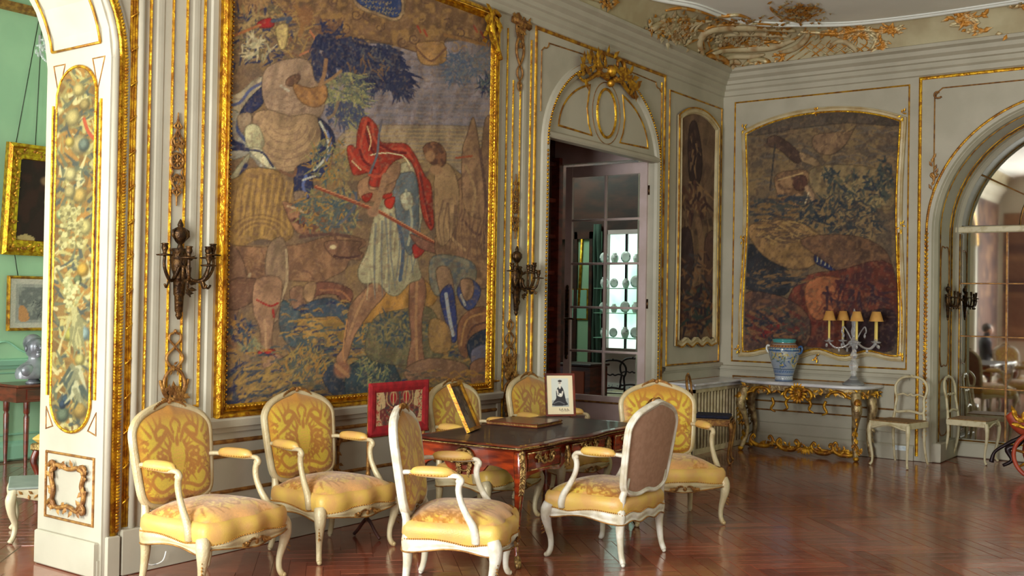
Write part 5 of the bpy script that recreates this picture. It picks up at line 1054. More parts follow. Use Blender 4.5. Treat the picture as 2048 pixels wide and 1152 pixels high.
# ============================================================ DESK
desk = tag(empty('writing_desk', (6.03, 4.17, 0), math.radians(2.6)), 'long red veneered writing desk with gilt-bronze mounts and dark leather top', 'desk')
DL, DW, DH = .82, .43, .735
def desk_outline(off=0, n=14):
    o = []
    for i in range(n*2): t = -1+2*i/(n*2); o.append((t*DL, -DW-.018*math.cos(t*PI*1.0)*(1-t*t)-.012*math.cos(t*3*PI)))
    for i in range(n): t = -1+2*i/n; o.append((DL+.02*math.cos(t*PI/2), t*DW))
    for i in range(n*2): t = 1-2*i/(n*2); o.append((t*DL, DW+.018*math.cos(t*PI)*(1-t*t)))
    for i in range(n): t = 1-2*i/n; o.append((-DL-.02*math.cos(t*PI/2), t*DW))
    Q = np.array(o); T = np.roll(Q, -1, 0)-np.roll(Q, 1, 0); T /= np.linalg.norm(T, axis=1)[:, None]+1e-9
    for _ in range(2): T = np.roll(T, 1, 0)+T*2+np.roll(T, -1, 0); T /= np.linalg.norm(T, axis=1)[:, None]
    return Q+np.stack([T[:, 1], -T[:, 0]], 1)*off
def rings(w, spec, cap=True):
    n = None; vs = []
    for off, z in spec: q = desk_outline(off); n = len(q); vs += [(x, y, z) for x, y in q]
    k = len(spec); w.add(vs, [(i*n+j, i*n+(j+1) % n, (i+1)*n+(j+1) % n, (i+1)*n+j) for i in range(k-1) for j in range(n)], False)
    if cap: w.add([v for v in vs[(k-1)*n:]], [tuple(range(n))], False)
w = MB(); rings(w, [(-.03, .700), (.0, .702), (.01, .708)], False); rings(w, [(.006, .728), (.0, .733), (-.05, .735)]); w.build('desk_top', 'mahogany', desk)
w = MB(); rings(w, [(.007, .714), (.012, .716), (.012, .720), (.007, .722)], False); tag(w.build('brass_rim', 'ormolu', desk), 'bronze rim')
w = MB(); rings(w, [(-.045, .7355), (-.05, .7365)]); w.build('leather_panel', 'leather', desk)
w = MB()
def apron(w, pts, zb, th=.02, nrm=(0, -1)):
    vs = []; n = len(pts)
    for (x, y), z in zip(pts, zb): vs += [(x, y, .702), (x, y, z), (x-nrm[0]*th, y-nrm[1]*th, z), (x-nrm[0]*th, y-nrm[1]*th, .702)]
    w.add(vs, [(i*4+j, (i+1)*4+j, (i+1)*4+j+1, i*4+j+1) for i in range(n-1) for j in range(3)]+[(0, 1, 2, 3), ((n-1)*4, (n-1)*4+1, (n-1)*4+2, (n-1)*4+3)], False)
for sgn in (-1, 1):
    ts = np.linspace(-1, 1, 41)
    pts = [(t*(DL-.03), sgn*(DW-.03+.014*math.cos(t*PI*3)*1+.006)) for t in ts]
    zb = [.61+.012*math.cos((abs(t)-.7)*8) if abs(t) < .32 else .555+.012*math.cos((abs(t)-.66)*12)-.0 for t in ts]; zb = list(np.convolve([zb[0]]+zb+[zb[-1]], [.25, .5, .25], 'valid'))
    zb = [z-(.12*max(0, (abs(t)-.88)/.12))**1 for z, t in zip(zb, ts)]
    apron(w, pts, zb, .02, (0, sgn))
w.build('apron', 'desk_wood', desk)
for sgn in (-1, 1):
    w = MB(); ts = np.linspace(-1, 1, 25); pts = [(sgn*(DL-.03+.01*math.cos(t*PI)), t*(DW-.03)) for t in ts]
    zb = [.58-.035*math.cos(t*PI*.5)**1*(1 if abs(t) < .4 else 0)+.02*math.cos(t*2*PI)*-1-(.10*max(0, (abs(t)-.8)/.2)) for t in ts]; apron(w, pts, zb, .02, (sgn, 0)); w.build('end_panel', 'desk_wood', desk)
for sx in (-1, 1):
    for sy_ in (-1, 1):
        d = V((sx*.6, sy_*.8, 0)); X, Y = sx*(DL-.045), sy_*(DW-.045)
        w = MB(); pts = [V((X, Y, .70))+d*.006, V((X, Y, .62))+d*.022, V((X, Y, .52))+d*.022, V((X, Y, .38))+d*.0, V((X, Y, .22))-d*.02, V((X, Y, .10))-d*.014, V((X, Y, .03))+d*.006]
        w.tube(smooth_path(pts, 4), lerp_list([.036, .044, .036, .025, .018, .015, .017], 25), 8); lg = w.build('leg', 'desk_wood', desk)
        w = MB(); P_ = smooth_path([p+d*.0 for p in pts], 6); R_ = lerp_list([.036, .044, .036, .025, .018, .015, .017], len(P_))
        w.tube([p+d*r for p, r in zip(P_, R_)], [.005]*len(P_), 5); rr = random.Random(5)
        for i in range(0, 16): 
            p, r = P_[i], R_[i]
            for q in (-1, 1): w.leaf(p+d*(r+.002)+V((0, 0, .01)), V((d.y*q*.6, -d.x*q*.6, -.9)), d, .036, .014, .4, .2)
        w.ball(P_[3]+d*.045, .014, 7, 6, (1, 1, 2)); w.ball(V((X, Y, .018))+d*.014, .022, 8, 6); w.tube([V((X, Y, .07))-d*.010, V((X, Y, .035))+d*.004, V((X, Y, .012))+d*.016], [.018, .023, .018], 8)
        tag(w.build('bronze_mount', 'ormolu', lg), 'bronze leg mount and foot')
def handle(w, cx, y, sgn, cz=.645):
    w.tube([(cx+u, y+sgn*.026, cz+z) for u, z in sp2([(-.075, .012), (-.06, -.012), (-.03, -.022), (0, -.014), (.03, -.022), (.06, -.012), (.075, .012)], 4)], .007, 6)
    for s_ in (-1, 1):
        w.tube([(cx+s_*u, y+sgn*.012, cz+z) for u, z in spiral(.085, .01, .03, .008, 0, 4.5, 12)], .007, 5)
        for i in range(6): w.leaf((cx+s_*.07, y+sgn*.008, cz+.01), (s_*math.cos(i), 0, math.sin(i)), (0, sgn, 0), .04, .02)
    for i in range(7): w.leaf((cx, y+sgn*.008, cz), (math.cos(i*.9), 0, math.sin(i*.9)), (0, sgn, 0), .035, .02)
for sgn in (-1, 1):
    for cx in (-.56, 0, .56):
        w = MB(); yy = DW-.024+(.014*math.cos(cx/DL*PI*3)); zb = .585 if cx else .63; h = .19 if cx else .22
        w.box((cx-h, sgn*(yy-.004), zb), (cx+h, sgn*(yy+.010), .688), .004); dr = w.build('drawer', 'desk_wood', desk)
        w = MB(); handle(w, cx, sgn*(yy+.008), sgn, .642 if cx else .66); tag(w.build('bronze_handle', 'ormolu', dr), 'bronze handle')
        w = MB(); w.tube([(cx+a*h, sgn*(yy+.012), z) for a, z in ((-1, zb), (1, zb), (1, .688), (-1, .688))], .0045, 5, closed=True); w.build('drawer_edging', 'ormolu', dr)
    for cx in (-.28, .28):
        w = MB(); yy = sgn*(DW-.004)
        w.tube([(cx+(.02 if cx < 0 else -.02)*math.sin(t*3), yy, .69-.13*t) for t in np.linspace(0, 1, 9)], lerp_list([.012, .016, .008], 9), 6)
        for i in range(10): w.leaf((cx, yy, .68-.012*i), ((-1)**i*.8, 0, -.5), (0, sgn, 0), .045, .022)
        w.build('bronze_bracket', 'ormolu', desk)
for sgn in (-1, 1):
    w = MB(); xx = sgn*(DL-.012)
    w.tube([(xx, u, z) for u, z in arc(0, .635, .065, .05, -.3, PI+.3, 16)], .013, 7)
    for s_ in (-1, 1):
        w.tube([(xx, s_*u, z) for u, z in spiral(.095, .62, .03, .008, 2.8, 8, 12)], .008, 6); w.tube([(xx, s_*u, z) for u, z in ((.06, .60), (.05, .57), (.025, .555), (0, .55))], .008, 5)
        for i in range(8): w.leaf((xx, s_*.02, .63-.012*i), (0, s_*.9, .4-.2*i), (sgn, 0, 0), .045, .022)
    w.ball((xx, 0, .62), .028, 8, 6, (.6, 1, 1.3)); w.ball((xx, 0, .668), .012, 6, 5)
    tag(w.build('mask_mount', 'ormolu', desk), 'bronze mask mount under a scroll')

# ---- things on the desk
def frame_obj(name, label, cat, W, H, T, border, loc, rz, tilt, mframe, canvas_fn, depth=.012):
    root = tag(empty(name, loc), label, cat); root.rotation_euler = (-tilt, 0, rz)
    w = MB()
    w.molding([(-W/2+border/2, border/2), (W/2-border/2, border/2), (W/2-border/2, H-border/2), (-W/2+border/2, H-border/2)], lambda u, z, h: (u, -h, z), [(-border/2,-.004),(-border/2,depth),(border/4,depth*.8),(border/2,.002)], True)
    w.build('frame', mframe, root)
    w = MB(); w.box((-W/2+.004, .001, .004), (W/2-.004, .008, H-.004)); w.box((-.03, .006, .01), (.03, .010, H*.7)); w.build('backing_board', 'dark_wood', root)
    if canvas_fn: canvas_fn(root, W-border*1.6, H-border*1.6, border*.8)
    return root
def portrait(root, W, H, b_):
    C = Canvas(lambda u, v: (u*W/2, np.full_like(u, -.001), b_+v*H), 90, 120, base=(206, 190, 158), seed=4); P = lambda x, z: (x*W/2, b_+z*H); k = H
    c = C; c.poly([P(-.62, .20), P(.66, .20), P(.66, .92), P(-.62, .92)], (186, 186, 178), 1, False); c.poly([P(-.62, .20), P(.66, .20), P(.66, .42), P(-.62, .36)], (150, 150, 146), 1, False)
    c.poly([P(-.10, .70), P(.10, .72), P(.26, .64), P(.34, .52), P(.44, .34), P(.52, .24), P(-.56, .23), P(-.50, .32), P(-.30, .42), P(-.28, .60)], (44, 42, 46)); c.stroke([P(.0, .68), P(.01, .76)], .018, (196, 188, 176)); c.blob(*P(.02, .79), .055*k, .065*k, (200, 190, 178)); c.blob(*P(.02, .85), .062*k, .036*k, (60, 54, 52)); c.blob(*P(0, .795), .012, .008, (120, 110, 104), .6)
    c.blob(*P(-.02, .50), .08*k, .05*k, (214, 210, 200)); c.stroke([P(-.2, .62), P(-.12, .50), P(.1, .47), P(.2, .58)], .012, (196, 188, 176)); c.blob(*P(-.1, .52), .02*k, .03*k, (90, 84, 80)); c.stroke([P(-.5, .28), P(-.1, .33), P(.3, .27)], .008, (90, 88, 90))
    for i, x in enumerate(np.linspace(-.1, .6, 14)): c.stroke([P(x, .11+.02*math.sin(i*2)), P(x+.03, .13+.03*math.cos(i*1.7)), P(x+.06, .10)], .0025, (110, 96, 84))
    c.stroke([P(.05, .075), P(.7, .09)], .002, (120, 104, 90)); C.build('photograph', 'print', root, gain=1.25, grain=.01)
frame_obj('portrait_photo_frame', 'standing framed black and white signed photograph of a seated woman, on the desk', 'picture frame', .235, .325, .02, .016, (6.82, 4.47, .7385), math.radians(-40), math.radians(11), 'mahogany', portrait)
def darkpic(root, W, H, b_):
    C = Canvas(lambda u, v: (u*W/2, np.full_like(u, -.001), b_+v*H), 60, 80, base=(84, 66, 54), seed=14); c = C
    c.mottle((122, 112, 96), .03, .5, .8, 1); c.mottle((40, 34, 34), .02, .55, .8, 2); c.poly([(-W/2, b_), (W/2, b_), (W/2, b_+.3*H), (-W/2, b_+.25*H)], (96, 76, 56), .7, False)
    C.build('picture', 'print', root, gain=1.0)
frame_obj('leaning_picture_frame', 'thin gilt picture frame seen edge-on, leaning back on the left of the desk', 'picture frame', .27, .34, .02, .024, (5.64, 4.39, .739), math.radians(22), math.radians(25), 'gilt_flat', darkpic, .02)
# flat album
al = tag(empty('album', (6.22, 4.38, .7375), math.radians(6)), 'flat brown gilt-edged album lying on the desk between the two frames', 'album')
w = MB(); w.box((-.19, -.205, .0), (.19, .205, .006), .002); w.box((-.19, -.205, .020), (.19, .205, .026), .002); w.build('cover', 'mahogany', al)
w = MB(); w.box((-.182, -.198, .006), (.186, .198, .020)); tag(w.build('gilt_page_block', 'gilt_dull', al), 'gilt page edges')
w = MB()
for x, y in ((-.175, -.19), (.175, -.19), (.175, .19), (-.175, .19)): w.ball((x, y, .027), .012, 6, 4, (1, 1, .4))
w.build('corner_boss', 'ormolu', al)

# ---- crimson needlework screen
ps = lambda x, z: (x, z)
scr = tag(empty('fire_screen', (5.565, 4.98, 0), math.radians(-1)), 'red velvet bordered embroidered fire screen standing left of the desk', 'fire screen')
SW, S0, S1 = .295, .68, 1.035
w = MB(); w.molding([(-SW+.025, S0+.025), (SW-.025, S0+.025), (SW-.025, S1-.025), (-SW+.025, S1-.025)], lambda u, z, h: (u, -h, z), [(-.025,-.01),(-.028,.008),(-.01,.014),(.015,.012),(.04,.004)], True); w.box((-SW+.01, .004, S0+.01), (SW-.01, .016, S1-.01)); w.build('velvet_border', 'red_velvet', scr)
C = Canvas(lambda u, v: (u*(SW-.03), np.full_like(u, -.004), S0+.03+v*(S1-S0-.06)), 90, 70, base=(96, 44, 40), seed=8); c = C; c.mottle((150, 126, 84), .02, .6, .5, 1); c.mottle((52, 56, 52), .016, .6, .6, 2)
zc = (S0+S1)/2
for s_ in (-1, 1):
    c.poly([(s_*.26, zc+.17), (s_*.18, zc+.15), (s_*.14, zc+.02), (s_*.20, zc-.02), (s_*.16, zc-.16), (s_*.26, zc-.17)], (176, 150, 106), .9); c.leaves(s_*.215, zc, .03, .12, 34, .03, .007, [(140, 30, 34), (64, 60, 48), (160, 60, 48)])
    c.blob(s_*.065, zc+.075, .042, .055, (170, 150, 104)); c.blob(s_*.065, zc+.07, .034, .046, (136, 22, 30)); c.stroke([(s_*.065, zc+.11), (s_*.065, zc+.02)], .008, (178, 150, 100)); c.stroke([(s_*.03, zc+.12), (s_*.11, zc+.15), (s_*.13, zc+.05), (s_*.07, zc)], .008, (168, 138, 92))
    c.blob(s_*.06, zc-.10, .034, .04, (140, 24, 32)); c.leaves(s_*.09, zc-.05, .05, .06, 20, .03, .007, [(156, 130, 84), (52, 60, 54), (130, 30, 34)])
c.stroke([(0, zc+.16), (0, zc-.16)], .01, (60, 62, 54)); C.build('embroidered_panel', 'tapestry', scr, gain=1.3, grain=.06)
for s_ in (-1, 1):
    w = MB(); w.tube([(s_*(SW-.02), .02, S1-.03), (s_*(SW-.02), .02, .12)], .013, 7); w.lathe([(.012, 0), (.02, .02), (.012, .04), (.018, .07), (.012, .1)], (s_*(SW-.02), .02, .35), 8); w.build('post', 'gilt_dull', scr)
    w = MB(); w.tube(smooth_path([(s_*(SW-.02), -.10, .012), (s_*(SW-.02), -.06, .05), (s_*(SW-.02), .0, .12), (s_*(SW-.02), .04, .12), (s_*(SW-.02), .10, .05), (s_*(SW-.02), .14, .012)], 4), .012, 7); w.build('foot', 'dark_wood', scr)
w = MB(); w.tube([(-SW+.02, .02, .2), (SW-.02, .02, .2)], .01, 6); w.build('stretcher', 'gilt_dull', scr)
# ============================================================ GILT TROPHIES AND SCONCES ON THE LONG WALL
def trophy(tf, parent, u, z0, kind):
    w = MB(); rr = random.Random(int(z0*100)); T = lambda a, b, h=.012: tf(u+a, z0+b, h)
    def tb(pts, r, n=4): w.tube([T(a, b) for a, b in sp2(pts, n)], lerp_list([r*.7, r, r, r*.7], (len(pts)-1)*n+1), 6)
    def lf(a, b, n, s=.035, sp=.02):
        for _ in range(n): w.leaf(T(a+rr.uniform(-sp, sp), b+rr.uniform(-sp, sp), .02), (rr.uniform(-1, 1), 0, rr.uniform(-1, 1)), (0, -1, 0), s, s*.5)
    if kind == 'upper':       # wheel pendant, .54 tall
        w.lathe([(.052, 0), (.052, .014), (.038, .018), (.036, 0)], (0, 0, 0), 18, lambda p: T(p[0], .27+p[1], p[2])); w.lathe([(.014, 0), (.012, .018), (0, .02)], (0, 0, 0), 10, lambda p: T(p[0], .27+p[1], p[2]))
        for i in range(8): a = i*PI/4; w.tube([T(.01*math.cos(a), .27+.01*math.sin(a)), T(.045*math.cos(a), .27+.045*math.sin(a))], .005, 5)
        for s_ in (-1, 1):
            tb([(0, .54), (s_*.008, .50), (s_*.028, .475), (s_*.004, .46), (s_*.02, .42), (s_*.045, .38), (s_*.03, .34), (s_*.045, .31)], .007); tb([(0, .02), (s_*.004, .06), (s_*.03, .085), (s_*.006, .10), (s_*.03, .13), (s_*.046, .17), (s_*.03, .2), (s_*.045, .23)], .007); tb([(0, .35), (s_*.02, .37), (s_*.03, .40)], .008); tb([(0, .19), (s_*.02, .17), (s_*.03, .14)], .008)
        tb([(0, 0), (0, .05), (0, .10)], .006); tb([(0, .44), (0, .50), (0, .56)], .006); lf(0, .36, 12); lf(0, .16, 12); lf(0, .41, 6); lf(0, .11, 6)
    elif kind == 'lower':     # linked rings over a leaf burst, .46 tall
        for s_ in (-1, 1):
            tb([(0, .45), (s_*.012, .43), (s_*.036, .42), (s_*.04, .39), (s_*.0, .35), (s_*-.0, .345)], .008); tb([(0, .345), (s_*.05, .30), (s_*.055, .265), (s_*.02, .225), (0, .22)], .010); tb([(0, .22), (s_*.05, .19), (s_*.075, .13), (s_*.07, .09), (s_*.09, .12), (s_*.10, .15)], .012)
            tb([(s_*.09, .12), (s_*.06, .06), (s_*.03, .05)], .014)
        lf(0, .22, 6); lf(0, .07, 30, .06, .05); lf(0, .0, 34, .07, .06); w.tube([T(a, b) for a, b in arc(0, -.03, .05, .05, 0, PI, 14)], .012, 6); w.ball(T(0, .44, .015), .01, 6, 5)
    else:                     # hanging mask and chain, .62 tall
        for s_ in (-1, 1):
            tb([(0, .62), (s_*.05, .60), (s_*.055, .54), (s_*.03, .48), (s_*.05, .42), (s_*.05, .34), (s_*.01, .26), (0, .25)], .012); tb([(0, .25), (s_*.035, .2), (s_*.035, .15), (0, .11)], .009); tb([(0, .11), (s_*.025, .08), (s_*.02, .04), (0, .02)], .008)
        lf(0, .54, 34, .06, .04); lf(0, .42, 10, .04, .03); lf(0, .11, 6, .03, .012)
    return w.build('gilt_trophy', 'gilt_dull', parent)
trophy(TA, wall_left, 4.02, 2.14, 'upper'); trophy(TA, wall_left, 4.03, .95, 'lower')
trophy(TA, wall_left, 7.49, 2.14, 'upper'); trophy(TA, wall_left, 7.44, 1.0, 'lower'); trophy(TA, wall_left, 7.44, .70, 'lower'); trophy(TA, wall_left, 7.52, 3.40, 'hang')
def sconce(P, out, side, label, m='bronze', sc=1.0):
    "P: point on wall at centre height; out: wall normal; side: along the wall"
    o_, s_, z_ = V(out), V(side), V((0, 0, 1)); F = lambda a, h, z: V(P)+(s_*a+o_*h+z_*z)*sc
    root = tag(empty('wall_sconce', V(P)), label, 'wall light')
    def bl(w, n, m_=m): return local(w.build(n, m_, root))
    w = MB(); nn = 12
    prof = [(.008, -.34), (.014, -.33), (.022, -.315), (.018, -.30), (.026, -.29), (.030, -.20), (.036, -.19), (.040, -.10), (.046, -.09), (.040, -.075), (.052, -.03), (.056, .03), (.046, .06), (.058, .075), (.05, .085)]
    w.lathe(prof, (0, 0, 0), nn, lambda p: F(p[0], .035+p[1]*.8, p[2])); bl(w, 'tapered_body')
    w = MB(); w.lathe([(.02, .085), (.014, .11), (.03, .125), (.045, .15), (.05, .18), (.036, .205), (.016, .215), (.02, .225), (.012, .245), (.004, .26), (0, .262)], (0, 0, 0), nn, lambda p: F(p[0], .035+p[1]*.8, p[2]))
    for q in (-1, 1): w.tube([F(q*a, .04, z) for a, z in ((.03, .2), (.055, .19), (.058, .16), (.035, .14))], .008, 5)
    bl(w, 'urn_finial')
    w = MB(); rr = random.Random(2)
    for i in range(22): w.leaf(F(rr.uniform(-.03, .03), .08, rr.uniform(-.2, .06)), s_*rr.uniform(-.6, .6)+z_*rr.uniform(-1, .4), o_, .06*sc, .03*sc)
    bl(w, 'leaf_relief')
    for ax, ah, az in ((-.155, .10, .035), (.155, .10, .03), (.075, .21, -.02), (-.06, .20, .02), (.215, .07, .05) if sc > .9 else (.1, .2, 0)):
        w = MB(); pts = [F(ax*.15, .05+ah*.15, -.02), F(ax*.35, ah*.5, -.10), F(ax*.75, ah*.9, -.10), F(ax*1.0, ah, -.03), F(ax, ah, az)]
        w.tube(smooth_path(pts, 5), lerp_list([.013, .011, .010, .009], 21), 7); w.tube(smooth_path([F(ax*.7, ah*.85, -.10), F(ax*.85, ah*.9, -.15), F(ax*.95, ah*.95, -.13)], 4), .007, 6)
        arm = bl(w, 'arm')
        w = MB(); c0 = F(ax, ah, az); w.lathe([(.0, 0), (.045*sc, .0), (.05*sc, .007), (.03*sc, .010), (.010*sc, .014), (.014*sc, .03), (.020*sc, .045), (.017*sc, .065), (.024*sc, .07), (.018*sc, .074), (.0, .070)], c0, 12); cu = w.build('candle_cup', m, arm); cu.location = (0, 0, 0); cu.location = -V(root.location)*0-(V(P)) if False else (0, 0, 0)
    return root
_lo = local
sconce(TA(4.035, 1.80, 0), (0, -1, 0), (1, 0, 0), 'dark bronze candle sconce on the wall strip left of the large tapestry')
sconce(TA(7.49, 1.82, 0), (0, -1, 0), (1, 0, 0), 'dark bronze candle sconce on the wall strip right of the large tapestry')
sconce((12.02, 2.99, 1.70), (0, -1, 0), (1, 0, 0), 'small bronze wall light inside the arched niche beside the mirror', sc=.66)

# ============================================================ RADIATOR AND CONSOLE IN THE CORNER
rad = tag(empty('radiator_cover', (10.8, 5.18, 0)), 'cream slatted radiator cover with marble shelf in the room corner', 'radiator cover')
def RL(w, n, m): return local(w.build(n, m, rad))
w = MB(); w.box((10.28, 5.05, .74), (11.62, 5.40, .765), .006); w.box((10.34, 5.09, .70), (11.62, 5.4, .74), .004); RL(w, 'marble_shelf', 'marble')
w = MB(); w.box((10.36, 5.12, 0), (11.62, 5.16, .06)); w.box((10.36, 5.11, .66), (11.62, 5.17, .70)); w.box((10.36, 5.11, 0), (10.40, 5.40, .70)); w.box((10.36, 5.30, 0), (11.62, 5.40, .70)); RL(w, 'frame', 'radiator')
w = MB(); w.box((10.40, 5.22, .03), (11.62, 5.30, .70)); RL(w, 'dark_backing', 'dark_wood')
for i in range(16):
    x = 10.43+i*.078
    w = MB(); w.tube([(x, 5.13, .06), (x, 5.13, .67)], .019, 6); RL(w, 'slat', 'radiator')
con = tag(empty('console_table', (11.35, 4.22, 0)), 'carved gilt console table with a pale marble top against the far wall', 'console table')
CL = lambda w, n, m, p=con: (local(w.build(n, m, con)) if p is con else w.build(n, m, p))
def top_poly(off): 
    half = sp2([(11.64, 3.53-off), (11.45, 3.53-off), (11.30, 3.57-off), (11.18-off, 3.68), (11.13-off, 3.9), (11.15-off, 4.2), (11.13-off, 4.6), (11.18-off, 4.85), (11.30, 4.99+off), (11.45, 5.04+off), (11.64, 5.04+off)], 5); return half
w = MB()
for zz, off in ((.742, 0), (.775, 0)): pass
vs = []; sp_ = [(-.02, .738), (.0, .742), (.012, .752), (.012, .766), (.0, .776), (-.02, .778)]
for off, z in sp_: vs += [(x, y, z) for x, y in top_poly(off)]
n = len(top_poly(0)); w.add(vs, [(i*n+j, i*n+j+1, (i+1)*n+j+1, (i+1)*n+j) for i in range(5) for j in range(n-1)], False); w.add(vs[5*n:], [tuple(range(n))], False); CL(w, 'marble_top', 'marble')
w = MB(); vs = []
ap = top_poly(-.05); n = len(ap)
for k_, (x, y) in enumerate(ap): t = (y-3.42)/1.62; zb = .655+.035*math.cos(t*6*PI)*math.sin(t*PI); vs += [(x, y, .738), (x, y, zb), (x+.02, y, zb), (x+.02, y, .738)]
w.add(vs, [(i*4+j, (i+1)*4+j, (i+1)*4+j+1, i*4+j+1) for i in range(n-1) for j in range(3)], False); CL(w, 'carved_apron', 'console_gilt')
w = MB(); rr = random.Random(21)
for (x, y) in ap[::1]:
    for q in range(2): w.leaf((x-.005, y, .70+rr.uniform(-.03, .02)), (0, rr.uniform(-1, 1), rr.uniform(-1, .4)), (-1, 0, 0), .06, .03)
ym = 4.28
w.ball((11.16, ym, .655), .05, 10, 8, (.7, .9, 1.3)); w.ball((11.12, ym, .655), .018, 7, 5); w.ball((11.13, ym+.018, .68), .01, 6, 4); w.ball((11.13, ym-.018, .68), .01, 6, 4)
for i in range(16): a = i*PI/8; w.leaf((11.15, ym+.04*math.cos(a), .67+.05*math.sin(a)), (0, math.cos(a), math.sin(a)), (-1, 0, 0), .07, .04, .6, .4)
for s_ in (-1, 1):
    w.tube([(11.16, ym+s_*a, z) for a, z in sp2([(.04, .72), (.12, .70), (.15, .64), (.11, .60), (.08, .63)], 4)], lerp_list([.016, .02, .008], 17), 6)
    w.tube([(11.17, ym+s_*a, z) for a, z in sp2([(.10, .62), (.14, .56), (.12, .50), (.17, .47)], 4)], lerp_list([.018, .016, .008], 13), 6)
    w.tube([(11.18, ym+s_*.34+a, z) for a, z in sp2([(-s_*.04, .60), (-s_*.06, .54), (-s_*.03, .48), (-s_*.08, .45)], 4)], lerp_list([.016, .016, .008], 13), 6)
    w.tube([(11.17, ym+s_*.42+a, z) for a, z in arc(0, .64, .10, .07, .1, PI-.1, 14)], .018, 6)
    w.tube([(11.17, ym+s_*.58+s_*a, z) for a, z in sp2([(-.06, .66), (-.0, .64), (.02, .59), (-.0, .56)], 4)], lerp_list([.012, .02, .01], 13), 6)
stuff(CL(w, 'gilded_mask_and_scrolls', 'gilt_flat'))
# corner legs: S-shaped with bearded heads on the front pair
for (lx, ly, fr) in ((11.19, 3.67, 1), (11.19, 4.90, 1), (11.52, 3.62, 0), (11.52, 4.94, 0)):
    sy_ = 1 if ly > 4.2 else -1; d = V((-.75 if fr else -.3, sy_*.5, 0)); b0 = V((lx, ly, 0))
    w = MB(); pts = [b0+V((0, 0, .70)), b0+d*.03+V((0, 0, .62)), b0+d*.06+V((0, 0, .52)), b0+d*.02+V((0, 0, .42)), b0-d*.03+V((0, 0, .30)), b0-d*.03+V((0, 0, .18)), b0+d*.02+V((0, 0, .08)), b0+d*.05+V((0, 0, .02))]
    w.tube(smooth_path(pts, 4), lerp_list([.05, .055, .055, .04, .028, .026, .03, .026], 29), 10); lg = CL(w, 'leg', 'console_gilt')
    w = MB(); rr = random.Random(int(lx*10+ly))
    for i in range(26): t = rr.random(); p = b0+d*(.03*math.sin(t*6)+.04)+V((0, 0, .68-.62*t)); w.leaf(p, (rr.uniform(-.6, .6), rr.uniform(-.6, .6), -.8), d, .07, .035, .5, .4)
    if fr: w.ball(b0+d*.07+V((0, 0, .60)), .042, 9, 7, (1, 1, 1.2)); w.ball(b0+d*.13+V((0, 0, .60)), .012, 6, 5); w.ball(b0+d*.08+V((0, 0, .545)), .028, 7, 5, (1, 1, 1.3))
    w.ball(b0+d*.05+V((0, 0, .025)), .034, 8, 6, (1, 1, .8)); w.build('leg_carving', 'gilt_flat' if fr else 'console_gilt', lg)
w = MB()
def cs(y0, w_, zb, zt, flip=1):   # C-scroll of the stretcher
    pts = [(y0-w_*.55, zt), (y0-w_*.42, zt+.03), (y0-w_*.34, zt), (y0-w_*.42, zt-.03), (y0-w_*.52, zt-.02)][::-1]
    L_ = [(y0-w_*.40, zt+.01), (y0-w_*.46, zt-.03), (y0-w_*.4, zb+.03), (y0-w_*.2, zb), (y0, zb-.004), (y0+w_*.2, zb), (y0+w_*.4, zb+.03), (y0+w_*.46, zt-.03), (y0+w_*.36, zt+.012), (y0+w_*.28, zt-.012), (y0+w_*.34, zt-.03)]
    L_ = [(y0-w_*.34, zt-.03), (y0-w_*.28, zt-.012), (y0-w_*.36, zt+.012)]+L_[1:]
    w.tube([(11.20, y, z) for y, z in sp2(L_, 4)], lerp_list([.010, .014, .022, .026, .022, .014, .010], (len(L_)-1)*4+1), 8)
for y0, ww, zb, zt in ((4.70, .28, .07, .17), (4.40, .27, .055, .15), (4.02, .26, .05, .14), (3.78, .28, .05, .16)): cs(y0, ww, zb, zt)
rr = random.Random(31)
for i in range(60): y = 3.6+1.25*rr.random(); w.leaf((11.19, y, .07+.03*rr.random()), (0, rr.uniform(-1, 1), rr.uniform(-.6, 1)), (-1, 0, 0), .06, .03)
for i in range(10): w.leaf((11.18, 4.21+.01*(i-5), .09), (0, (i-5)*.2, -1+.3*(i % 2)), (-1, 0, 0), .08, .035, .5, .4)
w.tube([(11.21, 4.9, .07), (11.21, 4.2, .08), (11.21, 3.67, .07)], .014, 6); CL(w, 'scrolled_stretcher', 'gilt_flat')

# vase
vz = .778
V0 = (11.36, 4.52, vz)
vase = tag(empty('faience_vase', V0), 'large blue and yellow painted two-handled vase on the marble console', 'vase')
vp = [(.0, 0), (.095, 0), (.10, .012), (.094, .03), (.10, .06), (.118, .13), (.14, .20), (.160, .27), (.172, .33), (.172, .36), (.155, .385), (.128, .405), (.122, .43), (.130, .445), (.132, .455), (.12, .462), (.112, .45), (.105, .40), (.0, .38)]
vr = np.array([p[0] for p in vp]); vzz = np.array([p[1] for p in vp]); sarc = np.concatenate([[0], np.cumsum(np.hypot(np.diff(vr), np.diff(vzz)))]); 
def posV(u, v): s_ = v*sarc[-1]; r = np.interp(s_, sarc, vr); z = np.interp(s_, sarc, vzz); return r*np.cos(u*PI), r*np.sin(u*PI), z
C = Canvas(posV, 110, 90, coords=lambda P: (np.linspace(-1, 1, 110)[None, :]*PI*.15+0*P[..., 0], P[..., 2]), base=(150, 158, 172), seed=5); c = C
for y0, y1, col in ((-.01, .012, (70, 96, 136)), (.03, .055, (196, 200, 206)), (.06, .068, (50, 80, 130)), (.09, .125, (120, 140, 172)), (.128, .14, (40, 70, 110)), (.33, .345, (44, 84, 130)), (.352, .37, (60, 100, 140)), (.372, .40, (176, 120, 70)), (.404, .42, (120, 90, 70)), (.42, .47, (70, 150, 150))): c.poly([(-1, y0), (1, y0), (1, y1), (-1, y1)], col, 1, False)
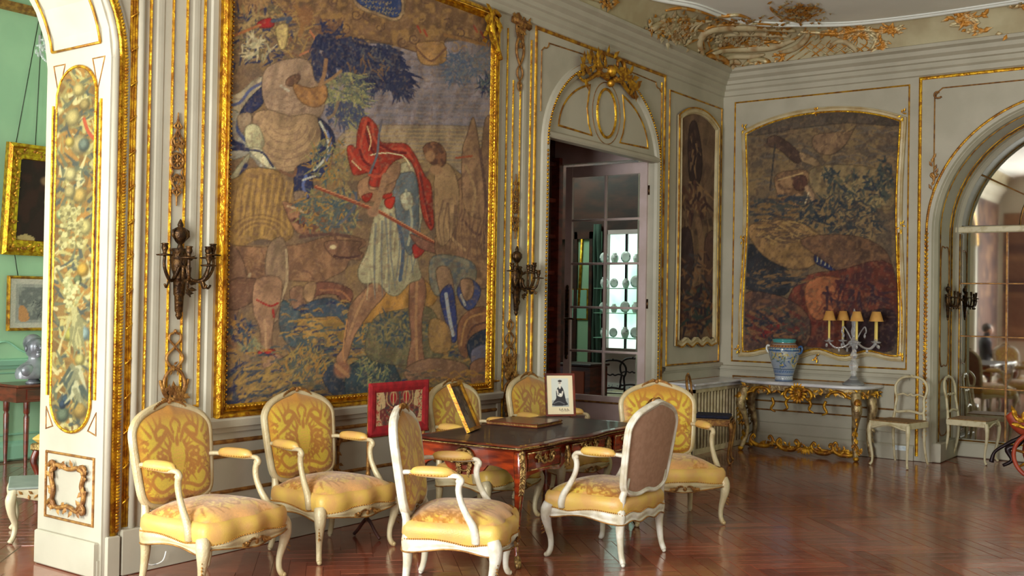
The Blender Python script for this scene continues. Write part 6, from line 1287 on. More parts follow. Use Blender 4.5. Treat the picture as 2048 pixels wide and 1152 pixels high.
for i in range(60): x = c.r.uniform(-.5, .5); z = c.r.uniform(.16, .32); c.leaves(x, z, .02, .02, 3, .05, .014, [(50, 80, 140), (200, 168, 60), (86, 110, 90), (210, 206, 190), (196, 170, 80)])
for i in range(30): x = -.5+i*.033; c.stroke([(x, .095), (x+.016, .12)], .006, (40, 66, 120)); c.stroke([(x, .03), (x+.01, .05)], .004, (60, 80, 130)); c.blob(x, .36, .008, .007, (200, 190, 120)); c.blob(x, .386, .009, .008, (90, 60, 60))
C.build('body', 'glaze', vase, gain=1.0, grain=.02)
for s_ in (-1, 1):
    w = MB(); w.tube(smooth_path([(0, s_*.16, .37), (0, s_*.19, .385), (0, s_*.205, .36), (0, s_*.195, .32), (0, s_*.165, .30)], 4), .012, 7); w.build('handle', mat('blue_glaze', (50, 84, 130), .2) if s_ < 0 else M['porcelain'], vase)

# candelabrum
K0 = V((11.36, 3.75, .778))
cd = tag(empty('glass_candelabrum', K0, 0, 1.13), 'cut-glass candelabrum with five candles under ochre shades on the console', 'candelabrum')
w = MB(); w.lathe([(0, 0), (.10, 0), (.105, .012), (.08, .03), (.05, .05), (.03, .075), (.02, .09), (.032, .11), (.024, .13), (.04, .16), (.045, .19), (.026, .22), (.018, .25), (.036, .27), (.030, .29), (.016, .32), (.02, .36), (.05, .385), (.055, .40), (.03, .42), (.018, .44), (.03, .50), (.02, .55), (.026, .60), (.034, .63), (.022, .66), (.008, .70), (0, .72)], (0, 0, 0), 12); w.build('stem', 'crystal', cd)
spots = [(-.215, 1.0, 0), (-.16, 1.0, 1), (.10, -.4, 0), (.165, .5, 1), (.235, 0, 0)]
for i, (dy, q, bk) in enumerate([(-.20, 0, 0), (-.155, 0, 1), (.155, 0, 0), (.09, 0, 1), (.0, 0, 0)]): pass
dirs = [(-.05, .22), (.16, .16), (-.20, -.09), (.13, -.16), (-.05, -.225)]
for (dx, dy) in dirs:
    L_ = math.hypot(dx, dy); ux, uy = dx/L_, dy/L_
    w = MB(); w.tube(smooth_path([(ux*.03, uy*.03, .40), (ux*.09, uy*.09, .355), (ux*L_*.75, uy*L_*.75, .345), (dx, dy, .395)], 5), .008, 6); a_ = w.build('arm', 'crystal', cd)
    w = MB(); w.lathe([(.0, .395), (.035, .40), (.045, .412), (.02, .408), (.012, .42), (.014, .435), (0, .435)], (dx, dy, 0), 10); w.build('drip_pan', 'crystal', a_)
    w = MB(); w.lathe([(.0115, .42), (.011, .62), (0, .625)], (dx, dy, 0), 8); w.build('candle', 'wax', cd)
    w = MB(); w.lathe([(.062, .60), (.056, .615), (.034, .69), (.032, .69), (.054, .615), (.060, .60)], (dx, dy, 0), 14); w.build('shade', 'shade', cd)
    for t in (.5, .8, 1.0):
        for s_ in (-1, 1): pass
    w = MB(); w.ball((dx*1.1, dy*1.1, .365), .012, 6, 5, (1, 1, 1.6)); w.ball((dx*.6, dy*.6, .32), .011, 6, 5, (1, 1, 1.7)); w.build('glass_drop', 'crystal', a_)
w = MB()
for i in range(6):
    a = i*PI/3+.3; w.tube(smooth_path([(.03*math.cos(a), .03*math.sin(a), .43), (.07*math.cos(a), .07*math.sin(a), .50), (.11*math.cos(a), .11*math.sin(a), .545), (.125*math.cos(a), .125*math.sin(a), .50), (.11*math.cos(a), .11*math.sin(a), .48)], 4), .0065, 6)
    w.ball((.11*math.cos(a), .11*math.sin(a), .46), .011, 6, 5, (1, 1, 1.8))
w.build('glass_scrolls', 'crystal', cd)

# ============================================================ WHITE SIDE CHAIRS
def side_chair(name, label, x, y, deg, wood='white_chair', seat='cane', sc=1.0, grp=None):
    r = tag(empty(name, (x, y, 0), math.radians(deg), sc), label, 'chair', grp)
    yb = lambda z: -.19-(z-.44)*.14
    w = MB(); ol = sp2([(0, .875), (.07, .87), (.13, .84), (.168, .78), (.165, .71), (.145, .66), (.15, .60), (.155, .54), (.13, .515), (.06, .525), (0, .53), (-.06, .525), (-.13, .515), (-.155, .54), (-.15, .60), (-.145, .66), (-.165, .71), (-.168, .78), (-.13, .84), (-.07, .87)], 4, True)
    w.tube([(a, yb(z), z) for a, z in ol], .0135, 8, closed=True); w.build('back_frame', wood, r)
    w = MB(); w.tube([(a, yb(z), z) for a, z in sp2([(-.146, .68), (-.08, .70), (-.03, .685), (0, .70), (.03, .685), (.08, .70), (.146, .68)], 4)], .010, 7); w.ball((0, yb(.875)+.004, .885), .014, 7, 5); w.build('cross_rail', wood, r)
    w = MB(); w.box((-.2, -.19, .435), (.2, .2, .455), .01); w.build('seat', seat, r)
    w = MB(); 
    vs = []; lp = [(-.205+.41*i/8, .205-.0*i) for i in range(9)]
    for (a, b_) in lp: zb = .385+.02*math.cos(a/.2*PI); vs += [(a, b_+.012*math.cos(a/.2*PI/2), .445), (a, b_+.012*math.cos(a/.2*PI/2), zb), (a, b_-.02, zb), (a, b_-.02, .445)]
    w.add(vs, [(i*4+j, (i+1)*4+j, (i+1)*4+j+1, i*4+j+1) for i in range(8) for j in range(3)]); 
    for s_ in (-1, 1): w.box((s_*.19, -.19, .385), (s_*.21, .2, .445), .004)
    w.box((-.19, -.205, .39), (.19, -.185, .445), .004); w.tube([(a, .212+.012*math.cos(a/.2*PI/2), .40+.02*math.cos(a/.2*PI)) for a in np.linspace(-.19, .19, 13)], .008, 6); w.build('seat_rail', wood, r)
    for s_ in (-1, 1):
        w = MB(); w.tube(smooth_path([(s_*.195, .195, .42), (s_*.205, .21, .36), (s_*.20, .205, .25), (s_*.185, .185, .12), (s_*.185, .185, .04), (s_*.20, .205, .008)], 4), lerp_list([.022, .023, .016, .012, .011, .014], 21), 8); w.build('leg', wood, r)
        w = MB(); w.tube(smooth_path([(s_*.150, yb(.54), .54), (s_*.165, -.195, .44), (s_*.165, -.19, .34), (s_*.165, -.20, .2), (s_*.17, -.235, .06), (s_*.175, -.26, .01)], 4), lerp_list([.013, .017, .017, .014, .012, .013], 21), 8); w.build('leg', wood, r)
    return r
side_chair('side_chair', 'white open-backed chair beside the right end of the console, facing the camera', 11.18, 3.22, 78, sc=1.02)
side_chair('side_chair', 'white open-backed chair in profile in front of the tall arched mirror', 12.02, 2.71, 176, sc=1.0)
bc = side_chair('blue_seat_chair', 'grey open-backed chair with a navy seat in front of the radiator cover', 10.12, 4.79, 200, wood='gilt_dull', seat='cane')
w = MB(); w.box((-.19, -.17, .452), (.19, .19, .485), .015); w.build('navy_cushion', 'blue_cloth', bc)

# ============================================================ CHILD'S CARRIAGE
cg = tag(empty('toy_carriage', (11.15, 2.0, 0)), 'small red and gold spoked-wheel carriage before the mirror at the right edge', 'carriage')
for wi, (wx, wy, wr, ry) in enumerate(((11.05, 2.0, .235, 0), (11.45, 1.98, .235, 0), (11.05, 1.1, .30, 0), (11.45, 1.1, .30, 0))):
    w = MB(); n = 28
    ring_ = [(wx, wy+wr*.93*math.cos(2*PI*i/n), wr+wr*.93*math.sin(2*PI*i/n)) for i in range(n)]; w.tube(ring_, wr*.085, 8, closed=True, up=(1, 0, 0)); wh = local_w = w.build('wheel', 'red_paint', cg); wh.location = -V(cg.location)
    w = MB(); w.lathe([(0, -.05), (.03, -.045), (.034, .0), (.03, .045), (0, .05)], (0, 0, 0), 10, lambda p: (wx+p[2], wy+p[0], wr+p[1])); w.build('hub', 'gilt', wh)
    for i in range(8):
        a = i*PI/4+.2; w = MB(); w.tube([(wx, wy+.03*math.cos(a), wr+.03*math.sin(a)), (wx, wy+wr*.5*math.cos(a), wr+wr*.5*math.sin(a)), (wx, wy+wr*.9*math.cos(a), wr+wr*.9*math.sin(a))], [.012, .015, .010], 7); w.build('spoke', 'gilt_flat', wh)
w = MB(); w.tube([(11.05, 2.0, .235), (11.45, 1.98, .235)], .014, 6); w.tube([(11.05, 1.1, .30), (11.45, 1.1, .30)], .014, 6); w.tube([(11.25, 2.0, .25), (11.25, 1.1, .31)], .02, 7)
w.tube(smooth_path([(11.25, 2.0, .27), (11.22, 2.1, .40), (11.22, 2.22, .36), (11.22, 2.32, .30), (11.22, 2.42, .22), (11.22, 2.45, .12)], 5), lerp_list([.03, .03, .024, .018, .016, .024], 26), 8); w.tube(smooth_path([(11.22, 2.15, .38), (11.2, 2.22, .30), (11.2, 2.30, .26), (11.2, 2.26, .16), (11.2, 2.34, .10)], 5), lerp_list([.018, .02, .03, .02, .016], 21), 8); L_ = w.build('undercarriage', 'black_iron', cg); L_.location = -V(cg.location)
w = MB(); w.tube(smooth_path([(11.25, 2.30, .60), (11.25, 2.2, .50), (11.25, 2.0, .46), (11.25, 1.6, .42), (11.25, 1.1, .46), (11.25, .8, .6)], 5), lerp_list([.03, .06, .09, .12, .1, .05], 26), 10, flat=1.4); L_ = w.build('body', 'red_paint', cg); L_.location = -V(cg.location)
w = MB(); rr = random.Random(17)
for i in range(60): y = 1.0+1.25*rr.random(); w.leaf((11.14, y, .48+.12*rr.random()+.1*max(0, y-2.0)), (rr.uniform(-.3, .3), rr.uniform(-1, 1), rr.uniform(-.5, 1)), (-1, 0, .2), .09, .05, .5, .5)
w.tube([(11.14, y, .50+.02*math.sin(y*20)) for y in np.linspace(1.0, 2.25, 30)], .016, 6); w.tube([(11.13, 2.2+.0*t, .55) for t in (0, 1)]+[(11.13, 2.24, .62)], .02, 6); L_ = w.build('gilded_carving', 'gilt_flat', cg); L_.location = -V(cg.location)

# ============================================================ GLAZED DOOR AND ROOM BEYOND
dr = empty('door_1', (10.0, 5.6, 0)); struct(dr); dr['label'] = 'open mauve-white glazed door leaf with ten panes'
D0 = V(dr.location)
def DB(w, n, m, p=dr): o = w.build(n, m, p); 
def dB(w, n, m): o = w.build(n, m, dr); o.location = -D0; return o
Y0, Y1, Z1 = 5.50, 6.52, 3.10
w = MB()
for a, b_ in ((Y0, Y0+.085), (Y1-.085, Y1)): w.box((9.975, a, .02), (10.015, b_, Z1), .004)
w.box((9.978, Y0+.08, Z1-.12), (10.012, Y1-.08, Z1), .004); w.box((9.978, Y0+.08, .02), (10.012, Y1-.08, .60), .004); dB(w, 'stile_frame', 'white_door')
w = MB(); w.molding([(Y0+.12, .1), (Y1-.12, .1), (Y1-.12, .53), (Y0+.12, .53)], lambda u, z, h: (9.975-h, u, z), scaled(PLINE, 1.3), True); dB(w, 'panel_moulding', 'gilt_dull')
rows = [.60+i*(Z1-.12-.60)/5 for i in range(6)]; colsY = [Y0+.085, (Y0+Y1)/2, Y1-.085]
w = MB(); w.box((9.98, colsY[1]-.014, .6), (10.01, colsY[1]+.014, Z1-.12), .003)
for z in rows[1:-1]: w.box((9.981, colsY[0], z-.013), (10.009, colsY[2], z+.013), .003)
w.tube([(9.977, colsY[1], .6), (9.977, colsY[1], Z1-.12)], .006, 5)
for z in rows[1:-1]: w.tube([(9.977, colsY[0], z), (9.977, colsY[2], z)], .005, 5)
dB(w, 'glazing_bar', 'white_door')
for i in range(5):
    for j in range(2):
        w = MB(); w.box((9.992, colsY[j]+.01, rows[i]+.01), (9.996, colsY[j+1]-.01, rows[i+1]-.01)); dB(w, 'pane', 'pane')
w = MB(); w.box((9.955, Y1-.065, 1.02), (9.975, Y1-.03, 1.75), .006); w.lathe([(.014, -.01), (.014, .02), (.008, .025)], (0, 0, 0), 8, lambda p: (9.955-p[2], Y1-.048+p[0], 1.42+p[1])); w.tube(smooth_path([(9.95, Y1-.048, 1.42), (9.925, Y1-.048, 1.42), (9.92, Y1-.10, 1.425), (9.92, Y1-.17, 1.42)], 4), .010, 7)
w.ball((9.965, Y1-.048, 1.77), .022, 7, 5, (.5, 1, 1.2)); w.ball((9.965, Y1-.048, 1.0), .022, 7, 5, (.5, 1, 1.2)); dB(w, 'espagnolette_handle', 'bronze')
w = MB(); w.box((10.02, 5.44, 0), (10.10, 5.62, 3.15)); o = w.build('door_jamb', 'dark_wood', wall_left)
w = MB()
for z in (.4, 1.6, 2.8): w.tube([(10.0, 5.49, z-.05), (10.0, 5.49, z+.05)], .012, 6)
dB(w, 'hinge', 'bronze')
# bright window with glass shelves of porcelain
wn = empty('window_1', (12.9, 7.44, 0)); struct(wn); W0 = V(wn.location)
def wB(w, n, m): o = w.build(n, m, wn); o.location = -W0; return o
w = MB(); w.box((13.02, 6.9, .5), (13.04, 8.0, 2.7)); o = w.build('daylight_garden_backdrop', 'lit_window'); struct(o); o.name = 'glowing_backdrop'  # glowing sheet outside the window, stands in for the daylight beyond
w = MB(); w.box((12.9, 7.12, .53), (12.97, 7.16, 2.62)); w.box((12.9, 7.72, .53), (12.97, 7.76, 2.62)); w.box((12.9, 7.12, 2.56), (12.97, 7.76, 2.62)); w.box((12.88, 7.10, .5), (12.97, 7.78, .98)); wB(w, 'window_frame', 'white_door')
w = MB(); w.box((12.92, 7.42, .98), (12.95, 7.45, 2.6)); wB(w, 'glazing_bar', 'black_iron')
w = MB(); w.box((12.955, 7.16, .98), (12.96, 7.72, 2.56)); wB(w, 'pane', 'pane')
SH = [1.12, 1.46, 1.80, 2.14]
rr = random.Random(40); sets = []
plate = None; k_ = 0
cabs = tag(empty('shelf_unit', (12.78, 7.44, .98)), 'glass shelves across the bright window beyond the glazed door', 'shelves')
for z in SH:
    w = MB(); w.box((12.68, 7.08, z), (12.86, 7.80, z+.010)); o = w.build('glass_shelf', 'green_trim', cabs); o.location = -V(cabs.location)
w = MB(); 
for y in (7.08, 7.80): w.tube([(12.86, y, .98), (12.86, y, 2.6)], .012, 6)
o = w.build('upright', 'green_trim', cabs); o.location = -V(cabs.location)
pw = MB(); pw.lathe([(0, -.004), (.04, -.004), (.07, .008), (.072, .012), (.04, .004), (0, .004)], (0, 0, 0), 16, lambda p: (-p[2], p[0], .072+p[1])); pm = pw.build('plate', 'porcelain')
jw = MB(); jw.lathe([(0, 0), (.03, 0), (.035, .01), (.05, .05), (.045, .09), (.025, .11), (.03, .125), (0, .12)], (0, 0, 0), 12); jm = jw.build('jar', 'porcelain')
names = {0: 'lowest', 1: 'second', 2: 'third', 3: 'top'}
for i, z in enumerate(SH):
    for j, y in enumerate((7.18, 7.34, 7.52, 7.68)):
        srcm = pm if (i+j) % 2 == 0 else jm
        o = srcm if (k_ in (0, 1) and ((k_ == 0) == (srcm is pm))) else srcm.copy()
        if o.name not in COL.objects: COL.objects.link(o)
        o.location = (12.76, y, z+.012+.002); s_ = .9+.3*rr.random(); o.scale = (s_,)*3; k_ += 1
        if srcm is pm: tag(o, 'porcelain plate on the %s window shelf, %s from the left' % (names[i], ('first', 'second', 'third', 'fourth')[3-j]), 'plate', 'porcelain plates on the window shelves')
        else: tag(o, 'porcelain jar on the %s window shelf, %s from the left' % (names[i], ('first', 'second', 'third', 'fourth')[3-j]), 'jar', 'porcelain jars on the window shelves')
# door frame, curtain and cabinet pieces seen through the left panes
w = MB(); w.tube([(12.84, 7.82+.012*math.sin(i*1.3), z) for i, z in enumerate(np.linspace(.0, 2.7, 12))], .035, 8, flat=1.3); w.tube([(12.84, 7.88+.01*math.cos(i*1.3), z) for i, z in enumerate(np.linspace(.0, 2.7, 12))], .03, 8, flat=1.3)
tag(w.build('curtain', mat('dark_green_curtain', (52, 70, 58), .9)), 'narrow dark green curtain at the left edge of the bright window', 'curtain')
w = MB(); w.box((12.86, 7.98, 0), (12.9, 8.18, 2.5)); o = w.build('trim_4', 'green_wall'); struct(o)
w = MB(); w.box((12.83, 7.93, 0), (12.9, 7.98, 2.6)); w.box((12.83, 8.18, 0), (12.9, 8.23, 2.6)); w.box((12.83, 7.93, 2.5), (12.9, 8.5, 2.6)); o = w.build('trim_5', 'dark_wood'); struct(o)
w = MB(); w.tube([(12.85, 8.15, 1.55), (12.85, 8.11, 2.5)], .022, 7); tag(w.build('gilt_strip', 'gilt'), 'gilt edge of a frame seen through the left door panes', 'picture frame')
w = MB(); w.box((12.85, 8.0, 1.36), (12.87, 8.3, 1.80)); fp = tag(w.build('small_picture', 'gilt_flat'), 'small pale gilt-framed picture seen through the left door panes', 'picture frame'); w = MB(); w.box((12.845, 8.02, 1.38), (12.852, 8.28, 1.78)); w.build('print_sheet', 'green_trim', fp)
cb = tag(empty('cabinet', (11.1, 6.98, 0)), 'orange-brown wooden cabinet seen through the lower left door panes', 'cabinet')
w = MB(); w.box((-.2, -.24, .06), (.2, .2, .84), .01); w.build('body', 'mahogany', cb); w = MB(); w.box((-.22, -.26, .84), (.22, .22, .87), .006); w.build('top', 'dark_wood', cb); w = MB(); w.box((-.21, -.16, .48), (-.198, .14, .78)); w.build('door', mat('orange_veneer', (176, 84, 40), .4), cb)
w = MB(); 
for x in (-.17, .17):
    for y in (-.2, .16): w.box((x-.02, y-.02, 0), (x+.02, y+.02, .06))
w.build('foot', 'dark_wood', cb)
M['dark_chair'] = M['black_iron']
side_chair('dark_side_chair', 'dark chair in silhouette against the bright window, nearer the door edge', 11.62, 6.88, 115, 'black_iron', 'white_chair', 1.0)
side_chair('dark_side_chair', 'dark chair in silhouette under the window shelves, half behind the glazing bar', 12.25, 7.02, 100, 'black_iron', 'white_chair', 1.0)

# ============================================================ GREEN ROOM
gp = tag(empty('oil_portrait', (5.86, 9.88, 2.0)), 'dark portrait painting in a heavy gilt frame on the green wall', 'painting')
gp.rotation_euler = (math.radians(5), 0, 0)
w = MB(); w.molding([(-.42, .05), (.42, .05), (.42, .95), (-.42, .95)], lambda u, z, h: (u, -h-.01, z), [(-.08,-.01),(-.08,.05),(-.05,.07),(-.03,.05),(.0,.055),(.03,.03),(.06,.025),(.07,.0)], True); rr = random.Random(2)
w.build('gilt_frame', 'gilt', gp)
w = MB()
for x, z in [(-.42+.0*i, .05+i*.03) for i in range(30)]+[(-.42+i*.03, .05) for i in range(28)]+[(-.42+i*.03, .95) for i in range(28)]: w.leaf((x, -.075, z), (rr.uniform(-1, 1), 0, rr.uniform(-1, 1)), (0, -1, 0), .05, .03, .5, .4)
stuff(w.build('frame_ornament', 'gilt_flat', gp))
C = Canvas(lambda u, v: (u*.37, np.full_like(u, -.02), .1+.8*v), 60, 70, base=(46, 26, 26), seed=3); c = C; c.mottle((70, 34, 30), .08, .5, .6, 1); c.blob(-.0, .62, .10, .13, (176, 130, 92)); c.blob(-.06, .70, .10, .06, (140, 104, 76)); c.poly([(-.25, .1), (-.1, .45), (.1, .47), (.28, .1)], (52, 28, 28)); c.poly([(-.34, .14), (-.28, .17), (-.2, .16), (-.16, .11), (-.3, .11)], (190, 160, 110)); c.blob(-.04, .5, .06, .05, (150, 140, 130), .7)
C.build('portrait_canvas', 'paint', gp, gain=.9, grain=.03)
gq = tag(empty('framed_print', (5.82, 9.86, 1.245)), 'grey landscape print in a thin gilt frame, below the dark portrait', 'picture')
w = MB(); w.molding([(-.36, .012), (.36, .012), (.36, .51), (-.36, .51)], lambda u, z, h: (u, -h, z), [(-.014,-.02),(-.014,.014),(0,.02),(.014,.004)], True); w.build('gilt_frame', 'gilt_flat', gq)
C = Canvas(lambda u, v: (u*.35, np.full_like(u, -.004), .02+.48*v), 70, 50, base=(190, 176, 166), seed=3); c = C; c.poly([(-.29, .07), (.29, .07), (.29, .45), (-.29, .45)], (150, 142, 138), 1, False); c.poly([(-.26, .10), (.26, .10), (.26, .42), (-.26, .42)], (112, 108, 108), 1, False); c.mottle((176, 170, 160), .04, .6, .5, 1); c.poly([(-.26, .10), (-.16, .10), (-.18, .2), (-.25, .24)], (190, 130, 86)); c.leaves(.0, .22, .2, .08, 60, .03, .01, [(70, 68, 72), (150, 144, 136)]); C.build('print_sheet', 'print', gq, gain=1.0)
tb = tag(empty('side_table', (5.78, 9.62, 0)), 'red-brown side table with a drawer against the green wall', 'table')
w = MB(); w.box((-.48, -.24, .735), (.48, .22, .76), .006); w.build('top', 'mahogany', tb)
w = MB(); w.box((-.48, -.21, .60), (.46, .2, .735), .004); ap_ = w.build('apron', 'mahogany', tb)
w = MB(); w.box((-.38, -.222, .62), (.10, -.208, .72), .003); d_ = w.build('drawer', 'mahogany', tb); w = MB(); w.ball((-.20, -.235, .67), .012, 7, 5); w.build('knob', 'ormolu', d_)
for x in (-.36, .43):
    for y in (-.18, .17): w = MB(); w.lathe([(.030, .60), (.028, .5), (.018, .48), (.026, .46), (.022, .2), (.015, .02), (.018, 0)], (x, y, 0), 10); w.build('leg', 'mahogany', tb)
bu = tag(empty('portrait_bust', (5.53, 9.52, .7605)), 'silvered metal bust standing on the side table in the green room', 'bust')
w = MB(); w.lathe([(0, 0), (.07, 0), (.075, .01), (.05, .03), (.04, .06), (0, .06)], (0, 0, 0), 14); w.build('socle', 'steel', bu)
w = MB(); 
me = [( .17, .10, .05), (.18, .115, .09), (.165, .11, .14), (.12, .095, .18), (.07, .075, .205), (.052, .058, .225), (.05, .055, .25), (.066, .078, .27), (.08, .095, .31), (.083, .10, .35), (.075, .092, .39), (.05, .065, .42), (.0, .0, .432)]
vs = []; n = 18
for rx, ry, z in me:
    for j in range(n): a = 2*PI*j/n; vs.append((rx*math.cos(a), ry*math.sin(a), z))
w.add(vs, [(i*n+j, i*n+(j+1) % n, (i+1)*n+(j+1) % n, (i+1)*n+j) for i in range(len(me)-1) for j in range(n)])
w.tube([(0, -.088, .37), (0, -.108, .34), (0, -.115, .325)], [.010, .014, .016], 7); w.tube([(-.03, -.092, .30), (.03, -.092, .30)], .009, 6); w.ball((-.03, -.088, .35), .012, 6, 5); w.ball((.03, -.088, .35), .012, 6, 5); w.ball((-.085, 0, .33), .02, 6, 5, (.5, 1, 1.6)); w.ball((.085, 0, .33), .02, 6, 5, (.5, 1, 1.6)); w.ball((0, -.07, .275), .03, 7, 5); w.ball((0, .03, .375), .088, 10, 8); w.ball((-.1, -.07, .13), .06, 8, 6, (1.2, .6, 1)); w.ball((.1, -.07, .13), .06, 8, 6, (1.2, .6, 1))
w.build('head_and_shoulders', 'steel', bu)
# pale stool and a gilt chair, half hidden by the jamb
st = tag(empty('cabriole_stool', (4.16, 6.60, 0), math.radians(-30)), 'pale green painted stool with a grey top, cut by the arch jamb', 'stool')
w = MB(); w.box((-.42, -.25, .345), (.42, .25, .362), .006); w.build('seat_top', 'grey_top', st)
w = MB()
for a, b_ in (((-.40, -.245), (.40, -.245)), ((-.40, .245), (.40, .245)), ((-.41, -.24), (-.41, .24)), ((.41, -.24), (.41, .24))):
    pts = [(a[0]+(b_[0]-a[0])*t, a[1]+(b_[1]-a[1])*t) for t in np.linspace(0, 1, 13)]; vs = []
    for i, (x, y) in enumerate(pts): zb = .285+.02*math.cos(i/12*4*PI); vs += [(x, y, .345), (x, y, zb)]
    w.add(vs, [(i*2, i*2+2, i*2+3, i*2+1) for i in range(12)])
w.build('apron', 'white_chair', st)
w = MB(); rr = random.Random(3)
for i in range(24): w.leaf((-.36+.03*i, -.25, .315), (rr.uniform(-1, 1), 0, rr.uniform(-1, 1)), (0, -1, 0), .04, .02)
w.build('apron_carving', 'gilt_dull', st)
for sx in (-1, 1):
    for sy_ in (-1, 1):
        d = V((sx*.7, sy_*.7, 0)); b0 = V((sx*.38, sy_*.22, 0)); w = MB(); w.tube(smooth_path([b0+V((0, 0, .345)), b0+d*.03+V((0, 0, .28)), b0+d*.02+V((0, 0, .2)), b0-d*.01+V((0, 0, .12)), b0-d*.0+V((0, 0, .05)), b0+d*.03+V((0, 0, .01))], 4), lerp_list([.028, .034, .026, .019, .016, .018], 21), 9); w.build('leg', 'white_chair', st)
gc = tag(empty('gilt_footstool', (5.05, 8.05, 0), math.radians(20)), 'gilt footstool with a scrolled wooden foot behind the pale stool', 'footstool')
w = MB(); w.box((-.24, -.22, .40), (.24, .22, .47), .03); w.build('seat', 'damask_side', gc); w = MB(); w.box((-.25, -.23, .34), (.25, .23, .40), .01); w.build('seat_rail', 'ormolu', gc)
for sx in (-1, 1):
    for sy_ in (-1, 1):
        d = V((sx*.7, sy_*.7, 0)); b0 = V((sx*.21, sy_*.19, 0)); w = MB(); w.tube(smooth_path([b0+V((0, 0, .36)), b0+d*.03+V((0, 0, .26)), b0-d*.0+V((0, 0, .14)), b0+d*.03+V((0, 0, .03)), b0+d*.07+V((0, 0, .02)), b0+d*.06+V((0, 0, .055))], 4), lerp_list([.026, .03, .02, .02, .02, .012], 21), 8); w.build('leg', mat('orange_wood', (190, 104, 60), .4) if (sx, sy_) == (-1, -1) else 'mahogany', gc)
# chandelier of the green room
ch = tag(empty('glass_chandelier', (5.35, 8.6, 3.75)), 'green-tinged glass chandelier glimpsed at the top of the arch', 'chandelier')
w = MB(); w.lathe([(0, -.35), (.02, -.33), (.05, -.28), (.03, -.2), (.06, -.12), (.08, -.05), (.03, .02), (.05, .1), (.02, .2), (.01, .87)], (0, 0, 0), 10); w.build('stem', 'crystal', ch)
for i in range(8):
    a = i*PI/4; w = MB(); w.tube(smooth_path([(.05*math.cos(a), .05*math.sin(a), -.08), (.18*math.cos(a), .18*math.sin(a), -.16), (.3*math.cos(a), .3*math.sin(a), -.10), (.33*math.cos(a), .33*math.sin(a), .0)], 4), .009, 6)
    for k in range(4): w.ball((.33*math.cos(a)+.02*(k-1.5), .33*math.sin(a), -.05-.02*(k % 2)), .013, 6, 5, (1, 1, 1.8))
    w.tube(smooth_path([(.33*math.cos(a), .33*math.sin(a), .0), (.18*math.cos(a), .18*math.sin(a), .12), (.03*math.cos(a), .03*math.sin(a), .3)], 5), .005, 5); w.lathe([(.0, 0), (.03, .0), (.035, .01), (.012, .012), (.012, .1), (0, .1)], (.33*math.cos(a), .33*math.sin(a), 0), 8); w.build('arm', 'crystal', ch)

cg.location.y -= .10
# white dado under the bright window
w = MB(); w.box((12.86, 6.95, 0), (12.90, 7.80, .5)); o = w.build('trim_6', 'porcelain'); struct(o)
# notice stuck on the skirting panel
w = MB(); w.box((XB-.038, 3.25, .10), (XB-.034, 3.41, .15)); o = tag(w.build('notice_card', 'paper', None), 'small white notice card low on the far wall behind the white chair', 'card')
# power cable loop near the arch corner
w = MB(); w.tube(smooth_path([(3.80, 5.365, .30), (3.80, 5.355, .12), (3.83, 5.35, .05), (3.88, 5.35, .035), (3.93, 5.345, .05), (3.95, 5.345, .10)], 5), .004, 6); tag(w.build('white_cable', 'porcelain'), 'thin white cable looping down by the skirting beside the arch corner', 'cable')

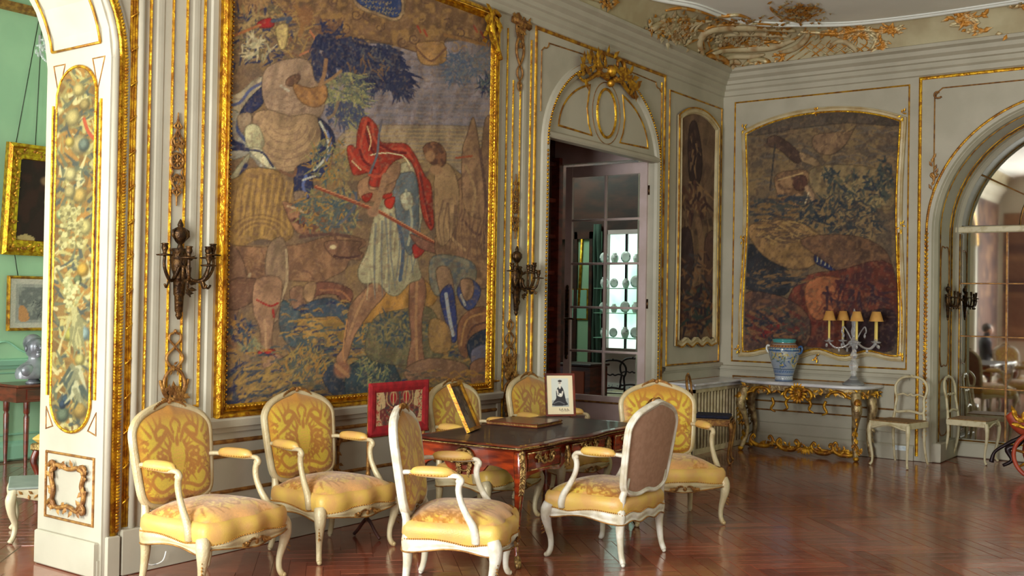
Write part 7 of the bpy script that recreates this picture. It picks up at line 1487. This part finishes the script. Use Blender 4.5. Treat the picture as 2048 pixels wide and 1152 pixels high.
# ============================================================ SEATED PERSON (seen only in the mirror)
def person(loc, rz):
    root = tag(empty('person', loc, rz), 'seated person in a dark navy jacket reflected in the arched mirror', 'person')
    verts = [(0,0,.50),(0,.01,.66),(0,0,.84),(0,.01,.98),(0,.03,1.06),(0,.05,1.15),(0,.055,1.22),
             (.10,.02,.49),(.12,.40,.50),(.12,.42,.06),(.12,.52,.04),(-.10,.02,.49),(-.12,.40,.50),(-.12,.42,.06),(-.12,.52,.04),
             (.17,0,.95),(.22,.04,.70),(.16,.26,.62),(-.17,0,.95),(-.22,.04,.70),(-.16,.26,.62)]
    edges = [(0,1),(1,2),(2,3),(3,4),(4,5),(5,6),(0,7),(7,8),(8,9),(9,10),(0,11),(11,12),(12,13),(13,14),(3,15),(15,16),(16,17),(3,18),(18,19),(19,20)]
    rad = [.15,.14,.16,.12,.06,.09,.08,.10,.075,.045,.035,.10,.075,.045,.035,.065,.05,.032,.065,.05,.032]
    me = bpy.data.meshes.new('body'); me.from_pydata(verts, edges, []); o = bpy.data.objects.new('body', me); COL.objects.link(o); o.parent = root
    sk = o.modifiers.new('skin', 'SKIN'); me.skin_vertices if len(me.skin_vertices) else me.attributes
    if not len(me.skin_vertices): 
        bpy.context.view_layer.objects.active = o
        try: bpy.ops.object.modifier_remove(modifier='skin'); bpy.ops.object.modifier_add(type='SKIN')
        except Exception: pass
    if len(me.skin_vertices):
        for i, r in enumerate(rad): me.skin_vertices[0].data[i].radius = (r, r*.85)
        me.skin_vertices[0].data[0].use_root = True
    s_ = o.modifiers.new('sub', 'SUBSURF'); s_.levels = 1; s_.render_levels = 1
    me.materials.append(M['jacket'])
    w = MB(); w.ball((0, .06, 1.19), .095, 12, 10, (.85, 1, 1.2)); w.ball((0, .155, 1.18), .014, 6, 5); w.ball((-.034, .14, 1.205), .01, 6, 5); w.ball((.034, .14, 1.205), .01, 6, 5); w.ball((.083, .06, 1.18), .02, 6, 5, (.4, 1, 1.5)); w.ball((-.083, .06, 1.18), .02, 6, 5, (.4, 1, 1.5)); w.build('head', 'skin', root)
    w = MB(); w.ball((0, .035, 1.225), .098, 12, 8, (.92, 1, 1.05)); w.build('hair', 'hair', root)
    for s_ in (-1, 1):
        w = MB(); w.ball((s_*.155, .30, .60), .035, 8, 6, (.9, 1.3, .5)); 
        for k in range(4): w.tube([(s_*.155+(k-1.5)*.016, .33, .60), (s_*.155+(k-1.5)*.018, .365-.004*abs(k-1), .598), (s_*.155+(k-1.5)*.018, .385-.006*abs(k-1), .585)], [.009, .008, .006], 6)
        w.tube([(s_*.125, .29, .60), (s_*.108, .32, .602), (s_*.108, .345, .596)], [.010, .009, .007], 6); w.build('hand', 'skin', root)
    return root
person((1.6, 5.0, 0), math.radians(150))
stl = tag(empty('upholstered_bench', (1.6, 5.0, 0), math.radians(150)), 'upholstered bench carrying the reflected person', 'bench')
w = MB(); w.box((-.4, -.22, .33), (.4, .22, .41), .02); w.build('seat', 'damask_side', stl)
for x in (-.36, .36):
    for y in (-.18, .18): w = MB(); w.tube([(x, y, 0), (x, y, .2), (x, y, .34)], [.014, .018, .024], 8); w.build('leg', 'mahogany', stl)
# drawing of the far end of the room that the mirror shows: a dark tapestry between the end windows and the corner
C = Canvas(lambda u, v: (np.full_like(u, -1.59), 4.72+.6*u, .9+2.9*v), 20, 50, base=(104, 76, 60), seed=3); C.mottle((70, 50, 46), .3, .5, .7, 1); C.mottle((136, 104, 76), .2, .6, .6, 2)
o = C.build('end_tapestry', 'tapestry', None, gain=1.3); tag(o, 'brown tapestry at the far end of the room, seen only in the mirror', 'tapestry')
C = Canvas(flat_pos(TA, -1.5, .45, .5, 4.0), 60, 60, base=(84, 60, 50), seed=3, coords=lambda P: (P[..., 0], P[..., 2])); C.mottle((60, 44, 42), .3, .5, .7, 1); C.mottle((120, 90, 66), .2, .6, .6, 2)
o = C.build('mirror_dark_cover', 'tapestry', None, gain=1.0); tag(o, 'dark brown cover added on the long wall beyond the arch to darken the mirror view', 'tapestry')  # added dark cover, keeps the brightly lit wall out of the mirror
